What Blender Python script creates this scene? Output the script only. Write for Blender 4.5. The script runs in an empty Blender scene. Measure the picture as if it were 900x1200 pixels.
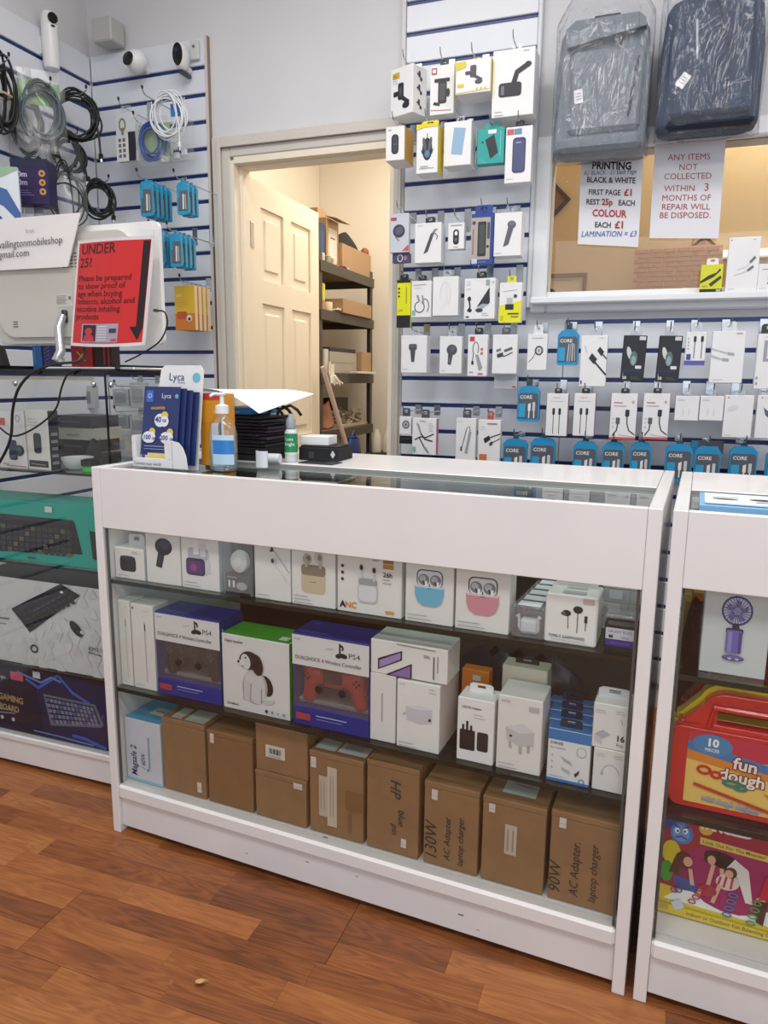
import bpy, bmesh, math, random
from math import sin, cos, pi, radians
from mathutils import Vector, Matrix
random.seed(7)
S = bpy.context.scene
COL = S.collection

# ------------------------------------------------------------------ camera
CAM = Vector((1.2558, -1.39314, 1.18434)); YAW, PIT, ROL, FOC = -0.34643, -0.18112, 0.01041, 849.07
def cam_axes():
    f0 = Vector((sin(YAW), cos(YAW), 0)); r0 = Vector((cos(YAW), -sin(YAW), 0)); u0 = Vector((0, 0, 1))
    f = f0*cos(PIT)+u0*sin(PIT); u = u0*cos(PIT)-f0*sin(PIT)
    r = r0*cos(ROL)+u*sin(ROL); u = u*cos(ROL)-r0*sin(ROL)
    return r, u, f
AR, AU, AF = cam_axes()
cd = bpy.data.cameras.new('camera'); cam = bpy.data.objects.new('camera', cd); COL.objects.link(cam)
cam.matrix_world = Matrix(((AR.x, AU.x, -AF.x, CAM.x), (AR.y, AU.y, -AF.y, CAM.y), (AR.z, AU.z, -AF.z, CAM.z), (0, 0, 0, 1)))
cd.sensor_fit = 'HORIZONTAL'; cd.sensor_width = 36; cd.lens = FOC/900*36; cd.clip_start = .05
S.camera = cam

# ------------------------------------------------------------------ world, lamps, exposure
w = bpy.data.worlds.new('daylight'); S.world = w; w.use_nodes = True
w.node_tree.nodes['Background'].inputs[0].default_value = (.80, .88, 1, 1)
w.node_tree.nodes['Background'].inputs[1].default_value = 0.55
S.view_settings.view_transform = 'Standard'; S.view_settings.look = 'None'; S.view_settings.gamma = 1
S.view_settings.use_curve_mapping = False
S.view_settings.exposure = -0.30
def area(name, loc, rot, sx, sy, power, col):
    l = bpy.data.lights.new(name, 'AREA'); l.shape = 'RECTANGLE'; l.size = sx; l.size_y = sy; l.energy = power; l.color = col
    o = bpy.data.objects.new(name, l); o.location = loc; o.rotation_euler = rot; COL.objects.link(o); return o
area('ceiling_lamp_light', (.3, .1, 2.93), (0, 0, 0), 1.2, .4, 23, (1, .985, .96))
area('ceiling_lamp_light', (1.9, -.1, 2.93), (0, 0, 0), 1.2, .4, 20, (1, .985, .97))
area('ceiling_lamp_light', (.5, -1.5, 2.93), (0, 0, 0), 1.2, .6, 30, (1, .98, .95))
area('ceiling_lamp_light', (2.1, -1.6, 2.93), (0, 0, 0), 1.2, .6, 26, (1, .985, .97))
area('shopfront_daylight', (1.6, -3.4, 1.6), (radians(90), 0, 0), 2.6, 1.8, 30, (.86, .93, 1))
area('back_room_lamp_light', (.15, 2.3, 2.75), (0, 0, 0), .5, .5, 27, (1, .93, .82))
area('side_room_lamp_light', (1.7, 2.1, 2.75), (0, 0, 0), .5, .5, 19, (1, .90, .76))

# ------------------------------------------------------------------ where a sight line meets a real plane
def ray(px, py): return AR*((px-450)/FOC) - AU*((py-600)/FOC) + AF
def onY(px, py, Y): d = ray(px, py); return CAM + d*((Y-CAM.y)/d.y)
def onX(px, py, X): d = ray(px, py); return CAM + d*((X-CAM.x)/d.x)
def onZ(px, py, Z): d = ray(px, py); return CAM + d*((Z-CAM.z)/d.z)
TH = -0.0598                                # the two counters stand slightly skewed to the wall
RC = Matrix.Rotation(TH, 3, 'Z'); RCi = RC.inverted()
def cY(px, py, y=0.0):
    d = RCi@ray(px, py); o = RCi@CAM; return o + d*((y-o.y)/d.y)
def cW(x, y, z): return RC@Vector((x, y, z))

# ------------------------------------------------------------------ materials
def lin(h):
    if not isinstance(h, str): return tuple(h)
    h = h.lstrip('#'); o = []
    for i in (0, 2, 4):
        c = int(h[i:i+2], 16)/255
        o.append(c/12.92 if c <= .04045 else ((c+.055)/1.055)**2.4)
    return tuple(o)
MC = {}
def mat(h, rough=.5, metal=0.0, noise=0.0, scale=20, bump=0.0, coat=0.0):
    k = (h, rough, metal, noise, scale, bump, coat)
    if k in MC: return MC[k]
    m = bpy.data.materials.new('paint_'+str(len(MC))); m.use_nodes = True; MC[k] = m
    t = m.node_tree; n = t.nodes; p = n['Principled BSDF']; c = lin(h)
    p.inputs['Base Color'].default_value = (*c, 1); p.inputs['Roughness'].default_value = rough
    p.inputs['Metallic'].default_value = metal
    if coat: p.inputs['Coat Weight'].default_value = coat
    if noise or bump:
        tc = n.new('ShaderNodeTexCoord'); nz = n.new('ShaderNodeTexNoise'); nz.inputs['Scale'].default_value = scale
        nz.inputs['Detail'].default_value = 5
        t.links.new(tc.outputs['Object'], nz.inputs['Vector'])
        if noise:
            r = n.new('ShaderNodeValToRGB'); e = r.color_ramp.elements
            e[0].position = .3; e[1].position = .7
            e[0].color = (*[x*(1-noise) for x in c], 1); e[1].color = (*[min(1, x*(1+noise*.5)) for x in c], 1)
            t.links.new(nz.outputs['Fac'], r.inputs[0]); t.links.new(r.outputs[0], p.inputs['Base Color'])
        if bump:
            b = n.new('ShaderNodeBump'); b.inputs['Strength'].default_value = bump; b.inputs['Distance'].default_value = .004
            t.links.new(nz.outputs['Fac'], b.inputs['Height']); t.links.new(b.outputs[0], p.inputs['Normal'])
    return m
def clear(name, tint, base, wrinkle=0.0, rough=.02, body=0.0, scale=9):
    """see-through sheet: transparent with mirror-like gloss by angle, optional wrinkles and milky body"""
    m = bpy.data.materials.new(name); m.use_nodes = True; t = m.node_tree; n = t.nodes; n.clear()
    out = n.new('ShaderNodeOutputMaterial'); tr = n.new('ShaderNodeBsdfTransparent'); tr.inputs[0].default_value = (*tint, 1)
    gl = n.new('ShaderNodeBsdfGlossy'); gl.inputs['Roughness'].default_value = rough
    lw = n.new('ShaderNodeLayerWeight'); lw.inputs[0].default_value = .5        # facing: 1-cos on both sides of the sheet
    pw = n.new('ShaderNodeMath'); pw.operation = 'POWER'; pw.inputs[1].default_value = 5
    mul = n.new('ShaderNodeMath'); mul.operation = 'MULTIPLY_ADD'; mul.inputs[1].default_value = .95; mul.inputs[2].default_value = base+.035; mul.use_clamp = True
    mx = n.new('ShaderNodeMixShader'); t.links.new(lw.outputs['Facing'], pw.inputs[0]); t.links.new(pw.outputs[0], mul.inputs[0]); t.links.new(mul.outputs[0], mx.inputs[0])
    src = tr
    if body:
        df = n.new('ShaderNodeBsdfDiffuse'); df.inputs[0].default_value = (.85, .87, .9, 1)
        m2 = n.new('ShaderNodeMixShader'); m2.inputs[0].default_value = body
        t.links.new(tr.outputs[0], m2.inputs[1]); t.links.new(df.outputs[0], m2.inputs[2]); src = m2
    t.links.new(src.outputs[0], mx.inputs[1]); t.links.new(gl.outputs[0], mx.inputs[2]); t.links.new(mx.outputs[0], out.inputs[0])
    if wrinkle:
        tc = n.new('ShaderNodeTexCoord'); mp = n.new('ShaderNodeMapping'); mp.inputs['Scale'].default_value = (1, 1, .35)
        nz = n.new('ShaderNodeTexNoise'); nz.inputs['Scale'].default_value = scale; nz.inputs['Detail'].default_value = 3; nz.inputs['Distortion'].default_value = 1.5
        b = n.new('ShaderNodeBump'); b.inputs['Strength'].default_value = wrinkle; b.inputs['Distance'].default_value = .03
        t.links.new(tc.outputs['Object'], mp.inputs[0]); t.links.new(mp.outputs[0], nz.inputs['Vector'])
        t.links.new(nz.outputs['Fac'], b.inputs['Height']); t.links.new(b.outputs[0], gl.inputs['Normal']); t.links.new(b.outputs[0], lw.inputs['Normal'])
    return m
GLASS = clear('clear_glass', (.975, .985, .98), .0)
GLASSTOP = clear('counter_top_glass', (.86, .92, .90), .06)
GLASSG = clear('green_shelf_glass', (.80, .87, .84), .03)
FILM = clear('crinkled_plastic_film', (.95, .96, .98), .01, 1.0, .12, .05, 14)
CLEARP = clear('clear_plastic', (.90, .92, .93), .03, .3, .08, .14, 30)
SLEEVE = clear('plastic_sleeve', (.97, .97, .97), .0, .5, .22, .05, 6)
GEL = clear('blue_tinted_gel', (.80, .90, .96), .02, 0, .03, .12)
WINDOWP = clear('thin_clear_window', (.96, .965, .97), .01, .2, .06, .03, 25)
EDGE = mat('10201c', .15)                      # dark green edge of glass
WHITE = mat('e9e7e6', .32, 0, .03, 6, 0, .2)    # white melamine board
WALLW = mat('d6d6d8', .85, 0, .04, 3, .12)
CREAM = mat('efe4cf', .6, 0, .03, 3, .05)
CHROME = mat('b9bcc0', .22, 1)
BLACK = mat('0d0e11', .35)
BLACKM = mat('15161a', .7)
CARD = ('a07a50')

# ------------------------------------------------------------------ mesh helper
class MB:
    def __init__(s): s.v = []; s.f = []; s.mi = []; s.m = []
    def slot(s, m):
        if m not in s.m: s.m.append(m)
        return s.m.index(m)
    def add(s, vs, fs, m):
        k = len(s.v); i = s.slot(m); s.v += [tuple(v) for v in vs]
        for f in fs: s.f.append([k+a for a in f]); s.mi.append(i)
        return s
    def box(s, a, b, m, M=None, bev=0.0, taper=None):
        x0, y0, z0 = a; x1, y1, z1 = b
        if bev > 0:
            c = min(bev, (x1-x0)*.4, (y1-y0)*.4, (z1-z0)*.4)
            # chamfered box from three nested rectangles
            vs = []; 
            for z, i in ((z0, c), (z0+c, 0), (z1-c, 0), (z1, c)):
                X0, X1, Y0, Y1 = x0+i, x1-i, y0+i, y1-i
                if i == 0: vs += [(X0+c, Y0, z), (X1-c, Y0, z), (X1, Y0+c, z), (X1, Y1-c, z), (X1-c, Y1, z), (X0+c, Y1, z), (X0, Y1-c, z), (X0, Y0+c, z)]
                else: vs += [(X0, Y0, z), (X1, Y0, z), (X1, Y0, z), (X1, Y1, z), (X1, Y1, z), (X0, Y1, z), (X0, Y1, z), (X0, Y0, z)]
            # dedupe the corner pairs of the end rings
            idx = list(range(32))
            for r in (0, 24):
                for a_, b_ in ((1, 2), (3, 4), (5, 6), (7, 0)): idx[r+max(a_, b_)] = idx[r+min(a_, b_)]
            fs = [[idx[6], idx[4], idx[2], idx[0]][::1], [idx[24+0], idx[24+2], idx[24+4], idx[24+6]]]
            for r in (0, 8, 16):
                for k in range(8):
                    q = [idx[r+k], idx[r+(k+1) % 8], idx[r+8+(k+1) % 8], idx[r+8+k]]
                    u = []
                    for t in q:
                        if t not in u: u.append(t)
                    if len(u) > 2: fs.append(u)
            used = sorted({t for f in fs for t in f}); mp = {t: i for i, t in enumerate(used)}
            vs = [vs[t] for t in used]; fs = [[mp[t] for t in f] for f in fs]
        else:
            vs = [(x0, y0, z0), (x1, y0, z0), (x1, y1, z0), (x0, y1, z0), (x0, y0, z1), (x1, y0, z1), (x1, y1, z1), (x0, y1, z1)]
            fs = [(0, 3, 2, 1), (4, 5, 6, 7), (0, 1, 5, 4), (1, 2, 6, 5), (2, 3, 7, 6), (3, 0, 4, 7)]
        if taper:   # (sx, sy) scale of the top about the centre
            cx, cy = (x0+x1)/2, (y0+y1)/2
            vs = [(cx+(x-cx)*(1+(taper[0]-1)*(z-z0)/(z1-z0)), cy+(y-cy)*(1+(taper[1]-1)*(z-z0)/(z1-z0)), z) for x, y, z in vs]
        if M: vs = [M@Vector(v) for v in vs]
        return s.add(vs, fs, m)
    def prism(s, pts, y0, y1, m, M=None):      # outline in xz, extruded along y
        n = len(pts)
        vs = [(p[0], y0, p[1]) for p in pts]+[(p[0], y1, p[1]) for p in pts]
        fs = [list(range(n)), list(range(2*n-1, n-1, -1))]+[[(i+1) % n, i, n+i, n+(i+1) % n] for i in range(n)]
        if M: vs = [M@Vector(v) for v in vs]
        return s.add(vs, fs, m)
    def lathe(s, prof, m, M=None, seg=20):     # (radius, z)
        vs = []; fs = []
        for r, z in prof:
            for k in range(seg): a = 2*pi*k/seg; vs.append((r*cos(a), r*sin(a), z))
        for j in range(len(prof)-1):
            for k in range(seg): fs.append([j*seg+k, j*seg+(k+1) % seg, (j+1)*seg+(k+1) % seg, (j+1)*seg+k])
        fs.append(list(range(seg))[::-1]); fs.append([(len(prof)-1)*seg+k for k in range(seg)])
        if M: vs = [M@Vector(v) for v in vs]
        return s.add(vs, fs, m)
    def tube(s, pts, r, m, seg=6, M=None, closed=False):
        pts = [Vector(p) for p in pts]; n = len(pts); vs = []; fs = []
        up = Vector((0.13, 0.21, .97))
        for i, p in enumerate(pts):
            a = pts[(i-1) % n] if (i > 0 or closed) else p
            b = pts[(i+1) % n] if (i < n-1 or closed) else p
            t = (b-a).normalized() if (b-a).length > 1e-9 else Vector((0, 0, 1))
            if i == 0: x = t.orthogonal().normalized()
            else: x = (x-t*x.dot(t)); x = x.normalized() if x.length > 1e-6 else t.orthogonal().normalized()
            y = t.cross(x); rr = r[i] if isinstance(r, (list, tuple)) else r
            for k in range(seg): an = 2*pi*k/seg; vs.append(p+x*(rr*cos(an))+y*(rr*sin(an)))
        for i in range(n if closed else n-1):
            j = (i+1) % n
            for k in range(seg): fs.append([i*seg+k, i*seg+(k+1) % seg, j*seg+(k+1) % seg, j*seg+k])
        if not closed: fs.append(list(range(seg))[::-1]); fs.append([(n-1)*seg+k for k in range(seg)])
        if M: vs = [M@Vector(v) for v in vs]
        return s.add(vs, fs, m)
    def sheet(s, fn, nu, nv, m, thick=0.0):
        vs = []; fs = []
        for j in range(nv+1):
            for i in range(nu+1): vs.append(fn(i/nu, j/nv))
        for j in range(nv):
            for i in range(nu): a = j*(nu+1)+i; fs.append([a, a+1, a+nu+2, a+nu+1])
        return s.add(vs, fs, m)
    def build(s, name, parent=None, smooth=False, loc=None, rot=None):
        me = bpy.data.meshes.new(name); me.from_pydata(s.v, [], s.f)
        for m in s.m: me.materials.append(m)
        me.polygons.foreach_set('material_index', s.mi)
        if smooth: me.polygons.foreach_set('use_smooth', [True]*len(s.f))
        me.update()
        if smooth: me.set_sharp_from_angle(angle=radians(smooth if smooth > 1 else 40))
        o = bpy.data.objects.new(name, me); COL.objects.link(o); o.parent = parent
        if loc: o.location = loc
        if rot: o.rotation_euler = rot
        return o
ALL_LABELS = {}
def tag(o, label=None, cat=None, group=None, kind=None):
    if label: o['label'] = label
    if cat: o['category'] = cat
    if group: o['group'] = group
    if kind: o['kind'] = kind
    if cat and label and not kind:
        if label in ALL_LABELS and not group: print('DUPLICATE LABEL', label)
        ALL_LABELS[label] = 1
        nw = len(label.split())
        if nw < 4 or nw > 16: print('LABEL LENGTH', nw, label)
    return o
def thing(name, label, cat, loc, rz=0, group=None, rx=0, ry=0):
    o = bpy.data.objects.new(name, None); o.empty_display_size = .02; COL.objects.link(o)
    o.location = loc; o.rotation_euler = (rx, ry, rz); return tag(o, label, cat, group)
def copy_tree(o, parent=None):
    c = o.copy(); COL.objects.link(c); c.parent = parent
    for ch in [x for x in KIDS.get(o.name, [])]: copy_tree(ch, c)
    return c
KIDS = {}

# ------------------------------------------------------------------ flat print: shapes and lettering on a face
def R(a, b, c, d, col): return ('p', [(a, b), (c, b), (c, d), (a, d)], col)
def P(pts, col): return ('p', pts, col)
def E(cu, cv, ru, rv, col, rot=0, n=18): return ('e', cu, cv, ru, rv, col, rot, n)
def O(cu, cv, r, col, n=18): return ('o', cu, cv, r, col, n)               # true circle, r in widths
def RG(cu, cv, ru, rv, w_, col, rot=0): return ('r', cu, cv, ru, rv, w_, col, rot)
def RR(a, b, c, d, r, col): return ('rr', a, b, c, d, r, col)
def L(pts, w_, col): return ('l', pts, w_, col)
def T(txt, u, v, size, col, rot=0, al='LEFT', bold=0.0, sx=1.0, sh=0.0): return ('t', txt, u, v, size, col, rot, al, bold, sx, sh)
TCACHE = {}
def text_mesh(txt, al, bold, sh):
    k = (txt, al, bold, sh)
    if k not in TCACHE:
        c = bpy.data.curves.new('txt', 'FONT'); c.body = txt; c.align_x = al; c.resolution_u = 2; c.offset = bold; c.shear = sh; c.fill_mode = 'FRONT'
        c.space_line = .95
        o = bpy.data.objects.new('txt', c); me = o.to_mesh()
        TCACHE[k] = ([v.co.copy() for v in me.vertices], [list(p.vertices) for p in me.polygons])
        o.to_mesh_clear(); bpy.data.objects.remove(o); bpy.data.curves.remove(c)
    return TCACHE[k]
def rrpts(a, b, c, d, r, W, H, n=4):
    rv = r*W/H; out = []
    for cx, cy, a0 in ((c-r, b+rv, -90), (c-r, d-rv, 0), (a+r, d-rv, 90), (a+r, b+rv, 180)):
        for i in range(n+1): t = radians(a0+90*i/n); out.append((cx+r*cos(t), cy+rv*sin(t)))
    return out
def paint(parent, Og, U, V, items, name='printed_picture', tname='lettering', rough=.45, lift=.0006):
    """Og corner, U and V full edge vectors of the face in the parent's frame"""
    Og, U, V = Vector(Og), Vector(U), Vector(V); W, H = U.length, V.length; N = U.cross(V).normalized(); step = min(.00012, .0035/max(1, len(items)))
    sm = MB(); tm = MB(); n = 0
    def pt(u, v, k): return Og+U*u+V*v+N*(lift+k*step)
    for it in items:
        n += 1; t = it[0]
        if t == 't':
            _, txt, u, v, size, col, rot, al, bold, sx, sh = it
            vs, fs = text_mesh(txt, al, bold, sh); s_ = size*H; c_, n_ = cos(radians(rot)), sin(radians(rot))
            o = []
            for q in vs:
                x, y = q.x*s_*sx, q.y*s_; x, y = x*c_-y*n_, x*n_+y*c_
                o.append(pt(u+x/W, v+y/H, n))
            tm.add(o, fs, mat(col, rough)); continue
        if t == 'p': sm.add([pt(a, b, n) for a, b in it[1]], [list(range(len(it[1])))], mat(it[2], rough))
        elif t == 'e':
            _, cu, cv, ru, rv, col, rot, m_ = it; o = []
            for k in range(m_):
                a = 2*pi*k/m_; x, y = ru*W*cos(a), rv*H*sin(a); c_, s_ = cos(radians(rot)), sin(radians(rot))
                o.append(pt(cu+(x*c_-y*s_)/W, cv+(x*s_+y*c_)/H, n))
            sm.add(o, [list(range(m_))], mat(col, rough))
        elif t == 'o':
            _, cu, cv, r, col, m_ = it
            sm.add([pt(cu+r*cos(2*pi*k/m_), cv+r*W/H*sin(2*pi*k/m_), n) for k in range(m_)], [list(range(m_))], mat(col, rough))
        elif t == 'r':
            _, cu, cv, ru, rv, w_, col, rot = it; o = []; m_ = 22
            c_, s_ = cos(radians(rot)), sin(radians(rot))
            for k in range(m_):
                a = 2*pi*k/m_
                for q in (1, 0):
                    x, y = (ru-w_*q)*W*cos(a), (rv*H-w_*q*W)*sin(a)
                    o.append(pt(cu+(x*c_-y*s_)/W, cv+(x*s_+y*c_)/H, n))
            sm.add(o, [[2*k+1, 2*((k+1) % m_)+1, 2*((k+1) % m_), 2*k][::-1] for k in range(m_)], mat(col, rough))
        elif t == 'rr':
            _, a, b, c, d, r, col = it; q = rrpts(a, b, c, d, r, W, H)
            sm.add([pt(x, y, n) for x, y in q], [list(range(len(q)))], mat(col, rough))
        elif t == 'l':
            _, pts, w_, col = it; q = [Vector((a*W, b*H, 0)) for a, b in pts]; hw = w_*W/2; o = []
            for i in range(len(q)):
                d = (q[min(i+1, len(q)-1)]-q[max(i-1, 0)])
                d = d.normalized() if d.length > 0 else Vector((1, 0, 0)); nn = Vector((-d.y, d.x, 0))*hw
                for z in (q[i]-nn, q[i]+nn): o.append(pt(z.x/W, z.y/H, n))
            sm.add(o, [[2*i, 2*i+2, 2*i+3, 2*i+1] for i in range(len(q)-1)], mat(col, rough))
    r = []
    if sm.v: r.append(sm.build(name, parent))
    if tm.v:
        r.append(tm.build(tname, parent)); r[-1]['kind'] = 'stuff'      # letters: too small to pick apart
    return r
def arc(cu, cv, ru, rv, a0, a1, n=10):
    return [(cu+ru*cos(radians(a0+(a1-a0)*i/n)), cv+rv*sin(radians(a0+(a1-a0)*i/n))) for i in range(n+1)]

# ------------------------------------------------------------------ a retail pack: body, print on its faces, hanging tab
def pack(name, label, cat, loc, w_, d, h, rz=0, col='e6e6e2', front=(), right=(), left=(), top=(), bottom=(), tab=None, ry=0, rx=0,
         side=None, group=None, taper=None, body='carton', rough=.4, m=None, topcol=None, bev=.0015):
    t = thing(name, label, cat, loc, rz, group, rx, ry)
    b = MB(); mm = m or mat(col, rough, 0, .03, 15)
    b.box((-w_/2, -d/2, 0), (w_/2, d/2, h), mm, bev=bev, taper=taper); bo = b.build(body, t)
    e = .0006
    if side:     # differently coloured sides: thin printed panels on right and left faces
        for x in (-1, 1):
            s = MB()
            xx = x*(w_/2+e); q = [(xx, -d/2+.001, .001), (xx, d/2-.001, .001), (xx, d/2-.001, h-.001), (xx, -d/2+.001, h-.001)]
            s.add(q, [[0, 1, 2, 3] if x > 0 else [3, 2, 1, 0]], mat(side, rough)); s.build('side_panel', t)
    if topcol:
        s = MB(); s.add([(-w_/2+.001, -d/2+.001, h+e), (w_/2-.001, -d/2+.001, h+e), (w_/2-.001, d/2-.001, h+e), (-w_/2+.001, d/2-.001, h+e)], [[0, 1, 2, 3]], mat(topcol, rough)); s.build('top_panel', t)
    if front:
        if taper: 
            paint(t, (-w_/2, -d/2, 0), (w_, 0, 0), (0, d/2*(1-taper[1]), h), front)
        else: paint(t, (-w_/2, -d/2, 0), (w_, 0, 0), (0, 0, h), front)
    if right: paint(t, (w_/2, -d/2, 0), (0, d, 0), (0, 0, h), right, 'side_picture', 'side_lettering', lift=.0009)
    if left: paint(t, (-w_/2, d/2, 0), (0, -d, 0), (0, 0, h), left, 'side_picture', 'side_lettering', lift=.0009)
    if top: paint(t, (-w_/2, -d/2, h), (w_, 0, 0), (0, d, 0), top, 'top_picture', 'top_lettering', lift=.0009)
    if tab:      # (width, height, colour or None for clear, y)
        tw, thh, tc = tab[:3]; ty = tab[3] if len(tab) > 3 else 0
        mm = CLEARP if tc is None else mat(tc, .4)
        k = MB(); x, s = tw/2, thh
        hole = [(-x*.35, s*.45), (x*.35, s*.45), (x*.35, s*.8), (-x*.35, s*.8)]
        for y in (ty-.0012, ty+.0012):
            o = [(-x, 0), (x, 0), (x, s*.8), (x*.75, s), (-x*.75, s), (-x, s*.8)]
            vs = [(p[0], y, h+p[1]) for p in o+hole]
            fs = [[0, 1, 7, 6], [1, 2, 8, 7], [2, 3, 8], [3, 4, 9, 8], [4, 5, 9], [5, 0, 6, 9]]
            k.add(vs, fs if y < ty else [f[::-1] for f in fs], mm)
        k.build('hang_tab', t)
    return t
# ================================================================== THE SETTING
YB = 1.30; XL = -1.043; GZ = 2.3896          # slatted wall planes, height of the topmost blue groove counted
def wood():
    m = bpy.data.materials.new('cherry_laminate'); m.use_nodes = True; t = m.node_tree; n = t.nodes; p = n['Principled BSDF']
    oi = n.new('ShaderNodeObjectInfo'); tc = n.new('ShaderNodeTexCoord')
    add = n.new('ShaderNodeVectorMath'); add.operation = 'ADD'
    cmb = n.new('ShaderNodeCombineXYZ'); mu = n.new('ShaderNodeMath'); mu.operation = 'MULTIPLY'; mu.inputs[1].default_value = 37
    t.links.new(oi.outputs['Random'], mu.inputs[0])
    for i in range(3): t.links.new(mu.outputs[0], cmb.inputs[i])
    t.links.new(tc.outputs['Object'], add.inputs[0]); t.links.new(cmb.outputs[0], add.inputs[1])
    mp = n.new('ShaderNodeMapping'); mp.inputs['Scale'].default_value = (1.6, 14, 1); t.links.new(add.outputs[0], mp.inputs[0])
    n1 = n.new('ShaderNodeTexNoise'); n1.inputs['Scale'].default_value = 1.7; n1.inputs['Detail'].default_value = 2; n1.inputs['Distortion'].default_value = .6; t.links.new(mp.outputs[0], n1.inputs['Vector'])
    # growth rings: bands of the smooth noise
    m1 = n.new('ShaderNodeMath'); m1.operation = 'MULTIPLY'; m1.inputs[1].default_value = 62
    sn = n.new('ShaderNodeMath'); sn.operation = 'SINE'; t.links.new(n1.outputs['Fac'], m1.inputs[0]); t.links.new(m1.outputs[0], sn.inputs[0])
    mp2 = n.new('ShaderNodeMapping'); mp2.inputs['Scale'].default_value = (9, 320, 1); t.links.new(add.outputs[0], mp2.inputs[0])
    n2 = n.new('ShaderNodeTexNoise'); n2.inputs['Scale'].default_value = 1; n2.inputs['Detail'].default_value = 3; t.links.new(mp2.outputs[0], n2.inputs['Vector'])
    mp3 = n.new('ShaderNodeMapping'); mp3.inputs['Scale'].default_value = (5, 16, 1); t.links.new(add.outputs[0], mp3.inputs[0])
    n3 = n.new('ShaderNodeTexNoise'); n3.inputs['Scale'].default_value = 1; n3.inputs['Detail'].default_value = 2; t.links.new(mp3.outputs[0], n3.inputs['Vector'])
    a = n.new('ShaderNodeMath'); a.operation = 'MULTIPLY_ADD'; a.inputs[1].default_value = .085; t.links.new(sn.outputs[0], a.inputs[0])
    b = n.new('ShaderNodeMath'); b.operation = 'MULTIPLY_ADD'; b.inputs[1].default_value = .38; b.inputs[2].default_value = -.16; t.links.new(n2.outputs['Fac'], b.inputs[0])
    c = n.new('ShaderNodeMath'); c.operation = 'MULTIPLY_ADD'; c.inputs[1].default_value = .50; t.links.new(oi.outputs['Random'], c.inputs[0]); t.links.new(b.outputs[0], c.inputs[2])
    d = n.new('ShaderNodeMath'); d.operation = 'MULTIPLY_ADD'; d.inputs[1].default_value = .42; t.links.new(n3.outputs['Fac'], d.inputs[0]); t.links.new(c.outputs[0], d.inputs[2])
    t.links.new(d.outputs[0], a.inputs[2])
    r = n.new('ShaderNodeValToRGB'); e = r.color_ramp.elements
    e[0].position = .12; e[0].color = (*lin('5f3823'), 1); e[1].position = .95; e[1].color = (*lin('bb804c'), 1)
    x = e.new(.4); x.color = (*lin('88502d'), 1); x = e.new(.65); x.color = (*lin('a06438'), 1)
    t.links.new(a.outputs[0], r.inputs[0]); t.links.new(r.outputs[0], p.inputs['Base Color'])
    p.inputs['Roughness'].default_value = .36; p.inputs['Specular IOR Level'].default_value = .45
    return m
WOOD = wood()
fl = MB().box((-2.2, -3.6, -.03), (3.6, 4.2, -.0025), mat('6b3b20', .6)).build('floor'); tag(fl, kind='structure')
BW = .194/3; y = -.2105-BW*10; row = 0; gaps = .0006
while y < .5:
    x0 = -2.0+random.uniform(0, .4)
    xs = [x0]
    while xs[-1] < 2.2: xs.append(xs[-1]+random.choice((.26, .34, .42, .5, .56)))
    brd = (round((y+.2105)/BW)//3)
    seam = .71 if brd == 0 else (.71-.62 if brd == -1 else .71+.35 if brd % 2 else .71-.9)
    xs = sorted([v for v in xs if abs(v-seam) > .1]+[seam])
    for a, b in zip(xs, xs[1:]):
        if b < -1.0 or a > 1.9: continue
        g = .0012 if abs(a-seam) < 1e-6 else gaps*.4
        ge = .0009 if (round((y+.2105)/BW) % 3 == 0) else .0002
        MB().box((g, ge, 0), (b-a, BW, .0026), WOOD, bev=.0003).build('plank', fl, loc=(a, y, -.0026))
    y += BW
fo = MB().box((-2.2, -3.6, -.0024), (3.6, y-BW*26, -.0004), WOOD).build('floor_border', fl) if False else None
# outlying floor, same boards but beyond the picked-apart ones
for nm, a, b in (('outer_planks', (-2.2, -3.6, -.0024), (3.6, -.2105-BW*10, 0)), ('outer_planks', (-2.2, .50, -.0024), (3.6, 4.2, 0)), ('outer_planks', (1.95, -.857, -.0024), (3.6, .5, -.0001)), ('outer_planks', (-2.2, -.857, -.0024), (-1.55, .5, -.0001))):
    o = MB().box(a, b, WOOD).build(nm, fl); o['kind'] = 'stuff'
tag(MB().box((-2.2, -3.6, 2.95), (3.6, 4.2, 3.05), mat('ececea', .9)).build('ceiling'), kind='structure')
DX0, DX1, DZ = -.372, .297, 2.035              # door opening
WX0, WX1, WZ0, WZ1 = .885, 2.45, 1.492, 1.945  # shop window to the side room
wb = MB()
for a, b in (((-1.15, 0), (DX0, 2.95)), ((DX0, DZ), (DX1, 2.95)), ((DX1, 0), (WX0, 2.95)), ((WX0, 0), (WX1, WZ0)), ((WX0, WZ1), (WX1, 2.95)), ((WX1, 0), (3.4, 2.95))):
    wb.box((a[0], YB+.016, a[1]), (b[0], YB+.10, b[1]), WALLW)
wb = wb.build('wall_back'); tag(wb, kind='structure')
wl = MB().box((XL-.12, -3.5, 0), (XL-.016, YB+.016, 2.95), WALLW).build('wall_left'); tag(wl, kind='structure')
tag(MB().box((3.3, -3.5, 0), (3.4, YB, 2.95), WALLW).build('wall_right'), kind='structure')
SL = mat('dfe3ea', .35, 0, .02, 4); BLUE = mat('16306f', .35)
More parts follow.
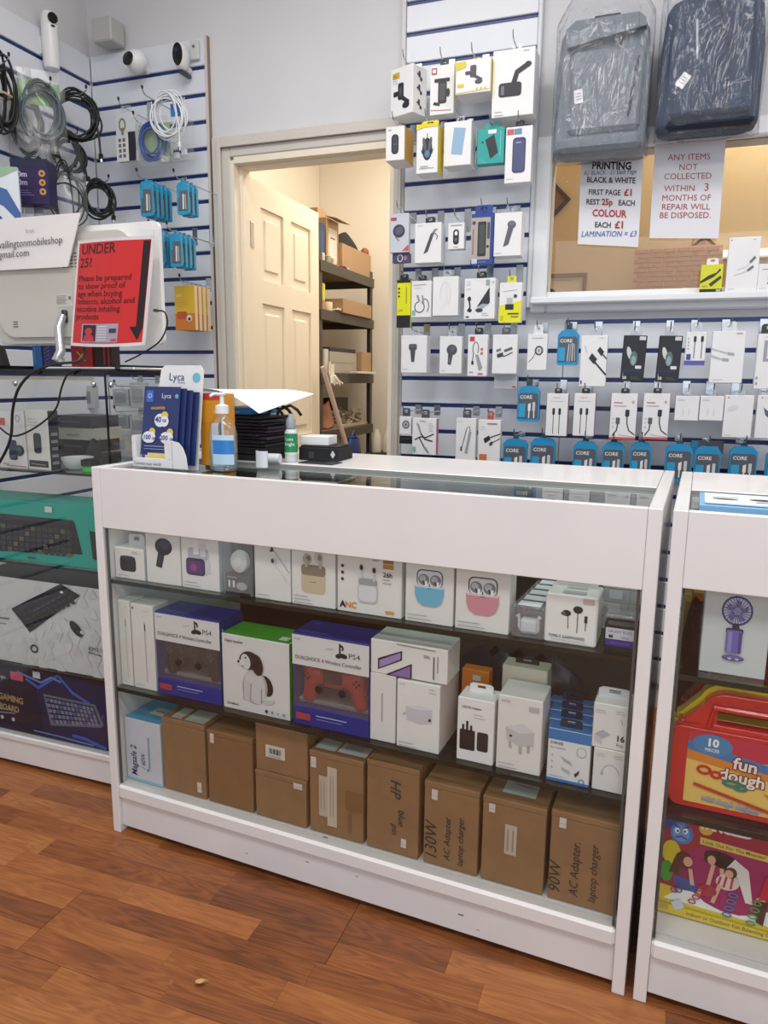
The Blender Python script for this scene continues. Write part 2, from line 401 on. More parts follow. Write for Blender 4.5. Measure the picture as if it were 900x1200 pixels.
def slats(par, along, a0, a1, k0, k1, topfree=False):
    """boards between grooves, 100 mm pitch, with blue inserts recessed between them"""
    for k in range(k0, k1):
        zt, zb = GZ-.1*k-.0075, GZ-.1*(k+1)+.0075
        if zb < .05: break
        if along == 'x': MB().box((a0, YB, zb), (a1, YB+.0158, zt), SL, bev=.002).build('slat_board', par)
        else: MB().box((XL-.0158, a0, zb), (XL, a1, zt), SL, bev=.002).build('slat_board', par)
    for k in range(k0+(1 if topfree else 0), k1+1):
        z = GZ-.1*k
        if z < .1: break
        if along == 'x': MB().box((a0, YB+.009, z-.0075), (a1, YB+.0155, z+.0075), BLUE).build('groove_strip', par)
        else: MB().box((XL-.0155, a0, z-.0075), (XL-.009, a1, z+.0075), BLUE).build('groove_strip', par)
slats(wb, 'x', XL+.001, -.486, 0, 24)
slats(wl, 'y', -.7, YB-.001, 0, 24)
slats(wb, 'x', .350, .815, -4, 10)
slats(wb, 'x', .350, .955, 10, 24, 1); slats(wb, 'x', .957, 1.95, 10, 24)
for a, b in (((XL, .0), (-.486, 0)),):   # topmost boards run up to the cap
    MB().box((XL+.001, YB, GZ+.0075), (-.486, YB+.0158, GZ+.105), SL, bev=.002).build('slat_board', wb)
    MB().box((XL-.0158, -.7, GZ+.0075), (XL, YB-.001, GZ+.105), SL, bev=.002).build('slat_board', wl)
FR = mat('cfc9c0', .45, 0, .03, 5)
tr = MB().box((-.4855, YB-.004, 0), (-.474, YB+.0158, GZ+.11), mat('cfc8c0', .5)).box((-.4745, YB-.001, 0), (-.472, YB+.0158, GZ+.11), mat('8f7a6c', .7)).build('trim_1'); tag(tr, kind='structure')
tag(MB().box((.333, YB-.006, 0), (.349, YB+.0158, 2.9), mat('d3d1d0', .5), bev=.002).build('trim_2'), kind='structure')
tag(MB().box((.816, YB-.010, 1.44), (.830, YB+.0158, 2.9), mat('dcdfe4', .45), bev=.003).build('trim_3'), kind='structure')
# door casing: stepped architrave round the opening plus the lining
c = MB()
def casing(o, i, y0, y1, m, bev=.004):
    c.box((DX0-o, y0, 0), (DX0-i, y1, DZ+o), m, bev=bev); c.box((DX1+i, y0, 0), (DX1+min(o, .035), y1, DZ+o), m, bev=bev)
    c.box((DX0-i+.0002, y0, DZ+i), (DX1+i-.0002, y1, DZ+o), m, bev=bev)
casing(.088, .05, YB-.014, YB+.0155, FR); casing(.05, .012, YB-.004, YB+.0155, FR); casing(.066, .046, YB-.020, YB-.0145, FR, .002)
cas = c.build('trim_4'); tag(cas, kind='structure')
lining = MB()
lining.box((DX0-.0115, YB+.0005, 0), (DX0+.004, YB+.125, DZ), CREAM).box((DX1-.004, YB+.0005, 0), (DX1+.0115, YB+.125, DZ), CREAM).box((DX0+.0042, YB+.0005, DZ-.012), (DX1-.0042, YB+.125, DZ+.0115), CREAM)
lining.box((DX0+.0041, YB+.045, 0), (DX0+.016, YB+.07, DZ-.0125), CREAM).box((DX0+.0165, YB+.045, DZ-.024), (DX1-.005, YB+.07, DZ-.0122), CREAM)
tag(lining.build('trim_5'), kind='structure')
# six panel door leaf, opened into the back room
DW, DH, DT = .71, 2.0, .036
dm = MB(); fz = .035
cols = [(0, .10), (.315, .395), (.61, .71)]; rows = [(0, .2), (.72, .86), (1.52, 1.64), (1.88, 2.0)]
rows = [(0, .20), (.78, .90), (1.50, 1.60), (1.90, 2.0)]
for a, b in cols: dm.box((a, 0, 0), (b, DT, DH), CREAM)
for a, b in rows:
    dm.box((.10, 0, a), (.315, DT, b), CREAM); dm.box((.395, 0, a), (.61, DT, b), CREAM)
leaf = dm.build('door_1'); tag(leaf, kind='structure')
leaf.location = (DX0-.004, YB+.128, .008); leaf.rotation_euler = (0, 0, radians(91.0))
for z0, z1 in ((.20, .78), (.90, 1.50), (1.60, 1.90)):
    for xa, xb in ((.10, .315), (.395, .61)):
        MB().box((xa+.0005, .010, z0+.0005), (xb-.0005, DT-.010, z1-.0005), CREAM).box((xa+.04, .003, z0+.04), (xb-.04, DT-.003, z1-.04), CREAM, bev=.007).build('door_panel', leaf)
for z in (.3, 1.72):
    MB().box((-.006, -.004, z), (.03, -.0005, z+.1), CHROME).lathe([(.005, z-.002), (.005, z+.102)], CHROME, Matrix.Translation((-.006, -.005, 0)), 10).build('hinge', leaf)
MB().box((DW+.0002, .008, .86), (DW+.0015, .028, 1.0), mat('3a2c20', .4)).build('latch_plate', leaf)
# back room walls
WC = mat('ebe1d0', .85, 0, .03, 2, .08)
tag(MB().box((-1.0, YB+.101, 0), (-.85, 3.30, 2.95), WC).build('wall_store_left'), kind='structure')
tag(MB().box((-.849, 3.15, 0), (.599, 3.30, 2.95), WC).build('wall_store_back'), kind='structure')
WT = mat('d6bc92', .8, 0, .04, 2, .08)
pw = MB().box((.60, YB+.101, 0), (.66, 3.30, 2.95), WC); pw.box((.6605, YB+.101, 0), (.68, 2.399, 2.95), WT)
tag(pw.build('wall_partition'), kind='structure')
tag(MB().box((.6805, 2.40, 0), (3.4, 2.5, 2.95), WT).build('wall_side_room'), kind='structure')
tag(MB().box((3.3, YB+.101, 0), (3.4, 2.399, 2.95), WT).build('wall_side_room_right'), kind='structure')
# window with white frame, sill and a pane
wf = MB(); WF = mat('e6e8ec', .3, 0, .02, 5)
wf.box((.8305, YB-.012, WZ0-.07), (WX0, YB+.03, WZ1+.06), WF, bev=.006).box((WX0+.0003, YB-.012, WZ0-.07), (WX1, YB+.03, WZ0), WF, bev=.006)
wf.box((WX0+.0003, YB-.012, WZ1), (WX1, YB+.03, WZ1+.06), WF, bev=.006)
win = wf.build('window_1'); tag(win, kind='structure')
MB().box((.84, YB-.075, WZ0-.045), (WX1+.05, YB-.0125, WZ0-.022), WF, bev=.004).build('window_sill', win)
MB().box((WX0-.003, YB+.012, WZ0-.003), (WX1, YB+.016, WZ1+.003), GLASS).build('window_pane', win)
# ================================================================== ICONS (printed product pictures, unit square)
def place(items, u0, v0, u1, v1):
    du, dv = u1-u0, v1-v0; m = lambda p: (u0+p[0]*du, v0+p[1]*dv); o = []
    for i in items:
        t = i[0]
        if t == 'p': o.append(('p', [m(p) for p in i[1]], i[2]))
        elif t == 'l': o.append(('l', [m(p) for p in i[1]], i[2]*du, i[3]))
        elif t == 'e': o.append(('e', *m(i[1:3]), i[3]*du, i[4]*dv, *i[5:]))
        elif t == 'o': o.append(('o', *m(i[1:3]), i[3]*du, *i[4:]))
        elif t == 'r': o.append(('r', *m(i[1:3]), i[3]*du, i[4]*dv, i[5]*du, *i[6:]))
        elif t == 'rr': o.append(('rr', *m(i[1:3]), *m(i[3:5]), i[5]*du, i[6]))
    return o
DK = '23252b'; GY = '9a9ca0'; LG = 'c9cbce'
def ic_arm(c=DK): return [RR(.30, .35, .62, .95, .08, c), P([(.55, .5), (.95, .25), (.9, .1), (.5, .35)], c), E(.75, .12, .2, .12, c), RR(.05, .5, .32, .68, .04, c), E(.45, .65, .08, .18, '4a4d55')]
def ic_clamp(c=DK): return [RR(.3, .1, .75, .85, .1, c), RR(.1, .82, .9, .95, .05, c), RR(.36, .2, .68, .78, .05, '474a50'), P([(.1, .18), (.4, .12), (.4, .02), (.05, .08)], c), E(.82, .45, .1, .15, c)]
def ic_dash(c=DK): return [RR(.05, .08, .75, .45, .09, c), RR(.12, .14, .22, .38, .03, '6c6f75'), L([(.5, .4), (.6, .7), (.95, .88)], .16, c), E(.93, .88, .1, .07, c)]
def ic_pill(c=DK, r='3c3f46'): return [RR(.2, .05, .8, .95, .28, c), RR(.28, .12, .72, .88, .2, r), L([(.36, .5), (.64, .5)], .03, '8a8d94')]
def ic_mouse(c=DK): return [E(.5, .42, .30, .40, c), E(.33, .6, .1, .25, '555a62', 10), E(.67, .6, .1, .25, '555a62', -10), E(.5, .25, .16, .14, '4c7fa8'), L([(.5, .8), (.5, .98)], .04, c), P([(.12, .45), (.2, .25), (.28, .3)], c), P([(.88, .45), (.8, .25), (.72, .3)], c)]
def ic_slab(c, tilt=10, hi=None): 
    s = tilt/100; o = [P([(.18+s, .95), (.88+s*.5, .9), (.82-s, .05), (.12, .1)], c)]
    if hi: o += [L([(.35, .78), (.62, .76)], .03, hi), L([(.35, .2), (.5, .19)], .03, hi)]
    return o
def ic_torch(c=DK): return [P([(.55, .72), (.92, .82), (.6, .1), (.3, .02)], c), E(.75, .8, .24, .14, c, -15), E(.75, .84, .17, .08, '6a6d78', -15), L([(.42, .35), (.7, .42)], .03, '5a5d66')]
def ic_fob(c=DK): return [RR(.18, .05, .82, .95, .3, c), E(.5, .72, .17, .13, 'f0f0f0'), E(.5, .35, .16, .12, '5f626a')]
def ic_charger(c=DK): return [RR(.2, .66, .8, .95, .1, c), P([(.3, .68), (.7, .68), (.62, .08), (.4, .08)], c), E(.5, .85, .22, .07, '5b5e66'), RR(.4, .2, .6, .5, .04, '4a4d55')]
def ic_charger2(c=DK): return [E(.55, .72, .36, .25, c), P([(.3, .62), (.62, .5), (.5, .02), (.28, .06)], c), E(.6, .78, .2, .13, '5b5e70'), E(.38, .22, .05, .12, '6c6f78')]
def ic_plugs(c=DK, a=.28, b=.68): return [RR(a, .72, a+.14, .96, .04, c), RR(b, .72, b+.14, .96, .04, c), L([(a+.07, .74), (a+.07, 0)], .035, c), L([(b+.07, .74), (b+.07, 0)], .035, c)]
def ic_curve(c=DK): return [RR(.52, .7, .70, .95, .04, c), L([(.61, .72), (.62, .45), (.72, .2), (.98, .05)], .05, c), RR(.12, .42, .30, .66, .04, '555a66'), L([(.21, .42), (.18, .2), (.0, 0)], .05, c)]
def ic_diag(c=DK): return [P([(.28, .62), (.4, .78), (.62, .6), (.5, .44)], c), L([(.5, .53), (1, .12)], .07, c), P([(.6, .85), (.7, .97), (.88, .82), (.78, .68)], c), L([(.8, .76), (1.0, .6)], .05, c), L([(.2, .8), (.1, 1.0)], .04, 'c8c8c8')]
def ic_loop(c=DK): return [L(arc(.4, .3, .28, .24, 100, 420, 14), .05, c), L(arc(.72, .35, .22, .3, 150, -60, 10), .045, c), P([(.2, .8), (.32, .85), (.45, .55), (.35, .52)], GY), P([(.5, .82), (.6, .8), (.68, .5), (.58, .48)], GY)]
def ic_xcable(c=DK): return [P([(.15, .98), (.28, .92), (.42, .62), (.34, .6)], GY), L([(.38, .62), (.55, .45), (.9, .38)], .06, c), L([(.1, .42), (.35, .52), (.6, .5), (.95, .62)], .05, c), L([(.3, .5), (.45, .3), (.6, .1)], .05, c), P([(.52, .15), (.62, .2), (.78, 0), (.68, 0)], GY)]
def ic_hub(c='9a9da5'): return [L(arc(.42, .74, .17, .22, -40, 230, 12), .05, '5a5d66'), P([(.4, .55), (.58, .55), (.86, .12), (.72, .02), (.62, .05)], c), RR(.18, .22, .32, .34, .03, DK), L([(.3, .6), (.24, .34)], .05, '5a5d66')]
def ic_hub2(c='9a9da5'): return [P([(.45, .1), (.62, .05), (.86, .78), (.72, .84)], c), L([(.78, .82), (.72, .97), (.55, .9), (.35, .45), (.25, .25)], .05, '5a5d66'), RR(.16, .15, .28, .3, .03, '4a4d55')]
def ic_dongle(c=DK): return [L([(.1, .3), (.5, .3), (.9, .5)], .05, c), P([(.1, .4), (.4, .5), (.45, .3), (.15, .2)], c), P([(.45, .62), (.85, .78), (.9, .65), (.5, .5)], '5a5d66'), P([(.05, .62), (.3, .72), (.32, .6), (.1, .5)], '777a80')]
def ic_coil(c=DK): return [RG(.6, .62, .24, .24, .1, c), L([(.4, .55), (.3, .3), (.05, .05)], .035, c), E(.6, .62, .08, .08, GY)]
def ic_buds(lid, case, bud='7d8088'): return [RR(.10, .50, .90, .93, .16, lid), RR(.135, .50, .865, .90, .13, 'dfe1e4'), E(.32, .68, .17, .14, bud, -20), E(.68, .68, .17, .14, bud, 20), E(.29, .71, .10, .08, 'b9bcc2', -20), E(.65, .71, .10, .08, 'b9bcc2', 20), RR(.36, .46, .43, .66, .03, 'f4f4f4'), RR(.72, .46, .79, .66, .03, 'f4f4f4'), L([(.30, .66), (.34, .56)], .04, '2c2e34'), L([(.66, .66), (.70, .56)], .04, '2c2e34'), RR(.485, .47, .515, .6, .01, '4a4c54'), P([(.05, .52), (.95, .52), (.94, .3), (.86, .12), (.70, .03), (.30, .03), (.14, .12), (.06, .3)], case), L([(.08, .50), (.92, .50)], .02, 'f0f0f0'), L([(.44, .47), (.56, .47)], .02, '3c4048')]
def ic_ear(c=DK, k='7a5a4a'): return [E(.3, .7, .12, .1, c), E(.22, .68, .07, .06, k), L([(.34, .64), (.36, .2)], .02, c), E(.6, .85, .13, .12, c), L([(.6, .75), (.6, .1)], .02, c), RR(.78, .45, .86, .68, .02, c), L([(.82, .45), (.82, .2)], .02, c)]
def ic_wearbuds(): return [P([(.3, .9), (.42, .95), (.46, .84), (.34, .82)], DK), L([(.46, .86), (.98, .38)], .025, GY), E(.32, .9, .05, .03, 'e0e0e0'), E(.45, .62, .12, .08, LG), E(.42, .62, .05, .05, DK), L([(.5, .55), (.98, .1)], .02, LG)]
def smalltext(u0, v0, n, w_=.3, c='9c9ea2', s=.03, dv=.05): return [L([(u0, v0-i*dv), (u0+w_*(.7+.3*((i*37) % 3)/2), v0-i*dv)], s*.45, c) for i in range(n)]
def dots(u, v, n, r, c, dv=.12): return [O(u, v-i*dv, r, c, 10) for i in range(n)]

# ================================================================== HOOKS AND HANGING GOODS ON THE WALLS
HOOKC = 0
TIPM = mat('101012', .5)
def hook(x, z, yfront, of, L_=.0, wall='back', group=None, plate=True):
    zg = GZ-.1*math.floor((GZ-z)/.1+.2)        # the groove just above or at the prong
    if wall == 'back':
        t = thing('wall_hook', 'thin metal wall hook through the top of the '+of, 'hook', (x, YB-.001, z))
        b = MB(); y = -(YB-yfront)-.03-L_
        b.tube([(0, 0, 0), (0, y+.02, .0), (0, y+.008, .004), (0, y, .016), (0, y-.002, .024)], .0021, CHROME, 6); b.build('prong', t, smooth=True)
        if x < -.4: MB().tube([(0, y-.0005, .017), (0, y-.0025, .028)], .0042, TIPM, 8).build('rubber_tip', t)
        MB().box((-.012, -.0022, -.014), (.012, -.0004, max(.006, zg-z)), CHROME, bev=.0006).build('hook_plate', t)
    return t
def wp(name, label, box, front, Y=1.20, d=.05, hk=True, cat='package', col='e9e9ea', tab=(.03, .026, None), short=None, rz=0, yw=None, wf=1, sb=0, **kw):
    x0, y0, x1, y1 = box; cx, cy = (x0+x1)/2, (y0+y1)/2
    A, B = onY(x0, cy, Y), onY(x1, cy, Y); Tp, Bt = onY(cx, y0, Y), onY(cx, y1, Y)
    W_, H_ = (B.x-A.x)*wf, Tp.z-Bt.z
    loc = Vector(((A.x+B.x)/2, Y+d/2, Bt.z))
    t = pack(name, label, cat, loc, W_, d, H_, rz, col, front=front, tab=tab, **kw)
    if hk and tab: hook(loc.x, loc.z+H_+tab[1]*.6, Y, short or ' '.join(label.split()[:8]))
    return t
W1 = 'e9eaec'
# ---- first row of car holders
wp('phone_holder_box', 'white carton turned sideways with grabbing phone arm pictures, by the door head', (462, 77, 488, 134), place(ic_arm(), .1, .12, .9, .7)+[R(.1, .78, .4, .9, 'c9a53a'), T('JHL', .13, .81, .07, '4a3c10')]+smalltext(.1, .74, 2, .3), 1.15, .075, rz=radians(-22), wf=1.25,
   right=[x for k in (.12, .42, .70) for x in place(ic_arm('30343c'), .25, k, .65, k+.2)]+smalltext(.15, .94, 1, .6), short='carton turned sideways')
wp('phone_holder_box', 'slim white carton with red corner mark and black clamp phone holder', (504, 76, 532, 134), place(ic_clamp(), .1, .16, .9, .76)+[R(.06, .82, .28, .95, 'b6404a'), R(.1, .85, .24, .92, 'e9eaec'), L([(.05, .1), (.9, .07)], .02, 'b8504a')], 1.18, .05, short='clamp phone holder carton', tab=(.03, .03, '2a2c30'))
wp('phone_holder_box', 'white carton with yellow corner and yellow side, phone on folding holder', (534, 69, 575, 109), place(ic_arm('4a454c'), .25, .25, .8, .85)+[P([(.0, .7), (.3, .78), (.3, .95), (.0, .95)], 'd9c62c'), RR(.05, .2, .25, .3, .04, 'd9c62c'), O(.62, .12, .03, 'd9c62c'), O(.74, .12, .03, 'd9c62c'), O(.86, .12, .03, 'd9c62c'), L([(.02, .04), (.98, .08)], .015, 'd9c62c')], 1.12, .09, side='e4cf35', short='yellow sided holder carton', tab=(.03, .02, 'e0cc3a'))
wp('phone_holder_box', 'largest white carton of the top row with black dashboard phone mount', (577, 57, 626, 136), place(ic_dash(), .12, .25, .9, .82)+smalltext(.72, .95, 1, .2)+smalltext(.08, .08, 2, .25), 1.14, .09, short='dashboard mount carton', tab=(.03, .03, None))
# ---- second row
wp('mouse_box', 'white and amber carton with flat dark mouse, left end of second row', (452, 148, 474, 188), place(ic_pill(), .18, .15, .82, .8)+[T('OA', .12, .88, .08, '444')] if False else place(ic_pill(), .18, .15, .82, .8)+[T('OA', .12, .87, .08, '444444')], 1.10, .10, side='d9a92e', short='flat dark mouse carton', tab=(.02, .02, None))
wp('mouse_box', 'white and yellow carton with black gaming mouse picture', (488, 145, 513, 203), place(ic_mouse(), .12, .25, .9, .82)+[R(0, .93, 1, 1, 'e3cf25'), P([(0, .88), (.35, .93), (0, .93)], 'e3cf25'), T('GAMING', .18, .12, .05, '555555'), L([(.15, .1), (.85, .1)], .02, '666666')], 1.10, .07, side='dcc620', short='gaming mouse carton', tab=(.06, .02, 'e3cf25'))
wp('gaming_mouse_spare_box', 'second yellow sided carton behind the gaming mouse carton', (493, 146, 522, 211), [R(0, .9, 1, 1, 'e3cf25')], 1.175, .06, hk=False, tab=None, side='dcc620', col='e5d040') if False else None
wp('power_bank_box', 'white carton with pale blue power bank picture', (520, 142, 552, 194), place(ic_slab('8fb2cf', 8), .2, .2, .85, .9)+smalltext(.5, .45, 1, .1, '6f92b0'), 1.13, .07, short='pale blue power bank carton')
wp('hard_drive_box', 'teal carton with small black portable drive picture', (559, 150, 591, 192), [P([(.3, .68), (.62, .82), (.78, .3), (.5, .14)], '26282e'), O(.2, .62, .04, '1d4f4f'), R(.4, .84, .7, .95, 'dfe6e6'), L([(.86, .2), (.86, .9)], .04, '67c0bd')]+smalltext(.06, .16, 3, .3, '7fd0cd'), 1.15, .03, col='1fa09b', side='178883', short='teal drive carton', tab=(.05, .02, '1fa09b'))
wp('power_bank_box', 'white carton with dark blue power bank and red and blue badge', (592, 148, 623, 214), place([RR(.25, .05, .8, .95, .14, '3c4066'), RR(.3, .1, .75, .9, .1, '4a4e78'), L([(.38, .82), (.6, .82)], .03, 'b9bde0')], .05, .14, .95, .84)+[R(.05, .86, .3, .96, 'c85a5a'), R(.32, .86, .6, .96, '5b93b5')]+smalltext(.08, .07, 1, .35, 'c06a6a'), 1.15, .035, short='dark blue power bank carton', tab=(.03, .022, '2a2c30'))
# ---- third row
wp('wireless_charger_pack', 'pale grey pack with dark disc charger, left end of third row', (457, 250, 479, 296), [E(.48, .55, .32, .17, '3b3d50', 25), E(.5, .56, .22, .10, '5a5d70', 25), R(.05, .82, .35, .9, 'b0485a'), P([(.65, .04), (1, .04), (1, .2)], 'c9564a'), L([(.3, .4), (.5, .3)], .05, 'a06a70')], 1.14, .02, col='c9cdd6', short='disc charger pack', tab=(.02, .02, None))
wp('earphone_pack', 'small purple pack hanging under the disc charger pack', (460, 297, 480, 308), [R(0, 0, 1, 1, '4a4660'), RG(.45, .5, .16, .4, .04, 'd8d8e2'), E(.75, .5, .1, .25, 'a06a90')], 1.15, .02, hk=False, tab=None, col='4a4660')
wp('car_charger_box', 'white carton with dark pen shaped gadget picture, third row', (486, 261, 517, 308), place([P([(.3, .1), (.5, .18), (.8, .85), (.62, .8)], '4a4c54'), P([(.62, .8), (.8, .85), (.98, .98), (.8, .98)], '8a8d94'), L([(.8, .85), (.95, .72), (.9, .6)], .04, '5a5d66')], .1, .15, .9, .85)+smalltext(.1, .93, 1, .3), 1.14, .055, short='pen gadget carton', tab=(.035, .024, '2a2c30'))
wp('key_finder_box', 'small white carton with black key fob picture', (525, 261, 544, 292), place(ic_fob(), .22, .14, .78, .78)+[L([(.15, .9), (.85, .9)], .04, '88888c'), L([(.35, .08), (.65, .08)], .03, '88888c')], 1.14, .03, short='key fob carton')
wp('trimmer_pack', 'blue backed pack with dark hair clipper and chrome guards', (552, 250, 578, 310), [R(0, .1, .86, .92, 'b3a5a0'), RR(.3, .16, .68, .84, .06, '2b3030'), RR(.36, .22, .62, .78, .04, '454c4a'), RR(.72, .5, .84, .82, .03, '4d4a4e'), O(.76, .35, .06, '22242c'), O(.12, .82, .08, '6a3b40'), L([(.1, .2), (.1, .7)], .05, '85706c'), R(0, 0, 1, .1, '28468f'), RR(.05, .02, .3, .12, .03, 'c8ccd4')]+smalltext(.35, .05, 1, .5, 'aab6dd'), 1.14, .035, col='28468f', short='hair clipper pack', tab=(.06, .03, '28468f'))
wp('torch_box', 'white carton with dark metal torch picture', (579, 249, 611, 300), place(ic_torch('5b5d68'), .15, .2, .8, .85)+smalltext(.08, .07, 1, .3), 1.14, .06, short='metal torch carton')
# ---- fourth row
wp('memory_card_pack', 'narrow yellow pack with black bottom beside the door frame', (465, 328, 481, 384), [R(0, 0, 1, .26, '1c1b1d'), R(0, .94, 1, 1, '1c1b1d'), O(.16, .82, .07, '1c1b1d'), O(.16, .74, .07, '1c1b1d'), O(.16, .66, .07, '1c1b1d'), T('LTC', .12, .34, .06, '3a3510'), L([(.7, .5), (.7, .85)], .05, '8a8420')], 1.13, .012, col='e0e016', short='narrow yellow pack', tab=(.03, .02, '1c1b1d'))
wp('cable_box', 'white carton with looped grey cable picture beside the yellow pack', (482, 329, 505, 372), place(ic_loop(), .08, .1, .95, .72)+[L([(.1, .88), (.75, .9)], .03, 'a8a8a8'), L([(.15, .8), (.5, .81)], .02, 'b8b8b8'), RR(.06, .05, .22, .2, .05, '7fb5b0')], 1.13, .03, short='looped cable carton', tab=(.03, .02, '2a2c30'))
wp('earphone_box', 'plain white carton with faint white cable picture', (507, 324, 537, 370), place([L(arc(.5, .55, .25, .4, -60, 200), .025, 'd2d2d6'), L([(.55, .9), (.6, .3), (.3, .1)], .02, 'd6d6da')], .1, .1, .9, .9), 1.14, .04, short='plain white carton')
wp('phone_kit_box', 'white carton with smartphone and charger pictures, fourth row', (544, 326, 580, 374), [P([(.42, .3), (.82, .78), (.84, .4), (.62, .26)], '2c3038'), P([(.42, .3), (.62, .26), (.8, .36), (.6, .38)], 'a8adb8'), E(.17, .5, .06, .06, DK), L([(.17, .46), (.2, .3), (.12, .2)], .05, DK), E(.2, .22, .06, .05, DK), E(.5, .22, .12, .05, '3a3d44'), R(.07, .84, .2, .94, 'c8e0dc'), R(.7, .82, .82, .96, '8fa8a4'), O(.93, .9, .04, 'b8c8c6'), E(.12, .06, .06, .02, '444444')]+smalltext(.6, .14, 2, .25)+smalltext(.08, .74, 1, .2), 1.14, .05, short='smartphone kit carton', tab=(.035, .025, '2a2c30'))
wp('usb_adapter_pack', 'white over yellow pack with tiny black wireless dongle', (585, 331, 611, 378), [R(0, 0, 1, .42, 'e6e21c'), P([(0, .42), (1, .55), (1, .3), (0, .3)], 'e6e21c'), R(.28, .32, .66, .46, '22242a'), R(.34, .46, .6, .62, 'b8babf'), O(.72, .66, .08, '3a3c40'), R(.4, .2, .9, .24, '55531c'), R(.55, .13, .88, .16, '77751c'), RR(.08, .06, .2, .18, .03, 'c4c01a'), L([(.15, .78), (.8, .82)], .02, 'b0b0b0')], 1.14, .03, short='wireless dongle pack', tab=(.03, .024, 'dcd820'))
# ---- fifth row, white cartons
wp('car_charger_box', 'white carton with upright black car charger, fifth row', (470, 393, 500, 437), place(ic_charger('4b4d54'), .2, .25, .72, .8)+smalltext(.08, .1, 1, .3), 1.14, .05, short='upright car charger carton')
wp('car_charger_box', 'white carton with tilted black car charger, fifth row', (515, 394, 541, 438), place(ic_charger2('4b4d54'), .2, .22, .85, .8)+smalltext(.08, .08, 1, .3), 1.15, .035, short='tilted car charger carton')
wp('usb_hub_box', 'white carton with red logo and grey usb hub, fifth row', (548, 392, 571, 441), place(ic_hub(), .05, .12, .9, .85)+[R(.1, .84, .34, .95, 'b84848'), R(.66, .62, .78, .68, 'b86a6a'), R(.66, .52, .78, .58, 'b86a6a'), R(.55, .04, .8, .08, 'b86a6a'), L([(.1, .1), (.3, .1)], .04, '888888')], 1.14, .03, short='red logo hub carton', tab=(.03, .024, '2a2c30'))
wp('charger_box', 'white carton with black folding charger, above a grey flat box', (577, 392, 606, 438), place(ic_dongle('3c3e44'), .1, .3, .9, .8), 1.14, .03, short='folding charger carton', tab=(.03, .024, '55585e'))
wp('flat_box', 'flat grey box showing below the folding charger carton', (579, 439, 606, 456), [L([(.1, .6), (.5, .6)], .02, '9c9ea2'), R(.78, .1, .95, .22, 'b05a60')], 1.175, .025, hk=False, tab=None, col='c3c5ca')
wp('earphone_box', 'narrow white pack with coiled grey earphone, below window corner', (618, 391, 641, 434), place(ic_coil('55575c'), .05, .2, .95, .75)+[L([(.2, .88), (.8, .88)], .03, 'b0b0b0')], 1.14, .02, short='coiled earphone pack', tab=(.03, .03, 'dfe1e6'))

def core(label, box, Y=1.15, copies=0, short=None, look=0):
    """cable pack: blue rounded shell holding a grey printed card"""
    x0, y0, x1, y1 = box; cx, cy = (x0+x1)/2, (y0+y1)/2
    A, B = onY(x0, cy, Y), onY(x1, cy, Y); zt, zb = onY(cx, y0, Y).z, onY(cx, y1, Y).z; W_, H_ = B.x-A.x, zt-zb
    t = thing('cable_pack', label, 'cable pack', ((A.x+B.x)/2, Y+.012, zb))
    bl = mat('1f8fc4', .3); h = W_/2
    o = [(-h+.006, 0), (h-.006, 0), (h, .006), (h, H_-.018), (h-.012, H_-.004), (h*.3, H_), (-h*.3, H_), (-h+.012, H_-.004), (-h, H_-.018), (-h, .006)]
    MB().prism(o, -.010, .012, bl).build('shell', t)
    MB().prism([(-h+.005, .012), (h-.005, .012), (h-.005, H_*.74), (h-.010, H_*.80), (-h+.010, H_*.80), (-h+.005, H_*.74)], -.0125, -.0101, mat('54585f', .45)).build('card', t)
    MB().box((-.010, -.004, H_-.001), (.010, .003, H_+(.008 if zb < .97 else .022)), mat('3a4650', .4), bev=.002).build('hang_tab', t)
    pic = [T('CORE', .12, .64, .13, 'dfe6ea', bold=.02), R(.08, .12, .38, .5, '2c9ccd')]
    pic += [L([(.55, .1), (.56, .42), (.6, .52)], .05, 'e6e8ea'), L([(.78, .1), (.76, .5)], .05, 'e6e8ea'), RR(.5, .3, .62, .5, .03, 'e6e8ea'), RR(.7, .3, .82, .55, .03, 'c8ccd0')] if look == 0 else [L([(.5, .1), (.55, .6)], .04, 'd0d4d8'), L([(.6, .1), (.64, .6)], .04, 'b0b4b8'), L([(.72, .12), (.72, .62)], .04, 'd0d4d8'), L([(.84, .12), (.8, .6)], .04, 'b0b4b8')]
    paint(t, (-h, -.0126, 0), (W_, 0, 0), (0, 0, H_), pic, lift=.0004)
    hook((A.x+B.x)/2, zb+H_+.012, Y, short)
    return t
core('blue rounded cable pack below the window corner, highest of the blue packs', (653, 386, 678, 428), 1.15, short='highest blue cable pack', look=1)
wp('cable_box', 'white carton with two black plugs on diagonal cords', (680, 393, 711, 453), place(ic_diag(), .05, .15, 1.0, .8)+[R(.05, .05, .1, .12, '3a3a3e')]+smalltext(.7, .95, 1, .2), 1.14, .03, short='diagonal plug carton', tab=(.035, .03, 'b8bcc2'))
for x, s, c2 in ((0, 'left', 'tall black earphone carton left of its twin, below window'), (41.5, 'right', 'tall black earphone carton right of its twin, below window')):
    wp('earphone_box', c2, (728+x, 393+x*.01, 755.5+x, 447+x*.02), [R(.68, .9, .95, .98, 'd8d0d0'), E(.3, .62, .1, .14, 'c9d2d2', 15), E(.5, .5, .16, .16, '5a6e72'), E(.5, .46, .1, .10, '8fa5aa'), RR(.6, .28, .86, .35, .03, 'dddddd'), R(.05, .2, .9, .26, '20284a'), T('S8', .1, .05, .085, 'd5d7dc', bold=.03), L([(.1, .1), (.11, .18)], .01, 'd5d7dc')]+smalltext(.45, .1, 3, .4, '5a5c62', .03, .025), 1.13, .035, col='141519', short=s+' tall black carton', tab=(.035, .03, 'c2c6cc'), ry=radians(1.5))
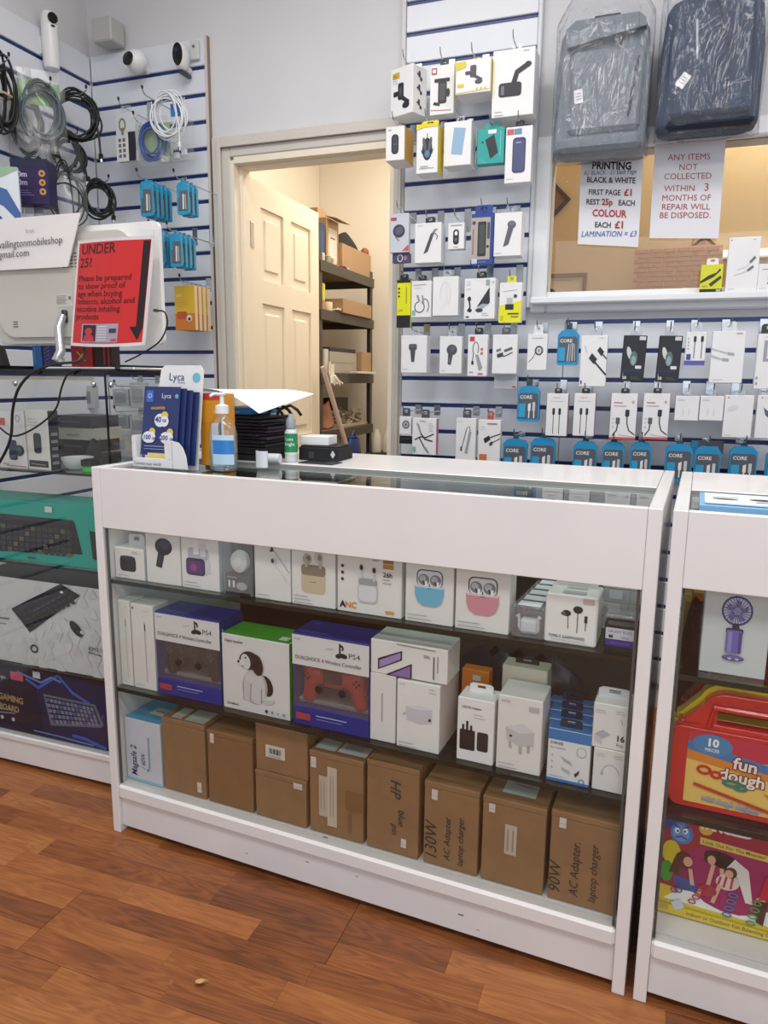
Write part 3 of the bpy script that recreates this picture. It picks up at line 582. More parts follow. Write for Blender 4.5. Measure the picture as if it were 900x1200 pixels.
wp('cable_box', 'small white pack with purple base and two black plugs', (803, 389, 827, 428), [R(0, 0, 1, .14, '5a56a8'), RR(.08, .16, .3, .34, .04, '3f4590')]+place(ic_plugs(DK, .35, .72), .05, .2, 1, .9)+dots(.14, .8, 4, .035, '8a8c92', .1), 1.14, .02, short='purple base cable pack', tab=(.03, .03, 'c8ccd2'))
wp('cable_box', 'wide white carton with faint grey cable pair, below window', (833, 388, 872, 449), [P([(0, .68), (.55, .58), (.56, .55), (0, .64)], 'b9bbc0'), P([(.5, .6), (.7, .58), (.7, .53), (.5, .54)], 'a3a5ab'), P([(0, .55), (.35, .47), (.37, .44), (0, .5)], 'b9bbc0'), P([(.35, .49), (.55, .47), (.55, .42), (.36, .43)], 'a3a5ab'), L([(.1, .06), (.4, .07)], .015, 'b5b5b8'), R(.72, .94, .9, .97, 'd5a9a9')], 1.14, .03, short='wide white carton below window', tab=(.04, .03, 'd5d9de'))
wp('cable_box', 'white carton cut by right picture edge with grey picture panel', (886, 391, 912, 456), [R(.3, .5, .95, .88, '9b9da3'), R(.45, .55, .9, .82, 'd5d6da'), E(.1, .2, .05, .03, '9b9da3'), E(.1, .1, .05, .03, '9b9da3')]+smalltext(.3, .94, 1, .5, '777777'), 1.14, .03, short='white carton at right edge', tab=(.045, .03, '2a2c30'))
# ---- sixth row
core('blue rounded cable pack with two white plugs, left of pink edged cartons', (606, 452, 632, 494), 1.15, short='blue pack left of pink cartons')
for x, n in ((640, 'left'), (672, 'right')):
    wp('cable_box', n+' of two white cartons with pink edge and twin black cables', (x, 461, x+25, 511), place(ic_plugs(DK, .22, .55), .1, .05, .95, .68)+[L([(.3, .9), (.6, .9)], .02, 'c08a92'), L([(.15, .82), (.8, .82)], .015, 'b0b0b4')], 1.14, .035, side='c98a99', short=n+' pink edged carton', tab=(.025, .017, '1d1f24'))
for x, n in ((715, 'left'), (753, 'right')):
    wp('cable_box', n+' of two white cartons with red base and curving black cable', (x, 461, x+31, 515), [R(0, 0, 1, .05, 'c85a5a'), L([(.35, .1), (.95, .06)], .02, 'd88a8a')]+place(ic_curve(DK), .12, .08, .98, .68)+[L([(.12, .8), (.45, .8)], .035, 'c06a70'), L([(.12, .73), (.6, .73)], .025, 'c89098'), O(.84, .82, .05, 'd8a0a4')]+dots(.12, .45, 3, .03, 'b0b0b4', .09), 1.14, .04, side='cc7078', short=n+' red based carton', tab=(.025, .017, '1d1f24'))
for x, n in ((791, 'left'), (820, 'right')):
    wp('adapter_box', n+' of two short plain white cartons in the sixth row', (x, 464, x+28, 493), smalltext(.1, .86, 2, .35, 'a5a5aa')+[L([(.35, .2), (.35, .5)], .03, 'd0d0d4'), L([(.6, .2), (.6, .5)], .03, 'd0d0d4')], 1.14, .05, short=n+' short white carton', tab=(.02, .025, None))
wp('cable_box', 'tall plain white carton right of the short white cartons', (848, 463, 882, 513), [O(.12, .94, .03, '8a8a8e'), E(.3, .7, .2, .06, 'd8dade', 20)]+smalltext(.08, .06, 1, .3), 1.14, .03, short='tall plain carton', tab=(.03, .016, None))
wp('cable_box', 'white carton with grey plug tip at the right picture edge', (886, 463, 912, 514), [P([(.3, .72), (.6, .6), (.9, .45), (.8, .36), (.4, .55)], '5a6070'), O(.2, .94, .04, '9a9a9e')], 1.14, .03, short='carton with grey plug tip', tab=(.03, .016, None))
# ---- lowest visible row
wp('fan_pack', 'small white pack with round grey fan, beside the door frame', (468, 488, 482, 509), [E(.55, .55, .32, .24, '77787e'), E(.55, .55, .2, .15, 'b0b2b8'), E(.55, .55, .08, .06, '44454c')], 1.14, .02, short='small round fan pack', tab=(.03, .03, '4d5058'))
wp('battery_pack', 'small black pack under the round fan pack', (468, 511, 483, 520), [R(.1, .6, .9, .75, '44464c')], 1.15, .02, hk=False, tab=None, col='1b1c20')
wp('cable_box', 'white carton with crossed black cables and pink edge', (483, 490, 511, 533), place(ic_xcable(), .02, .05, .95, .9)+[RR(.03, .06, .17, .22, .05, '7fb5b0'), T('CABLE', .3, .9, .06, '70757a')]+smalltext(.7, .85, 5, .22), 1.13, .03, side='c9788c', short='crossed cable carton', tab=(.03, .03, '4d5058'))
wp('usb_hub_box', 'white carton with slanting grey usb hub, lowest row', (534, 490, 557, 545), place(ic_hub2(), .12, .2, .9, .85)+smalltext(.1, .92, 1, .3), 1.14, .03, short='slanting hub carton', tab=(.03, .03, '4d5058'))
wp('cable_box', 'white carton with black splitter cable and orange square', (560, 492, 586, 545), [P([(.25, .58), (.5, .66), (.56, .56), (.32, .48)], DK), L([(.5, .6), (1, .7)], .05, DK), P([(.5, .48), (.64, .54), (.68, .46), (.54, .42)], '44464c'), L([(.66, .5), (1, .6)], .035, DK), R(.08, .1, .42, .24, 'c9764a'), R(.4, .9, .85, .93, 'c07878')]+smalltext(.1, .84, 2, .3), 1.14, .03, short='splitter cable carton', tab=(.022, .03, 'b4553c'))
names = ['first', 'second', 'third', 'fourth', 'fifth', 'sixth', 'seventh', 'eighth']
for i, (a, b, y) in enumerate(((589, 617, 514), (621, 650, 513), (671, 699, 517), (705, 731, 518), (738, 763, 518), (779, 811, 520), (813, 844, 523), (854, 887, 523))):
    core(names[i]+' blue and grey cable pack from the left, standing in line above the counter', (a, y, b, y+44), 1.15, short=names[i]+' blue cable pack above the counter')
wp('flat_box', 'flat blue and grey box lying behind the seventh cable pack', (810, 517, 848, 531), [R(0, 0, .2, 1, '1f8fc4'), R(.2, .1, 1, .9, '5a5e66'), R(.6, .4, .85, .6, 'a9adb3')], 1.21, .03, hk=False, tab=None, col='54585f')
core('blue cable pack mostly cut off by the right picture edge', (897, 527, 925, 570), 1.15, short='cut off blue pack')

# ---- on the window sill
def sp(name, label, box, front, Y, d, col='e9e9ea', **kw):
    x0, y0, x1, y1 = box; z0 = kw.pop('z', None)
    A, B = onY(x0, y1, Y), onY(x1, y1, Y); T_ = onY((x0+x1)/2, y0, Y); zb = z0 if z0 is not None else onY((x0+x1)/2, y1, Y).z
    return pack(name, label, kw.pop('cat', 'package'), ((A.x+B.x)/2, Y+d/2, zb), B.x-A.x, d, T_.z-zb, kw.pop('rz', 0), col, front=front, **kw)
ZS = WZ0-.022
sp('cable_pack', 'yellow pack with black cable picture standing on the window sill', (819, 310, 845, 346), [R(0, 0, 1, .12, '1d1d1a'), P([(0, .4), (.35, .6), (.7, .7), (.85, .85), (.9, .78), (.6, .55), (.0, .32)], '2a2a20'), P([(.4, .3), (.9, .6), (.95, .5), (.5, .2)], '3a3a28'), T('PRO', .1, .18, .1, '6a6820'), R(.75, .02, .95, .1, 'b0b0a0')], 1.235, .015, 'd6d622', z=ZS, tab=(.035, .02, 'e6e6e6'))
sp('cable_box', 'tall white carton with two grey cables on the window sill', (849, 278, 886, 345), [O(.08, .95, .02, '444444')]+place([L([(.1, .2), (.5, .3), (.7, .5)], .04, LG), P([(.62, .5), (.85, .7), (.92, .62), (.7, .42)], '6a6d74'), L([(.0, .0), (.4, .1), (.6, .2)], .04, LG), P([(.55, .2), (.8, .36), (.86, .28), (.6, .12)], '6a6d74')], .25, .3, .95, .8)+smalltext(.08, .05, 1, .3)+smalltext(.75, .95, 1, .15), 1.237, .025, z=ZS)
sp('earbud_box', 'short white carton at right end of the window sill', (886, 309, 916, 346), [L([(.15, .8), (.6, .8)], .03, '88888c'), L([(.4, .6), (.42, .3)], .02, '88888c'), O(.41, .28, .03, '66686c')]+smalltext(.08, .1, 1, .4), 1.238, .03, z=ZS)
# ---- paper notices taped to the window pane
def sheet_on_wall(name, label, TL, TR, BL, items, Y, col='dfe0e6', cat='notice', curl=.004):
    a, b, c_ = onY(*TL, Y), onY(*TR, Y), onY(*BL, Y); W_ = (b-a).length; H_ = (a-c_).length
    t = thing(name, label, cat, (c_.x, Y, c_.z)); ux = (b-a).normalized(); uz = (a-c_).normalized()
    MB().sheet(lambda u, v: (ux*u*W_+uz*v*H_)+Vector((0, -curl*sin(pi*u)*.0, 0)), 4, 4, mat(col, .7)).sheet(lambda u, v: (ux*(1-u)*W_+uz*v*H_)+Vector((0, .0006, 0)), 1, 1, mat(col, .7)).build('paper', t)
    paint(t, (0, 0, 0), ux*W_, uz*H_, items, rough=.7); return t
RD = 'a5353b'; NV = '2a4a8c'
sheet_on_wall('printing_price_notice', 'price sheet for printing taped on the window below grey backpack', (683, 150, 0)[:2], (756, 150), (677, 286), [
    T('A4 BLACK  70p Page', .10, .755, .05, NV, 3, sh=.2), T('PRINTING', .5, .655, .09, '1c1c22', 0, 'CENTER', .03, .85), T('A3 BLACK - £1 Each Page', .05, .598, .055, NV, 3, sh=.2, sx=.78), T('BLACK & WHITE', .5, .540, .068, '33333a', 0, 'CENTER', .02, .85),
    T('FIRST PAGE', .14, .435, .066, '3a3a40', 0, 'LEFT', .02, .85), T('£1', .72, .435, .08, RD, 0, 'LEFT', .03), T('REST', .11, .350, .066, '3a3a40', 0, 'LEFT', .02, .85), T('25p', .37, .350, .075, RD, 0, 'LEFT', .03, .85), T('EACH', .64, .350, .066, '3a3a40', 0, 'LEFT', .02, .85),
    T('COLOUR', .5, .250, .085, 'b83a44', 0, 'CENTER', .03, .85), T('EACH', .27, .155, .066, '3a3a40', 0, 'LEFT', .02, .85), T('£1', .60, .155, .085, RD, 0, 'LEFT', .03), T('LAMINATION = £3', .05, .065, .07, '2c58a8', 3, sx=.85, sh=.25)], 1.2935)
sheet_on_wall('uncollected_items_notice', 'notice in red capitals about uncollected items taped below the blue backpack', (768, 163), (851, 160), (761, 279), [
    T('ANY ITEMS', .5, .785, .085, 'a84a4c', 0, 'CENTER'), T('NOT', .5, .685, .085, 'a84a4c', 0, 'CENTER'), T('COLLECTED', .5, .595, .085, 'a84a4c', 0, 'CENTER'), T('WITHIN', .17, .475, .085, 'a84a4c'), T('3', .74, .475, .11, 'a84a4c'),
    T('MONTHS OF', .5, .380, .085, 'a84a4c', 0, 'CENTER'), T('REPAIR WILL', .5, .290, .085, 'a84a4c', 0, 'CENTER'), T('BE DISPOSED.', .5, .205, .085, 'a84a4c', 0, 'CENTER')], 1.2935)

# ---- backpacks in clear bags
def backpack(name, label, x0, x1, z0, z1, y, col, dark, hand, variant):
    t = thing(name, label, 'backpack', ((x0+x1)/2, y, z0)); W_, H_, D = x1-x0, z1-z0, .13
    m = mat(col, .85, 0, .12, 60, .3); md = mat(dark, .8)
    def surf(u, v):     # rounded slab, fuller at the bottom, drawn in at the top
        a = 2*pi*u; ex = .28; cx = math.copysign(abs(cos(a))**ex, cos(a)); cy = math.copysign(abs(sin(a))**.45, sin(a))
        z = v*H_; e = min(1, max(0, (1-v)/.10))**.5 if v > .9 else (min(1, v/.05)**.5 if v < .05 else 1)
        wv = (.5*(1-.10*max(0, v-.6)/.4))*(e*.22+.78); dv = .5*(.75+.25*sin(pi*min(1, .15+v*.8)))*(e*.6+.4)
        return (cx*W_*wv, cy*D*dv*(1+.03*sin(9*v+4*u)), z)
    MB().sheet(surf, 48, 30, m).build('shell', t, smooth=60)
    # end caps
    k = MB(); 
    for v, f in ((0, 1), (1, 0)):
        vs = [surf(i/48, v) for i in range(48)]; k.add(vs, [list(range(48))[::-1] if f else list(range(48))], m)
    k.build('gusset', t)
    yf = -D*.5; s = lambda u, v: (-W_/2+u*W_, v*H_)
    if variant == 0:
        # slanting top flap, zipped front pocket, side zip, base band
        b = MB(); b.prism([s(.12, .78), s(.93, .87), s(.92, .93), s(.85, .975), s(.2, .975), s(.10, .92)], yf-.012, yf+.02, m).build('top_flap', t)
        MB().tube([(*[s(.12, .775)[0]], yf-.014, s(.12, .775)[1]), (s(.5, .82)[0], yf-.016, s(.5, .82)[1]), (s(.93, .865)[0], yf-.012, s(.93, .865)[1])], .0035, md).build('zip', t)
        MB().box((*[s(.16, 0)[0]], yf-.011, s(0, .15)[1]), (s(.92, 0)[0], yf+.02, s(0, .76)[1]), m, bev=.012).build('front_pocket', t)
        MB().tube([(s(.80, 0)[0], yf-.014, s(0, .24)[1]), (s(.84, 0)[0], yf-.015, s(0, .5)[1]), (s(.87, 0)[0], yf-.013, s(0, .66)[1])], .0045, mat('1b2438', .4)).build('zip', t)
        MB().tube([(s(.70, 0)[0], yf-.013, s(0, .80)[1]), (s(.67, 0)[0], yf-.02, s(0, .75)[1])], .004, md).build('zip_pull', t)
        MB().box((s(.06, 0)[0], yf-.010, .006), (s(.95, 0)[0], yf+.03, s(0, .13)[1]), m, bev=.012).build('base_band', t)
        lab = (.27, .42)
    else:
        MB().box((s(.12, 0)[0], yf-.010, s(0, .10)[1]), (s(.9, 0)[0], yf+.02, s(0, .82)[1]), m, bev=.015).build('front_pocket', t)
        MB().tube([(s(.36, 0)[0], yf-.013, s(0, .5)[1]), (s(.33, 0)[0], yf-.014, s(0, .78)[1])], .004, mat('9aa2ad', .3, .6)).build('zip', t)
        MB().box((s(.1, 0)[0], yf-.010, .004), (s(.95, 0)[0], yf+.03, s(0, .085)[1]), md, bev=.010).build('base_band', t)
        MB().tube([(s(.66, 0)[0], yf-.012, s(0, .12)[1]), (s(.66, 0)[0], yf-.014, s(0, .55)[1]), (s(.5, 0)[0], yf-.012, s(0, .92)[1])], .003, md).build('seam', t)
        lab = (.24, .36)
    MB().tube([(-.04, .02, H_-.004), (-.035, .02, H_+.03), (.035, .02, H_+.03), (.04, .02, H_-.004)], .008, md).build('carry_handle', t)
    for sx in (-1, 1): MB().sheet(lambda u, v: (sx*(.05+.05*v)+.03*(u-.5), .055+.012*sin(pi*v), H_*(.95-.75*v)), 2, 10, md).build('shoulder_strap', t)
    L_ = MB().box((-.013, -.0008, -.02), (.013, 0, .02), mat('e6e6e6', .5)); o = L_.build('price_sticker', t, loc=(-W_/2+lab[0]*W_, yf-.0125, lab[1]*H_), rot=(0, radians(-8 if variant == 0 else 35), 0))
    paint(o, (-.013, -.0008, -.02), (.026, 0, 0), (0, 0, .04), [L([(.2, .3+.2*i), (.8, .3+.2*i)], .06, '77777c') for i in range(3)], lift=.0003)
    # the clear bag
    rnd = random.Random(variant+3)
    ph = [rnd.uniform(0, 6) for _ in range(6)]
    def bag(u, v):
        a = 2*pi*u; cx = math.copysign(abs(cos(a))**.5, cos(a)); cy = math.copysign(abs(sin(a))**.6, sin(a)); z = -.010+v*(H_+.12)
        wob = .005*sin(7*a+ph[0]+4*v)+.004*sin(13*a+ph[1]-7*v); f = 1 if v < .8 else 1-.35*(v-.8)/.2
        fd = 1 if v < .72 else 1-.8*(v-.72)/.28
        fb = min(1, .25+v*12)
        return (cx*(W_*.5+.004+wob*.5)*f, cy*(D*.5+.026+wob)*fd*fb, z)
    MB().sheet(bag, 60, 26, FILM).build('plastic_film', t, smooth=60)['label'] = 'crinkled clear plastic bag'
    MB().tube([(0, 0, H_+.10), (0, 0, H_+.22), (.0, .02, H_+.25)], .003, CHROME).build('hanger', t)
    return t
a, b = onY(650, 100, 1.13), onY(763, 100, 1.13)
backpack('backpack', 'grey fabric backpack with slanted zip, wrapped in clear plastic', a.x, b.x-.004, onY(705, 178, 1.13).z, onY(705, 18, 1.13).z, 1.195, '7f878e', '343a42', 0, 0)
a, b = onY(775, 90, 1.13), onY(895, 90, 1.13)
backpack('backpack', 'dark blue fabric backpack right of the grey one, wrapped in clear plastic', a.x-.006, b.x, onY(835, 150, 1.13).z, onY(835, -14, 1.13).z, 1.195, '213654', '141e33', 0, 1)

# ---- things seen through the window, plus pane reflections built as objects
def flatframe(name, label, cat, x0, x1, z0, z1, Y, fcol, items, rot=0, bg='d9c39a'):
    t = thing(name, label, cat, ((x0+x1)/2, Y, (z0+z1)/2), rx=0, ry=rot); W_, H_ = x1-x0, z1-z0
    b = MB(); f = .018; m = mat(fcol, .5)
    b.box((-W_/2, -.012, -H_/2), (-W_/2+f, 0, H_/2), m).box((W_/2-f, -.012, -H_/2), (W_/2, 0, H_/2), m).box((-W_/2+f, -.012, -H_/2), (W_/2-f, 0, -H_/2+f), m).box((-W_/2+f, -.012, H_/2-f), (W_/2-f, 0, H_/2), m); b.build('frame', t)
    MB().box((-W_/2+f, -.004, -H_/2+f), (W_/2-f, 0, H_/2-f), mat(bg, .7)).build('picture_panel', t)
    paint(t, (-W_/2, -.004, -H_/2), (W_, 0, 0), (0, 0, H_), items, lift=.0005); return t
p, q = onY(628, 322, 2.395), onY(686, 356, 2.395)
flatframe('framed_picture', 'brown framed pale picture seen low through the window', 'picture', p.x, q.x, q.z, p.z, 2.398, '8a6238', [E(.3, .35, .12, .18, '2a2420'), R(.62, .3, .75, .42, 'a03c2c'), L([(.35, .8), (.7, .78)], .01, '9a8a6a')])
p = onY(645, 236, 2.395)
flatframe('diamond_sign', 'small brown diamond shaped sign seen at left of the window', 'sign', p.x-.07, p.x+.07, p.z-.07, p.z+.07, 2.385, '4a3424', [T('?', .4, .3, .4, 'c9b080')], rot=radians(45), bg='8a6a44')
t = thing('coat_hook', 'dark double coat hook on the side room wall', 'hook', onY(825, 283, 2.39))
MB().lathe([(.05, 0), (.05, .012), (.04, .016)], mat('c9a878', .6), Matrix.Translation((0, .01, 0))@Matrix.Rotation(radians(90), 4, 'X')).build('round_plate', t)
for s in (-1, 1): MB().tube([(0, -.01, .02), (s*.02, -.03, -.0), (s*.045, -.035, -.025)], .007, mat('5a2c20', .5)).build('prong', t)
t = thing('reflection_bar', 'glowing white bar standing in for a reflection in the window pane', 'reflection', onY(860, 297, 2.37))  # no fixture here: added glowing bar imitates a light mirrored in the pane
em = bpy.data.materials.new('reflection_glow'); em.use_nodes = True; em.node_tree.nodes['Principled BSDF'].inputs['Emission Color'].default_value = (1, .88, .72, 1); em.node_tree.nodes['Principled BSDF'].inputs['Emission Strength'].default_value = 1.6
MB().box((-.17, -.015, -.012), (.3, .015, .012), em, bev=.005).build('tube', t); MB().box((-.19, .0155, -.02), (.32, .028, .02), mat('e0d8c8', .5)).build('housing', t)
brk = thing('brick_reflection', 'pinkish brick patterned panel standing in for a reflection in the window', 'panel', onY(790, 352, 2.3)); A_, B_ = onY(765, 292, 2.3), onY(865, 352, 2.3)  # added board and bricks imitate a brick-like reflection in the pane
MB().box((-(B_.x-A_.x)/2, .0, 0), ((B_.x-A_.x)/2, .02, A_.z-B_.z), mat('dcb98c', .8)).build('board', brk)
bk = MB().box((-.027, -.004, 0), (.027, 0, .016), mat('d2a078', .85, 0, .15, 20))
b0 = bk.build('brick', brk); nb = 0; Wb, Hb = B_.x-A_.x, A_.z-B_.z
for r_ in range(int(Hb/.021)):
    for c_ in range(int(Wb/.06)):
        o = b0 if nb == 0 else b0.copy()
        if nb: COL.objects.link(o); o.parent = brk
        o.location = (-Wb/2+.032+c_*.06+(.015 if r_ % 2 else -.0), -.0003, .003+r_*.021); nb += 1
        if nb > 120: break
# ================================================================== THE TWO GLASS FRONTED COUNTERS
WM = 1.293; GAP = .0165; CD = .596; CH = .97
SH1, SH2, BASE = .690, .405, .142
DOORL = mat('2c2624', .12, 0, .08, 3); DOORR = mat('59605c', .16, 0, .05, 3); SCUFF = mat('e4e2e2', .38, 0, .06, 5)
def counter(x0, W_, label, yb=.27, s1=SH1, s2=SH2, fp=.822):
    t = thing('display_counter', label, 'counter', cW(x0, 0, 0), TH)
    e = .024
    for a in (0, W_-e): MB().box((a, 0, 0), (a+e, CD, CH), WHITE, bev=.0015).build('side_panel', t)
    MB().box((e+.0005, .001, fp), (W_-e-.0005, .019, CH-.0005), WHITE, bev=.0012).build('front_panel', t)
    MB().box((e+.0005, .010, .018), (W_-e-.0005, .028, .1005), SCUFF, bev=.001).build('plinth', t)
    MB().box((e+.0005, -.002, .101), (W_-e-.0005, .030, .1395), WHITE, bev=.006).build('base_rail', t)
    MB().box((e+.0005, .0305, .12), (W_-e-.0005, CD-.035, BASE-.002), WHITE).build('base_board', t)
    for nm, z in (('glass_shelf', s1), ('glass_shelf', s2)):
        s = MB().box((e+.001, .014, z-.010), (W_-e-.001, CD-.10, z), GLASSG); s.box((e+.0012, .0125, z-.0102), (W_-e-.0012, .0139, z+.0001), EDGE); s.build(nm, t)
    MB().box((e+.001, .004, .1398), (W_-e-.001, .008, fp-.0005), GLASS).build('front_glass', t)
    MB().box((e+.001, .0195, CH-.014), (W_-e-.001, yb+.02, CH-.008), GLASSTOP).build('top_glass', t)
    MB().box((e+.001, yb, CH-.024), (W_-e-.001, CD, CH+.0003), WHITE, bev=.0012).box((e+.001, yb-.002, CH-.008), (W_-e-.001, yb-.0002, CH-.001), mat('8d8f8c', .4)).build('rear_worktop', t)
    m_ = W_*.47
    MB().box((e+.001, CD-.030, .1), (m_, CD-.026, CH-.026), DOORL).build('sliding_door', t)
    MB().box((m_-.02, CD-.040, .1), (W_-e-.001, CD-.036, CH-.026), DOORR).build('sliding_door', t)
    for a in (e+.0015, W_-e-.0085): MB().box((a, .0085, .14), (a+.005, .013, .8215), mat('4a4d4c', .4)).build('glass_channel', t)
    return t
mc = counter(0, WM, 'white glass fronted shop counter with brown cartons on its bottom shelf')
rc = counter(WM+GAP, 1.2, 'white counter cut by the right picture edge, holding toys and a fan box', s1=.673, s2=.400, fp=.834)
RS1, RS2 = .673, .400
sc = MB()
for px, py, r in ((381, 981, .006), (289, 1000, .003), (540, 1072, .006), (418, 1027, .003), (560, 1090, .003), (360, 1010, .004)):
    p = cY(px, py, .0095); sc.box((p.x-r, .0097, p.z-r*.35), (p.x+r, .0099, p.z+r*.2), mat('6b6664', .8))
o = sc.build('scuff_mark', mc); o['kind'] = 'stuff'

def cp(name, label, bl, br, topy, z, front=(), yf=.032, d=.08, col='e8e7e3', cat='package', rz=0, **kw):
    A, B, T_ = cY(bl[0], bl[1], yf), cY(br[0], br[1], yf), cY(bl[0], topy, yf)
    lo_, hi_ = (.0275, WM-.0275) if A.x < WM else (WM+GAP+.0275, 9)
    A.x = max(A.x, lo_); B.x = min(B.x, hi_)
    W_, H_ = B.x-A.x-.0012, T_.z-A.z
    return pack(name, label, cat, cW((A.x+B.x)/2, yf+d/2, z+.0004), W_, d, H_, TH+rz, col, front=front, **kw)
WC_ = 'dfddd8'
# ---- upper shelf
cp('speaker_box', 'white carton with small black cylinder speaker, far left on upper shelf', (131, 690), (171, 698), 655, SH1, [RR(.18, .25, .72, .72, .1, '191b24'), E(.45, .7, .26, .06, '2a2c38')]+smalltext(.6, .9, 2, .25)+smalltext(.1, .12, 1, .5), d=.06, tab=(.05, .03, 'dfdedb'), right=[R(0, 0, 1, 1, 'c9d6da')])
cp('car_charger_box', 'white carton with angled black car charger, second from left', (173, 693), (213, 700), 622, SH1, place([E(.55, .68, .36, .26, '1c1e28'), P([(.35, .62), (.6, .5), (.45, .02), (.2, .06)], '1c1e28'), E(.62, .74, .22, .15, '363a4c'), L([(.35, .15), (.42, .4)], .05, '4a4e60')], .15, .25, .85, .78)+smalltext(.5, .92, 1, .4)+[O(.07, .95, .03, '555555')], d=.045)
cp('earbud_box', 'white carton with open earbud case and purple screen, third from left', (214, 699), (258, 707), 626, SH1, place([RR(.1, .42, .85, .72, .1, 'b9bcc4'), RR(.3, .55, .5, .95, .05, 'e9eaee'), RR(.55, .5, .75, .85, .05, 'd5d7de'), RR(.02, .0, .72, .45, .12, '3b2a52'), RR(.06, .04, .66, .38, .08, '5a3a78'), E(.3, .2, .12, .1, '9a4a80'), P([(.72, .02), (.9, .1), (.88, .45), (.72, .42)], 'd5d7dc')], .12, .22, .85, .82)+smalltext(.6, .93, 2, .3)+smalltext(.08, .1, 2, .5), d=.05, right=[R(0, 0, 1, 1, 'cfdbe0')])
t = cp('earbud_case_pack', 'clear box with white earbud case over a brown photo base', (262, 707), (297, 714), 632, SH1, [], d=.05, m=CLEARP, body='clear_shell')
W4 = .085
b = MB().box((-.034, -.024, .001), (.034, .02, .048), mat('3a302e', .4)).build('printed_base', t); paint(b, (-.034, -.0242, .001), (.068, 0, 0), (0, 0, .047), [E(.65, .45, .22, .2, 'b9b6b4'), RR(.12, .35, .2, .7, .03, 'd9d9d9'), RR(.3, .35, .38, .7, .03, 'd9d9d9'), T('SMATE PRO', .06, .82, .12, 'd5d0cc'), R(0, 0, 1, .12, '1e1816')])
MB().lathe([(.012, 0), (.021, .004), (.024, .012), (.022, .02), (.010, .025)], mat('f0f0f0', .2), Matrix.Translation((0, .0, .078))@Matrix.Rotation(radians(90), 4, 'X')@Matrix.Diagonal((1, 1.15, 1, 1)), 24).build('earbud_case', t, smooth=True)
cp('earphone_box', 'white carton with white wired earphones picture on upper shelf', (299, 713), (341, 720), 637, SH1, place(ic_wearbuds(), .18, .2, 1, .85)+smalltext(.7, .93, 2, .2)+smalltext(.06, .07, 2, .5)+[T('VYTE', .07, .92, .045, '888888')], d=.03)
cp('earbud_box', 'white carton with beige earbuds and open beige case', (342, 720), (393, 728), 643, SH1, place([RR(.05, .02, .95, .5, .16, 'cdbfa2'), RR(.05, .42, .95, .66, .12, '8a7e70'), E(.28, .78, .17, .12, 'b8ab96'), E(.7, .84, .17, .14, 'cfc8ba'), E(.32, .8, .08, .06, '7a7064'), E(.74, .84, .08, .07, '8f887c'), RR(.2, .6, .3, .78, .03, 'c2b59c'), RR(.72, .6, .82, .78, .03, 'c2b59c'), L([(.38, .28), (.62, .28)], .02, '8f836c')], .2, .18, .82, .85)+smalltext(.7, .93, 2, .22)+smalltext(.06, .14, 3, .45)+[T('VYTE', .05, .92, .045, '888888')], d=.045)
cp('earbud_box', 'wide white carton with orange lettering and white earbuds, black handle', (395, 727), (470, 741), 651, SH1, [RR(.04, .86, .24, .95, .02, 'd9912c'), T('JOYR', .06, .885, .05, '5a3c10'), R(.72, .80, .88, .92, '9a7434'), R(.72, .72, .88, .79, 'b58a3a'), T('26h', .72, .60, .10, '2a2a2e', bold=.02), T('A', .05, .07, .13, '1c1c1e', bold=.05), T('NC', .13, .07, .13, 'd9912c', bold=.03), RR(.76, .05, .9, .10, .02, 'd9a04c')]+dots(.09, .7, 3, .025, '3a3c40', .10)+smalltext(.55, .88, 2, .13)+smalltext(.72, .56, 2, .16)+place([RR(.1, .0, .9, .5, .2, 'c5c7cb'), RR(.14, .04, .86, .46, .16, 'dddfe2'), RR(.12, .44, .88, .62, .1, '9fa2a8'), RR(.2, .6, .28, .9, .04, 'cfd1d6'), RR(.72, .55, .8, .85, .04, 'cfd1d6'), E(.24, .88, .07, .07, '2c2e34'), E(.76, .84, .07, .07, '2c2e34')], .3, .18, .68, .78), d=.05, tab=(.04, .012, '1c1a22'))
cp('earbud_box', 'white carton with sky blue earbud case picture', (474, 741), (530, 751), 655, SH1, place(ic_buds('3d5566', '6fb7d2'), .17, .22, .85, .76)+smalltext(.7, .93, 2, .22, '6a6a70')+smalltext(.06, .1, 2, .6)+[T('VYTE', .06, .92, .045, '888888')], d=.045)
cp('earbud_box', 'white carton with dusty pink earbud case picture', (532, 751), (595, 762), 662, SH1, place(ic_buds('4a3c42', 'd08f9c'), .17, .2, .85, .74)+smalltext(.7, .93, 3, .22, '6a6a70')+smalltext(.06, .1, 2, .6)+[T('VYTE', .06, .92, .045, '888888')], d=.055)
# five clear earbud boxes one behind another
A = cY(588, 759, .035); B = cY(627, 764, .035); T_ = cY(588, 722, .035)
WW, HH = B.x-A.x, T_.z-A.z
PL = ['nearest', 'second', 'third', 'fourth', 'rearmost']
for i in range(5):
    t = thing('clear_earbud_box', PL[i]+' of the five clear boxes of white earbuds in a row', 'package', cW((A.x+B.x)/2+.017+.002*i, .05+.042*i, SH1+.0004), TH, 'clear earbud boxes in a row')
    MB().box((-WW/2, -.018, 0), (WW/2, .018, HH), CLEARP, bev=.003).build('clear_shell', t)
    MB().box((-WW*.3, -.012, .006), (WW*.3, .012, HH*.55), mat('eef0f3', .3), bev=.006).build('earbud_case', t)
    for s in (-1, 1): MB().tube([(s*WW*.28, -.013, HH*.3), (s*WW*.28, -.014, HH*.6), (s*WW*.33, -.014, HH*.68)], [.002, .0025, .005], mat('f4f4f6', .25), 8).build('earbud', t, smooth=True)
    MB().box((-WW*.32, -.017, HH+.0002), (WW*.34, .012, HH+.0012), mat('e8edf2', .3)).build('paper_label', t)
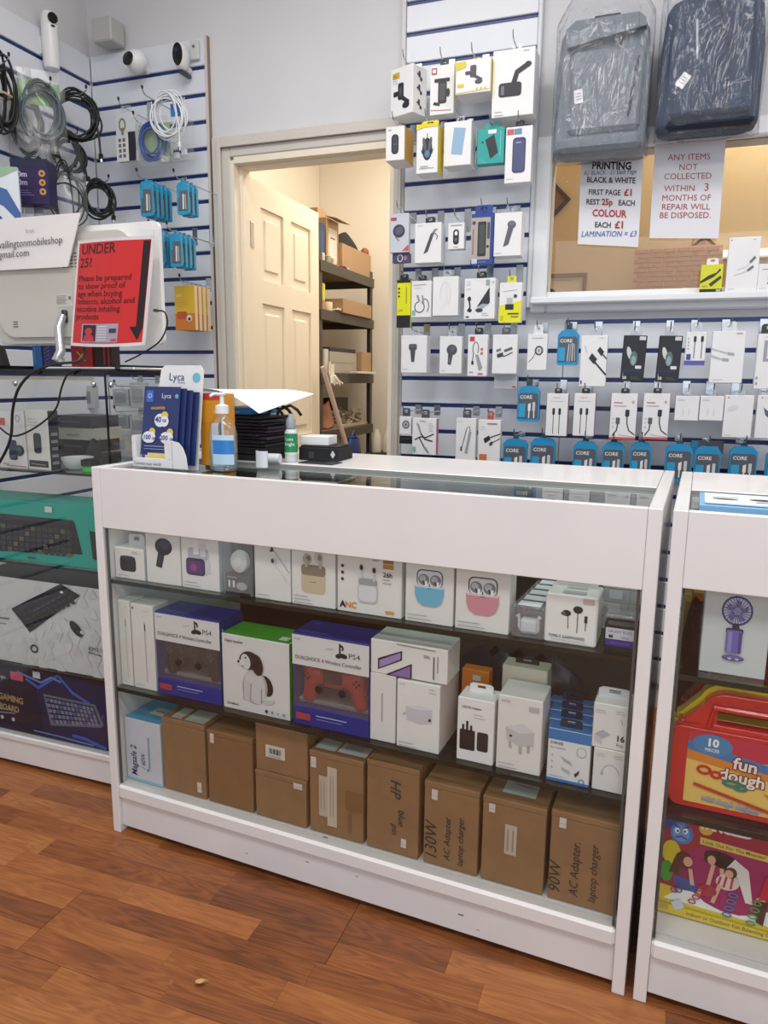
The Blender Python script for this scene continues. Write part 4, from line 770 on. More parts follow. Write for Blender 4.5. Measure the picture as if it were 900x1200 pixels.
cp('earphone_box', 'white carton with black wired earphones, lettered beneath the picture', (636, 765), (697, 776), 708, SH1, place(ic_ear('26262c'), .2, .2, .92, .82)+[T('TYPE-C EARPHONES', .09, .12, .085, '3a3a3e', bold=.01, sx=.9), L([(.15, .08), (.8, .08)], .01, 'b0b0b0'), RR(.72, .86, .94, .96, .01, 'c9a9a9')], d=.085, col='eeedea', bev=.003, tab=(.08, .022, 'e9e9e6', .02), top=[RR(.3, .1, .75, .35, .03, 'b9bdc0'), RR(.32, .55, .72, .8, .03, 'c5c9cc'), R(.1, .15, .9, .16, 'c9c7c2')])
for i in range(4):
    A2, B2 = cY(703, 742, .15), cY(750, 742, .15); B2.x = min(B2.x, WM-.03)
    pack('clear_earphone_box', ['bottom', 'second', 'third', 'topmost'][i]+' clear topped white box in the stack at right of upper shelf', 'package', cW((A2.x+B2.x)/2-.003*(i % 2), .20, SH1+.0004+.0285*i), B2.x-A2.x-.004, .09, .028, TH, 'dfdfdc' if i % 2 else 'd3d8da', front=[R(.05, .2, .6, .7, 'c4ccd2'), R(.7, .0, .72, 1, 'b9b9b4'), RR(.15, .3, .5, .95, .04, 'eef1f4')],
         top=[E(.3, .5, .05, .08, '222222'), L([(.5, .45), (.5, .7)], .04, '2a2a2a'), L([(.4, .3), (.6, .3)], .05, '333333'), L([(.75, .5), (.98, .55)], .04, '333333'), RR(.72, .2, .95, .4, .04, 'cccccc')] if i == 3 else ())
t = cp('watch_box', 'dark clear lidded box with white and purple label at right of upper shelf', (705, 776), (745, 782), 742, SH1, [R(.05, .42, .95, .80, 'c9cbd2'), T('GALAXY BUDS', .12, .64, .14, '4a4c6a', sx=.8), R(.15, .46, .28, .56, '33343c'), T('120mm', .5, .46, .13, '6a6c80', sx=.7), R(.05, .2, .95, .42, '3b2f86'), L([(.2, .3), (.8, .3)], .02, '6a5cc0')], d=.05, col='1b1c20', bev=.006)
MB().box((-.030, -.022, .0615), (.030, .022, .069), CLEARP, bev=.003).build('clear_lid', t)
# ---- middle shelf
for s_, bl, br, ty in (('left', (133, 808), (157, 813), 711), ('right', (158, 812), (184, 818), 715)):
    cp('stylus_box', s_+' of two tall white cartons with thin white stylus picture', bl, br, ty, SH2, [L([(.62, .10), (.60, .80)], .035, 'b4b4b4'), L([(.62, .70), (.61, .78)], .05, '2a2a2a'), O(.1, .95, .04, '5a5a55')]+smalltext(.55, .93, 1, .4)+smalltext(.1, .05, 1, .6), d=.06, col='e3e2dc')
PSL = lambda u, v, s, c: [P([(u+.030*s, v+.005*s), (u+.030*s, v+.115*s), (u+.048*s, v+.105*s), (u+.048*s, v-.005*s)], c), P([(u+.048*s, v+.107*s), (u+.072*s, v+.095*s), (u+.080*s, v+.075*s), (u+.070*s, v+.055*s), (u+.056*s, v+.056*s), (u+.062*s, v+.076*s), (u+.048*s, v+.086*s)], c), E(u+.03*s, v+.01*s, .035*s, .02*s, c, 15), E(u+.075*s, v+.015*s, .04*s, .02*s, c, -10)]
def pad(c, hi, touch): return [E(.17, .62, .17, .28, c, 0), E(.83, .62, .17, .28, c, 0), P([(.17, .88), (.83, .88), (.8, .42), (.2, .42)], c), P([(.0, .6), (.3, .6), (.18, .1), (.08, .12)], c), P([(1.0, .6), (.7, .6), (.82, .1), (.92, .12)], c), E(.13, .14, .06, .09, c), E(.87, .14, .06, .09, c),
    RR(.34, .55, .66, .9, .03, touch), E(.32, .42, .10, .15, '1c1c20'), E(.68, .42, .10, .15, '1c1c20'), E(.32, .42, .06, .09, hi), E(.68, .42, .06, .09, hi), R(.15, .58, .19, .80, '1c1c20'), R(.09, .66, .25, .73, '1c1c20'), E(.83, .8, .03, .04, hi), E(.83, .58, .03, .04, hi), E(.76, .69, .03, .04, hi), E(.90, .69, .03, .04, hi)]
def console_box(label, bl, br, ty, c, hi, touch, seed):
    A, B, T_ = cY(*bl, .032), cY(*br, .032), cY(bl[0], ty, .032); W_, H_, d = B.x-A.x-.004, T_.z-A.z, .095
    t = thing('controller_box', label, 'package', cW((A.x+B.x)/2, .032+d/2, SH2+.0004), TH)
    bl_ = mat('22308a', .4); wh = mat('dddddb', .4)
    z0, z1 = .20*H_, .66*H_
    MB().box((-W_/2, -d/2, z1), (W_/2, d/2, H_), bl_, bev=.001).build('upper_carton', t)
    MB().box((-W_/2, -d/2, 0), (W_/2, d/2, z0), bl_, bev=.001).build('lower_carton', t)
    MB().box((-W_/2, d/2-.004, z0), (W_/2, d/2, z1), mat('55504e', .5)).box((-W_/2, -d/2+.002, z0), (-W_/2+.002, d/2-.004, z1), bl_).box((W_/2-.002, -d/2+.002, z0), (W_/2, d/2-.004, z1), bl_).build('carton_back', t)
    MB().box((-W_/2+.002, -d/2+.001, z0), (W_/2-.002, -d/2+.0018, z1), WINDOWP).build('clear_window', t)
    MB().box((-W_/2+.0025, -d/2+.02, z0+.0003), (W_/2-.0025, d/2-.005, z0+.012), mat('8a8480', .4), bev=.003).build('plastic_tray', t)
    # the gamepad itself
    g = MB(); cm = mat(c, .35); gy = -d/2+.012; cz = (z0+z1)/2+.004; w_ = W_*.43; h_ = (z1-z0)*.5
    for s in (-1, 1):
        M = Matrix.Translation((s*w_*.68, gy+.012, cz))@Matrix.Rotation(s*radians(-14), 4, 'Y')
        pr = [(.30, -1.0), (.5, -.95), (.6, -.7), (.62, -.3), (.8, .1), (.95, .45), (.85, .75), (.5, .88)]
        g.lathe([(w_*.36*r, h_*z) for r, z in pr], cm, M@Matrix.Diagonal((1, .6, 1, 1)), 18)
    g.box((-w_*.62, gy, cz-h_*.1), (w_*.62, gy+.024, cz+h_*.78), cm, bev=.006)
    go = g.build('gamepad', t, smooth=50)
    s = MB()
    for q in (-1, 1): s.lathe([(.0105, 0), (.0105, .004), (.006, .005), (.006, .009), (.0085, .010), (.0085, .013)], mat('17181c', .4), Matrix.Translation((q*w_*.36, gy, cz-h_*.12))@Matrix.Rotation(radians(90), 4, 'X'), 16)
    s.build('thumb_stick', go, smooth=40)
    k = MB()
    for q in (-1, 1):
        for a, b in ((0, 1), (1, 0), (0, -1), (-1, 0)):
            x, z = q*w_*.74+a*.0065, cz+h_*.38+b*.0065
            k.lathe([(.003, 0), (.003, .003)], mat(hi, .4), Matrix.Translation((x, gy-.002, z))@Matrix.Rotation(radians(90), 4, 'X'), 8)
    o = k.build('button', go); o['kind'] = 'stuff'
    MB().box((-w_*.3, gy-.002, cz+h_*.15), (w_*.3, gy, cz+h_*.72), mat(touch, .3), bev=.0008).build('touch_pad', go)
    paint(t, (-W_/2, -d/2, 0), (W_, 0, 0), (0, 0, H_), [R(0, .66, 1, .985, 'dcdcda'), T('SONY', .03, .93, .028, '4a4a50')]+PSL(.58, .815, 1.3, '23252c')+[T('PS4', .74, .82, .078, '3c3e44', sx=1.15), L([(.45, .88), (.55, .89)], .008, 'aaaaaa'), T('DUALSHOCK 4 Wireless Controller', .04, .725, .06, '2c2e34', sx=.83), RR(.04, .06, .24, .135, .01, 'a8404c'), L([(.32, .13), (.72, .13)], .012, 'b9bfe6'), L([(.32, .095), (.66, .095)], .008, '8a94d0')], lift=.0008)
    paint(t, (-W_/2, -d/2, H_), (W_, 0, 0), (0, d, 0), [L([(.05, .2), (.4, .2)], .01, '8a94d0'), L([(.05, .12), (.5, .12)], .008, '6a74c0'), T('SONY', .1, .75, .08, '9aa4e0'), L([(.5, .7), (.9, .8)], .006, '3c4cb0')], 'top_picture', 'top_lettering')
    paint(t, (W_/2, -d/2, 0), (0, d, 0), (0, 0, H_), [P([(0, .6), (.0, .9), (1, .95), (1, .7)], '202c80')]+[x for u in (.05,) for x in PSL(u, .76, 1.3, 'c5cbe8')]+[T('PS4', .28, .76, .09, 'aab2dc'), P([(0, .0), (1, .0), (1, .3), (0, .2)], '1c2774')], 'side_picture', 'side_lettering')
    return t
console_box('blue and white gamepad carton with black gamepad behind its window', (185, 816), (261, 833), 722, '17171a', '55585e', '222327', 0)
cp('speaker_box', 'green topped white carton with photo of a sitting black and white dog', (262, 833), (340, 851), 747, SH2, [T('Digital Speaker', .05, .90, .05, '2f2f34', bold=.01, sx=.9), T('CH-M241', .06, .06, .045, '3a3a3e', bold=.01),
    E(.66, .40, .10, .14, '1d1a1a', 20), E(.50, .36, .185, .235, 'a9a9aa'), E(.49, .365, .165, .215, 'c6c5c5'), P([(.36, .52), (.62, .52), (.66, .2), (.34, .2)], 'd0cfcf'), E(.36, .19, .06, .03, 'cbcaca'), E(.54, .17, .05, .035, 'cbcaca'), RR(.33, .16, .42, .42, .03, 'c9c8c8'), L([(.43, .18), (.44, .4)], .012, '8f8f90'), RR(.48, .14, .58, .40, .03, 'cfcece'), L([(.59, .16), (.6, .36)], .012, '8f8f90'), L([(.33, .18), (.32, .4)], .01, '9a9a9a'), P([(.62, .2), (.8, .24), (.76, .18), (.64, .15)], 'c9c8c8'),
    E(.42, .70, .15, .12, '2c2020', 10), E(.37, .68, .07, .10, 'd9d6d4', 15), E(.30, .655, .05, .035, 'e0dedc'), E(.262, .665, .018, .018, '141214'), E(.37, .73, .014, .012, '141214'), E(.54, .66, .085, .14, '2a1e20', 12), P([(.44, .6), (.6, .55), (.58, .72), (.46, .78)], '2a1e20'), E(.63, .82, .0, .0, 'ffffff'),
    O(.67, .07, .022, '2a2a2e'), R(.74, .05, .77, .09, '8a8a8e'), O(.84, .07, .018, 'aaaaaa'), R(.9, .055, .95, .085, '9a9a9e')], d=.09, topcol='3f9a2c', side='4aa832', col='dddcda', top=[R(.8, .15, .93, .4, 'c9d6c4')])
console_box('blue and white gamepad carton with red gamepad behind its window', (343, 852), (433, 872), 747, 'b02a26', '3a1012', '2a1214', 1)
cp('charger_box', 'narrow white carton standing end on below the purple phone carton', (433, 873), (463, 879), 795, SH2, [L([(.48, .3), (.48, .72)], .05, 'a5a5aa')], yf=.034, d=.10, col='e4e3e0')
cp('charger_box', 'white carton with pale grey wall charger picture on middle shelf', (464, 880), (514, 890), 802, SH2, place([P([(.08, .75), (.6, .85), (.98, .78), (.98, .38), (.6, .28), (.14, .35)], 'c9cad2'), P([(.08, .75), (.6, .85), (.98, .78), (.5, .7)], 'dcdde4'), R(.86, .42, .94, .5, '33333a'), P([(.0, .55), (.1, .57), (.1, .5), (.0, .48)], 'b5b6be')], .15, .25, .85, .75)+[T('VYTE', .06, .93, .035, '888888')]+smalltext(.75, .93, 2, .2)+smalltext(.06, .08, 2, .5), yf=.03, d=.13, col='e9e8e5')
zt = cY(433, 795, .034).z
cp('phone_accessory_box', 'white carton lying on two chargers, purple phones printed on it', (433, 795), (523, 808), 756, SH2+.0, [P([(.1, .12), (.1, .45), (.42, .78), (.42, .5)], '2a2030'), P([(.12, .18), (.12, .4), (.4, .72), (.4, .52)], 'a08cc0'), P([(.2, -.0), (.55, .45), (.55, .0)], '2a2030'), P([(.26, .02), (.53, .38), (.53, .02)], '8a72b0'), L([(.83, .1), (.83, .75)], .018, '6a6a70'), L([(.88, .3), (.88, .78)], .012, '8a8a90')]+smalltext(.7, .75, 2, .1)+[L([(.35, .96), (.85, .93)], .012, '8a8a90')], yf=.034, d=.085, col='e6e5e1').location = cW(cY(478, 800, .034).x, .034+.0425, SH2+.0012+max(cY(433, 795, .034).z-cY(433, 873, .034).z, cY(464, 802, .03).z-cY(464, 880, .03).z))
cp('usb_charger_box', 'white carton with black three pin plug and black adapter picture', (534, 897), (577, 905), 824, SH2, [T('USB PD Adapter', .12, .84, .055, '3a3a3e', bold=.01, sx=.8), RR(.08, .18, .50, .50, .03, '1b1b1f'), R(.14, .5, .2, .58, '1b1b1f'), R(.25, .5, .31, .64, '1b1b1f'), R(.36, .5, .42, .58, '1b1b1f'), RR(.56, .2, .86, .50, .06, '26262a')]+smalltext(.45, .76, 2, .35), d=.06, col='edecea', tab=(.05, .018, 'e6e6e4', .01))
cp('orange_pack', 'orange carton peeping out behind the black plug carton', (538, 885), (570, 890), 806, SH2, [R(.4, .85, .7, .93, 'c9c9c9')], yf=.13, d=.03, col='d97a28')
cp('charger_box', 'cream carton standing behind the large pale three pin charger carton', (584, 890), (636, 900), 797, SH2, [], yf=.13, d=.05, col='e3d9c6', tab=(.05, .012, '1c1c20'))
cp('charger_box', 'large white carton with pale three pin charger picture', (580, 907), (632, 918), 821, SH2, place([P([(.1, .75), (.6, .9), (.95, .72), (.95, .35), (.5, .3), (.14, .42)], 'c2c5c2'), P([(.1, .75), (.6, .9), (.95, .72), (.5, .62)], 'd5d8d6'), R(.22, .5, .3, .56, '3a3a3e'), P([(.2, .4), (.28, .38), (.3, .2), (.22, .22)], 'b2b5b2'), P([(.5, .3), (.6, .3), (.62, .1), (.52, .1)], 'b2b5b2'), P([(.75, .34), (.84, .36), (.84, .18), (.76, .16)], 'a9aca9')], .12, .2, .88, .72)+[T('VYTE', .07, .91, .05, '888888'), RR(.7, .84, .93, .91, .01, 'b9b9bb')]+smalltext(.06, .09, 2, .5), d=.085, col='e7e6e0')
for i in range(4):
    cp('cable_box', ['nearest', 'second', 'third', 'rearmost'][i]+' of four blue topped cable cartons with black hang tabs', (639, 922), (689, 932), 862, SH2, [R(0, .80, 1, 1, '2f78b8'), R(0, 0, 1, .05, '2f78b8'), T('SVINEE', .06, .71, .075, '4a4c50', bold=.01), T('FAST CHARGING', .06, .63, .045, '6a6c70', sx=.8), RG(.8, .64, .12, .1, .02, 'a9b2ba'), P([(.32, .5), (.55, .42), (.62, .35), (.4, .42)], 'a9acb0'), P([(.35, .3), (.55, .24), (.56, .18), (.36, .24)], 'b9bcc0'), P([(.66, .2), (.78, .3), (.76, .22), (.68, .14)], '2a2a2e'), RG(.83, .08, .07, .055, .02, '3f78b8')]+dots(.12, .5, 3, .03, 'bbbdc0', .12)+smalltext(.05, .1, 1, .5, '88a8c8'), yf=.032+.036*i, d=.03, col='e2e4e4', topcol='2f78b8', tab=(.042, .018, '12233a'), rz=0, group='blue topped cable cartons in a row')
lo = cp('case_box', 'lower white carton with faint blue headphone picture at shelf right end', (692, 934), (737, 944), 885, SH2, place([L(arc(.5, .3, .4, .5, 10, 170, 8), .05, 'a9b9d5'), E(.12, .35, .07, .1, 'a9b9d5')], .2, .25, .85, .75)+smalltext(.08, .88, 2, .3)+smalltext(.6, .88, 2, .3), d=.07, col='e2e2df')
hl = cY(692, 885, .032).z-cY(692, 934, .032).z
up = cp('case_box', 'upper white carton with number sixteen at shelf right end', (692, 884), (739, 893), 832, SH2, [T('16', .64, .22, .18, '26262a', bold=.03), T('Pro', .66, .10, .10, '5a5a5e'), P([(.06, .3), (.28, .42), (.5, .34), (.28, .22)], 'b4b4b6'), P([(.06, .28), (.28, .2), (.28, .08), (.08, .14)], 'cacacb'), L([(.75, .72), (.8, .6)], .03, 'b0b0b4')]+smalltext(.06, .85, 2, .35)+smalltext(.6, .88, 2, .3), d=.07, col='e3e3e0', tab=(.06, .02, 'd5d8d8', .0))
up.location.z = SH2+.0012+hl
for i in range(3):
    cp('clear_pack', ['first', 'middle', 'last'][i]+' clear blister pack behind the number sixteen carton', (697, 865), (735, 872), 800, SH2, [R(.1, .1, .9, .5, 'c5c7c6')], yf=.125+.03*i, d=.022, m=CLEARP, body='clear_shell', tab=(.04, .02, None))
t = thing('bagged_cable_bundle', 'dark blue bagged bundle at the back of the middle shelf', 'package', cW(cY(605, 790, .33).x, .33, SH2+.0005), TH)
b = MB(); b.sheet(lambda u, v: ((.18*cos(2*pi*u))*(1-.5*v**3), (.045*sin(2*pi*u))*(1-.7*v**2), .13*v*(1+.1*sin(9*u*2*pi))), 28, 8, mat('27374a', .3, 0, .3, 40, .4)); b.build('bag', t, smooth=60)
# ---- bottom shelf, brown cartons
CB = '94714c'
def carton(label, bl, br, ty, items, d=.14, z=BASE, col=CB, top=(), yf=.034, name='cardboard_box', **kw):
    A, B, T_ = cY(*bl, yf), cY(*br, yf), cY(bl[0], ty, yf); A.x = max(A.x, .0275); B.x = min(B.x, WM-.0275); W_, H_ = B.x-A.x-.003, T_.z-A.z
    t = thing(name, label, 'box', cW((A.x+B.x)/2, yf+d/2, z), TH+kw.get('rz', 0))
    m = mat(col, .8, 0, .10, 22, .06); lid = .014
    MB().box((-W_/2, -d/2, 0), (W_/2, d/2, H_-lid), m, bev=.0012).build('carton', t)
    MB().box((-W_/2-.0008, -d/2-.0008, H_-lid+.0006), (W_/2+.0008, d/2, H_), m, bev=.0015).build('lid', t)
    paint(t, (-W_/2, -d/2-.0006, 0), (W_, 0, 0), (0, 0, H_), items, rough=.7, lift=.0007)
    if top: paint(t, (-W_/2, -d/2, H_), (W_, 0, 0), (0, d, 0), top, 'top_picture', 'top_lettering', rough=.6)
    t['h'] = H_; return t
ST = 'd6cfc8'; INK = '33312f'
stick = lambda u, v, a=.07, b=.06: [R(u, v, u+a, v+b, ST), L([(u+.01, v+b*.4), (u+a-.01, v+b*.4)], .008, 'a39a92')]
t = cp('charger_box', 'white carton with light blue top and blue handwriting, left end of bottom shelf', (142, 916), (191, 927), 846, BASE, [T('Magsafe 2', .30, .08, .155, '2a2f6e', 90, sx=.8, sh=.2, bold=.01), T('/ 60W', .55, .22, .12, '2a2f6e', 90, sx=.8, sh=.2), L([(.66, .25), (.66, .75)], .05, '7fb5c0'), O(.62, .22, .04, '6aa5b8'), R(0, 0, 1, .04, '8fc0d2')], d=.13, col='cfd4de', topcol='4aa0c4', side='bfc6d2', top=[R(.4, .3, .85, .6, 'c9d2cc'), L([(.48, .45), (.75, .45)], .06, '88908c')])
carton('plain brown carton with white stickers on its top, beside the blue topped carton', (193, 928), (243, 943), 845, [*stick(.8, .08, .1, .14)], top=[R(.18, .05, .42, .45, ST), R(.5, .05, .95, .5, 'cfd0c4'), L([(.25, .25), (.38, .25)], .02, '8a8a80')])
carton('tall brown carton with one white sticker high on its left', (245, 942), (298, 959), 859, stick(.07, .83, .09, .13), col='8c6640')
b4 = carton('lower small brown carton with white sticker at its top right', (300, 962), (360, 977), 909, stick(.76, .80, .17, .12), yf=.033)
t4 = carton('upper small brown carton with a white barcode label', (300, 908), (361, 920), 851, [R(.2, .30, .58, .55, ST)]+[L([(.27+k*.022, .38), (.27+k*.022, .49)], .006+.006*(k % 3), '3a3836') for k in range(11)]+[L([(.26, .34), (.5, .34)], .01, '8a8480')])
t4.location.z = BASE+b4['h']+.0012
carton('taped brown carton with two upright white labels and tape patch', (363, 979), (426, 995), 886, [R(.18, .22, .36, .72, 'c2b3a0'), R(.34, .12, .52, .85, 'cbbca8'), R(.68, .38, 1.0, .62, '86603a'), *stick(.03, .80, .10, .13), R(.72, .1, .78, .35, '8a5f44')]+[L([(.22+.06*k, .3), (.22+.06*k, .65)], .012, 'a8977e') for k in range(2)]+[L([(.4+.05*k, .25), (.4+.05*k, .75)], .012, 'a8977e') for k in range(2)], top=[R(.05, .1, .42, .55, 'c5cbc6'), R(.46, .12, .98, .6, 'd0d3ce')]+[L([(.55+k*.04, .25), (.57+k*.04, .45)], .012, '5a5a58') for k in range(8)])
carton('brown carton with large black handwritten letters running down its front', (429, 998), (490, 1014), 896, [T('HP', .47, .84, .16, INK, -90, sh=.2, bold=.01), T('blue', .62, .52, .11, INK, -90, sh=.2), T('pin', .50, .34, .10, INK, -90, sh=.2), *stick(.68, .10, .10, .10)])
carton('brown carton marked in three upright handwritten lines, left of the labelled carton', (495, 1015), (559, 1031), 919, [T('130W', .25, .06, .20, INK, 90, sh=.2, sx=.9), T('AC Adapter', .50, .10, .105, INK, 90, sh=.2), T('laptop charger.', .74, .07, .10, INK, 90, sh=.2), *stick(.14, .80, .11, .12)])
carton('brown carton with one upright white label in the middle of its front', (562, 1032), (636, 1053), 934, [R(.37, .38, .56, .73, 'c2b6a6'), L([(.42, .42), (.42, .68)], .03, 'a0917c'), L([(.5, .42), (.5, .68)], .03, 'a0917c'), *stick(.10, .83, .10, .10)], top=[R(.25, .2, .78, .75, 'c5cbc6'), L([(.4, .5), (.7, .45)], .02, '6a6a66')])
carton('brown carton with upright handwriting at the right end of the bottom shelf', (640, 1056), (728, 1081), 952, [T('90W', .18, .08, .17, INK, 90, sh=.2), T('AC Adapter.', .44, .10, .125, INK, 90, sh=.2, sx=.95), T('laptop charger', .70, .08, .11, INK, 90, sh=.2), *stick(.12, .83, .10, .11)])

# ---- right hand counter
RX = WM+GAP
def rp(name, label, bl, br, ty, z, front, **kw): return cp(name, label, bl, br, ty, z, front, **kw)
fan = [E(.5, .76, .235, .175, '4a4480'), E(.5, .76, .205, .15, 'cfd0de')]
for k in range(26):
    a = 2*pi*k/26; fan.append(L([(.5+.06*cos(a), .76+.045*sin(a)), (.5+.22*cos(a+.3), .76+.165*sin(a+.3))], .012, '5a5494'))
for k in range(5):
    a = 2*pi*k/5+.3; fan.append(P([(.5, .76), (.5+.16*cos(a-.35), .76+.12*sin(a-.35)), (.5+.18*cos(a+.2), .76+.135*sin(a+.2))], '6a66a8'))
fan += [E(.5, .76, .06, .045, '8f8ec4'), P([(.46, .62), (.54, .62), (.56, .55), (.44, .55)], '2c2850'), RR(.36, .50, .62, .56, .03, '2c2a40'), RR(.37, .27, .61, .54, .03, '6d68ac'), R(.40, .28, .46, .52, '8e8ac8'), R(.56, .28, .6, .52, '4a4688'), E(.50, .215, .17, .035, '4e4a86'), E(.50, .225, .15, .025, '6a66a4'), E(.45, .205, .03, .012, 'c9c8e8'), E(.56, .205, .03, .012, 'c9c8e8')]
rp('fan_box', 'pale carton with a purple hand fan picture in the right counter', (817, 796), (895, 808), 697, RS1, fan, yf=.045, d=.09, col='ccd3d2')
for i, (x0, x1, c_, l_) in enumerate(((794, 807, 'd8b428', 'small yellow carton left of the taller orange topped carton'), (807, 829, 'c9962c', 'tall ochre carton behind left of the fan carton'))):
    rp('toy_box', l_, (x0, 750), (x1, 752), 706-i*3, RS1, [R(0, .55, 1, .8, 'b89a4a'), R(0, .8, 1, 1, 'd9822c' if i else 'e0c020')], yf=.26+.0*i, d=.08, col='b59a58')
t = thing('bagged_trinkets', 'dark red and blue bag of trinkets left of the fan carton', 'bag', cW(cY(806, 778, .14).x+.022, .195, RS1+.0005), TH)
MB().sheet(lambda u, v: (.035*cos(2*pi*u)*(1-.3*v**2), .05*sin(2*pi*u)*(1-.5*v**2), .085*v*(1+.08*sin(12*pi*u))), 30, 8, mat('3c1f2e', .25, 0, .5, 60, .5)).build('bag', t, smooth=60)
# carry case with modelling dough
A = cY(778, 962, .05); case_w, case_h = .30, .232
def case_outline(w_, h_, r=.045, br=.02):
    o = arc(w_/2-br, br, br, br, -90, 0, 5)+[(w_/2, h_*.58)]+arc(w_/2-.03, h_*.62, .03, .03, 0, 60, 3)+arc(w_*.36-r, h_-r, r, r, 20, 90, 5)
    return o+[(-x, z) for x, z in reversed(o)]
def dough_case(label, x, y, hs, c1, c2, front=True):
    t = thing('toy_carry_case', label, 'toy case', cW(x, y, RS2+.0005), TH)
    m1, m2 = mat(c1, .22, 0, 0, 1, 0, .5), mat(c2, .22, 0, 0, 1, 0, .5)
    w_, h_ = case_w, case_h*hs; oz = h_*.74; ho = [(-.075, oz), (.075, oz), (.07, oz+.026), (-.07, oz+.026)]
    for nm, y0, y1, m, g in (('front_shell', -.028, -.002, m1, 0), ('back_shell', -.0015, .03, m2, .008)):
        w2, h2 = w_+g, h_+g; o = case_outline(w2, h2); b = MB()
        top = [p for p in o]
        # split the outline into a lower plate and a handle bow round the grip hole
        zc = oz-.012
        lower = [p for p in o if p[1] < zc]; 
        xs = max(p[0] for p in lower)
        lowpts = [p for p in o[:len(o)//2] if p[1] < zc]+[(w2*.5*.93, zc)]; lowpts += [(-x, z) for x, z in reversed(lowpts)]
        b.prism(lowpts, y0, y1, m)
        up_ = [p for p in o[:len(o)//2] if p[1] > zc]; 
        outer = [(w2*.5*.93, zc)]+up_+[(-x, z) for x, z in reversed(up_)]+[(-w2*.5*.93, zc)]
        n_ = len(outer); inner = []
        for p in outer:
            inner.append((max(-.078, min(.078, p[0])), max(oz, min(oz+.028, p[1]-.02))))
        vs = []; fs = []
        for yy in (y0, y1):
            vs += [(p[0], yy, p[1]) for p in outer]+[(p[0], yy, p[1]) for p in inner]
        for i in range(n_-1):
            fs += [[i, i+1, n_+i+1, n_+i][::-1], [2*n_+i, 2*n_+i+1, 3*n_+i+1, 3*n_+i], [i, i+1, 2*n_+i+1, 2*n_+i], [n_+i, n_+i+1, 3*n_+i+1, 3*n_+i][::-1]]
        fs += [[0, 2*n_, 3*n_, n_], [n_-1, 2*n_-1, 4*n_-1, 3*n_-1]]
        b.add(vs, fs, m); b.box((-w2*.5*.93, y0, zc), (w2*.5*.93, y1, oz), m)
        o_ = b.build(nm, t); bv = o_.modifiers.new('soft edge', 'BEVEL'); bv.width = .004; bv.segments = 2; bv.limit_method = 'ANGLE'; bv.angle_limit = radians(50)
    if front:
        pw, ph = w_*.86, h_*.60
        items = [R(0, 0, 1, 1, 'e6c56a'), P([(0, 1), (1, 1), (1, .62), (.6, .75), (0, .62)], 'c0304a'), P([(0, .75), (.5, .6), (1, .55), (1, .68), (.5, .72), (0, .88)], '3a78b0'), P([(0, .62), (.5, .5), (1, .5), (1, .56), (.5, .6), (0, .75)], 'd8842c'),
                 P([(.75, 0), (1, 0), (1, .5), (.8, .3)], '3f9ab0'), P([(.7, .1), (.95, .35), (.8, .05)], 'a82838'),
                 E(.16, .86, .13, .15, '3f86b4'), T('10', .16, .845, .15, 'f2f2f2', 0, 'CENTER', .04), T('PIECES', .16, .77, .06, 'e8e8f0', 0, 'CENTER', .02),
                 T('fun', .30, .60, .23, '5a2a2e', -4, bold=.08), T('fun', .30, .60, .23, 'f3e3d4', -4, bold=.025), T('dough', .215, .43, .22, '5a2a2e', -4, bold=.08), T('dough', .215, .43, .22, 'f3e3d4', -4, bold=.025),
                 E(.80, .62, .11, .13, '3f86b4'), T('FUN', .73, .63, .08, 'f0f0f0', bold=.02), T('SHAPES', .71, .55, .055, 'f0f0f0', bold=.02),
                 RG(.12, .50, .05, .07, .02, 'c2282c'), RG(.2, .46, .04, .06, .02, 'c2282c'), RG(.31, .38, .07, .06, .025, '2c7c6c'), RG(.36, .34, .05, .05, .02, '2c7c6c'), P([(.5, .34), (.58, .22), (.66, .32), (.6, .28)], 'd07a3a'), E(.73, .24, .09, .10, '2c7c5c'), E(.73, .24, .04, .05, 'd9cf70'), L([(.06, .28), (.62, .06)], .025, 'b8402c'),
                 T('mini dough designer', .12, .075, .10, '2c3c86', -4, bold=.05, sx=.86, sh=.15), T('mini dough designer', .12, .078, .10, 'd5dcf0', -4, bold=.0, sx=.86, sh=.15)]
        paint(t, (-pw/2+.006, -.0282, .012), (pw, 0, 0), (0, 0, ph), items, lift=.0006, rough=.3)
        MB().tube([(-.09, -.030, oz-.004), (-.085, -.031, oz+.034), (.085, -.031, oz+.034), (.09, -.030, oz-.004)], .006, m1, 8).build('grip_rim', t, smooth=True)
    return t
cx = max(A.x, RX+.030)+case_w/2
dough_case('red carry case of modelling dough with a yellow back, lettered picture panel', cx, .08, 1.0, 'c81e1e', 'e2c81c')
dough_case('second red carry case standing behind the lettered one', cx+.014, .155, 1.05, 'b81a1c', 'b81a1c', False)
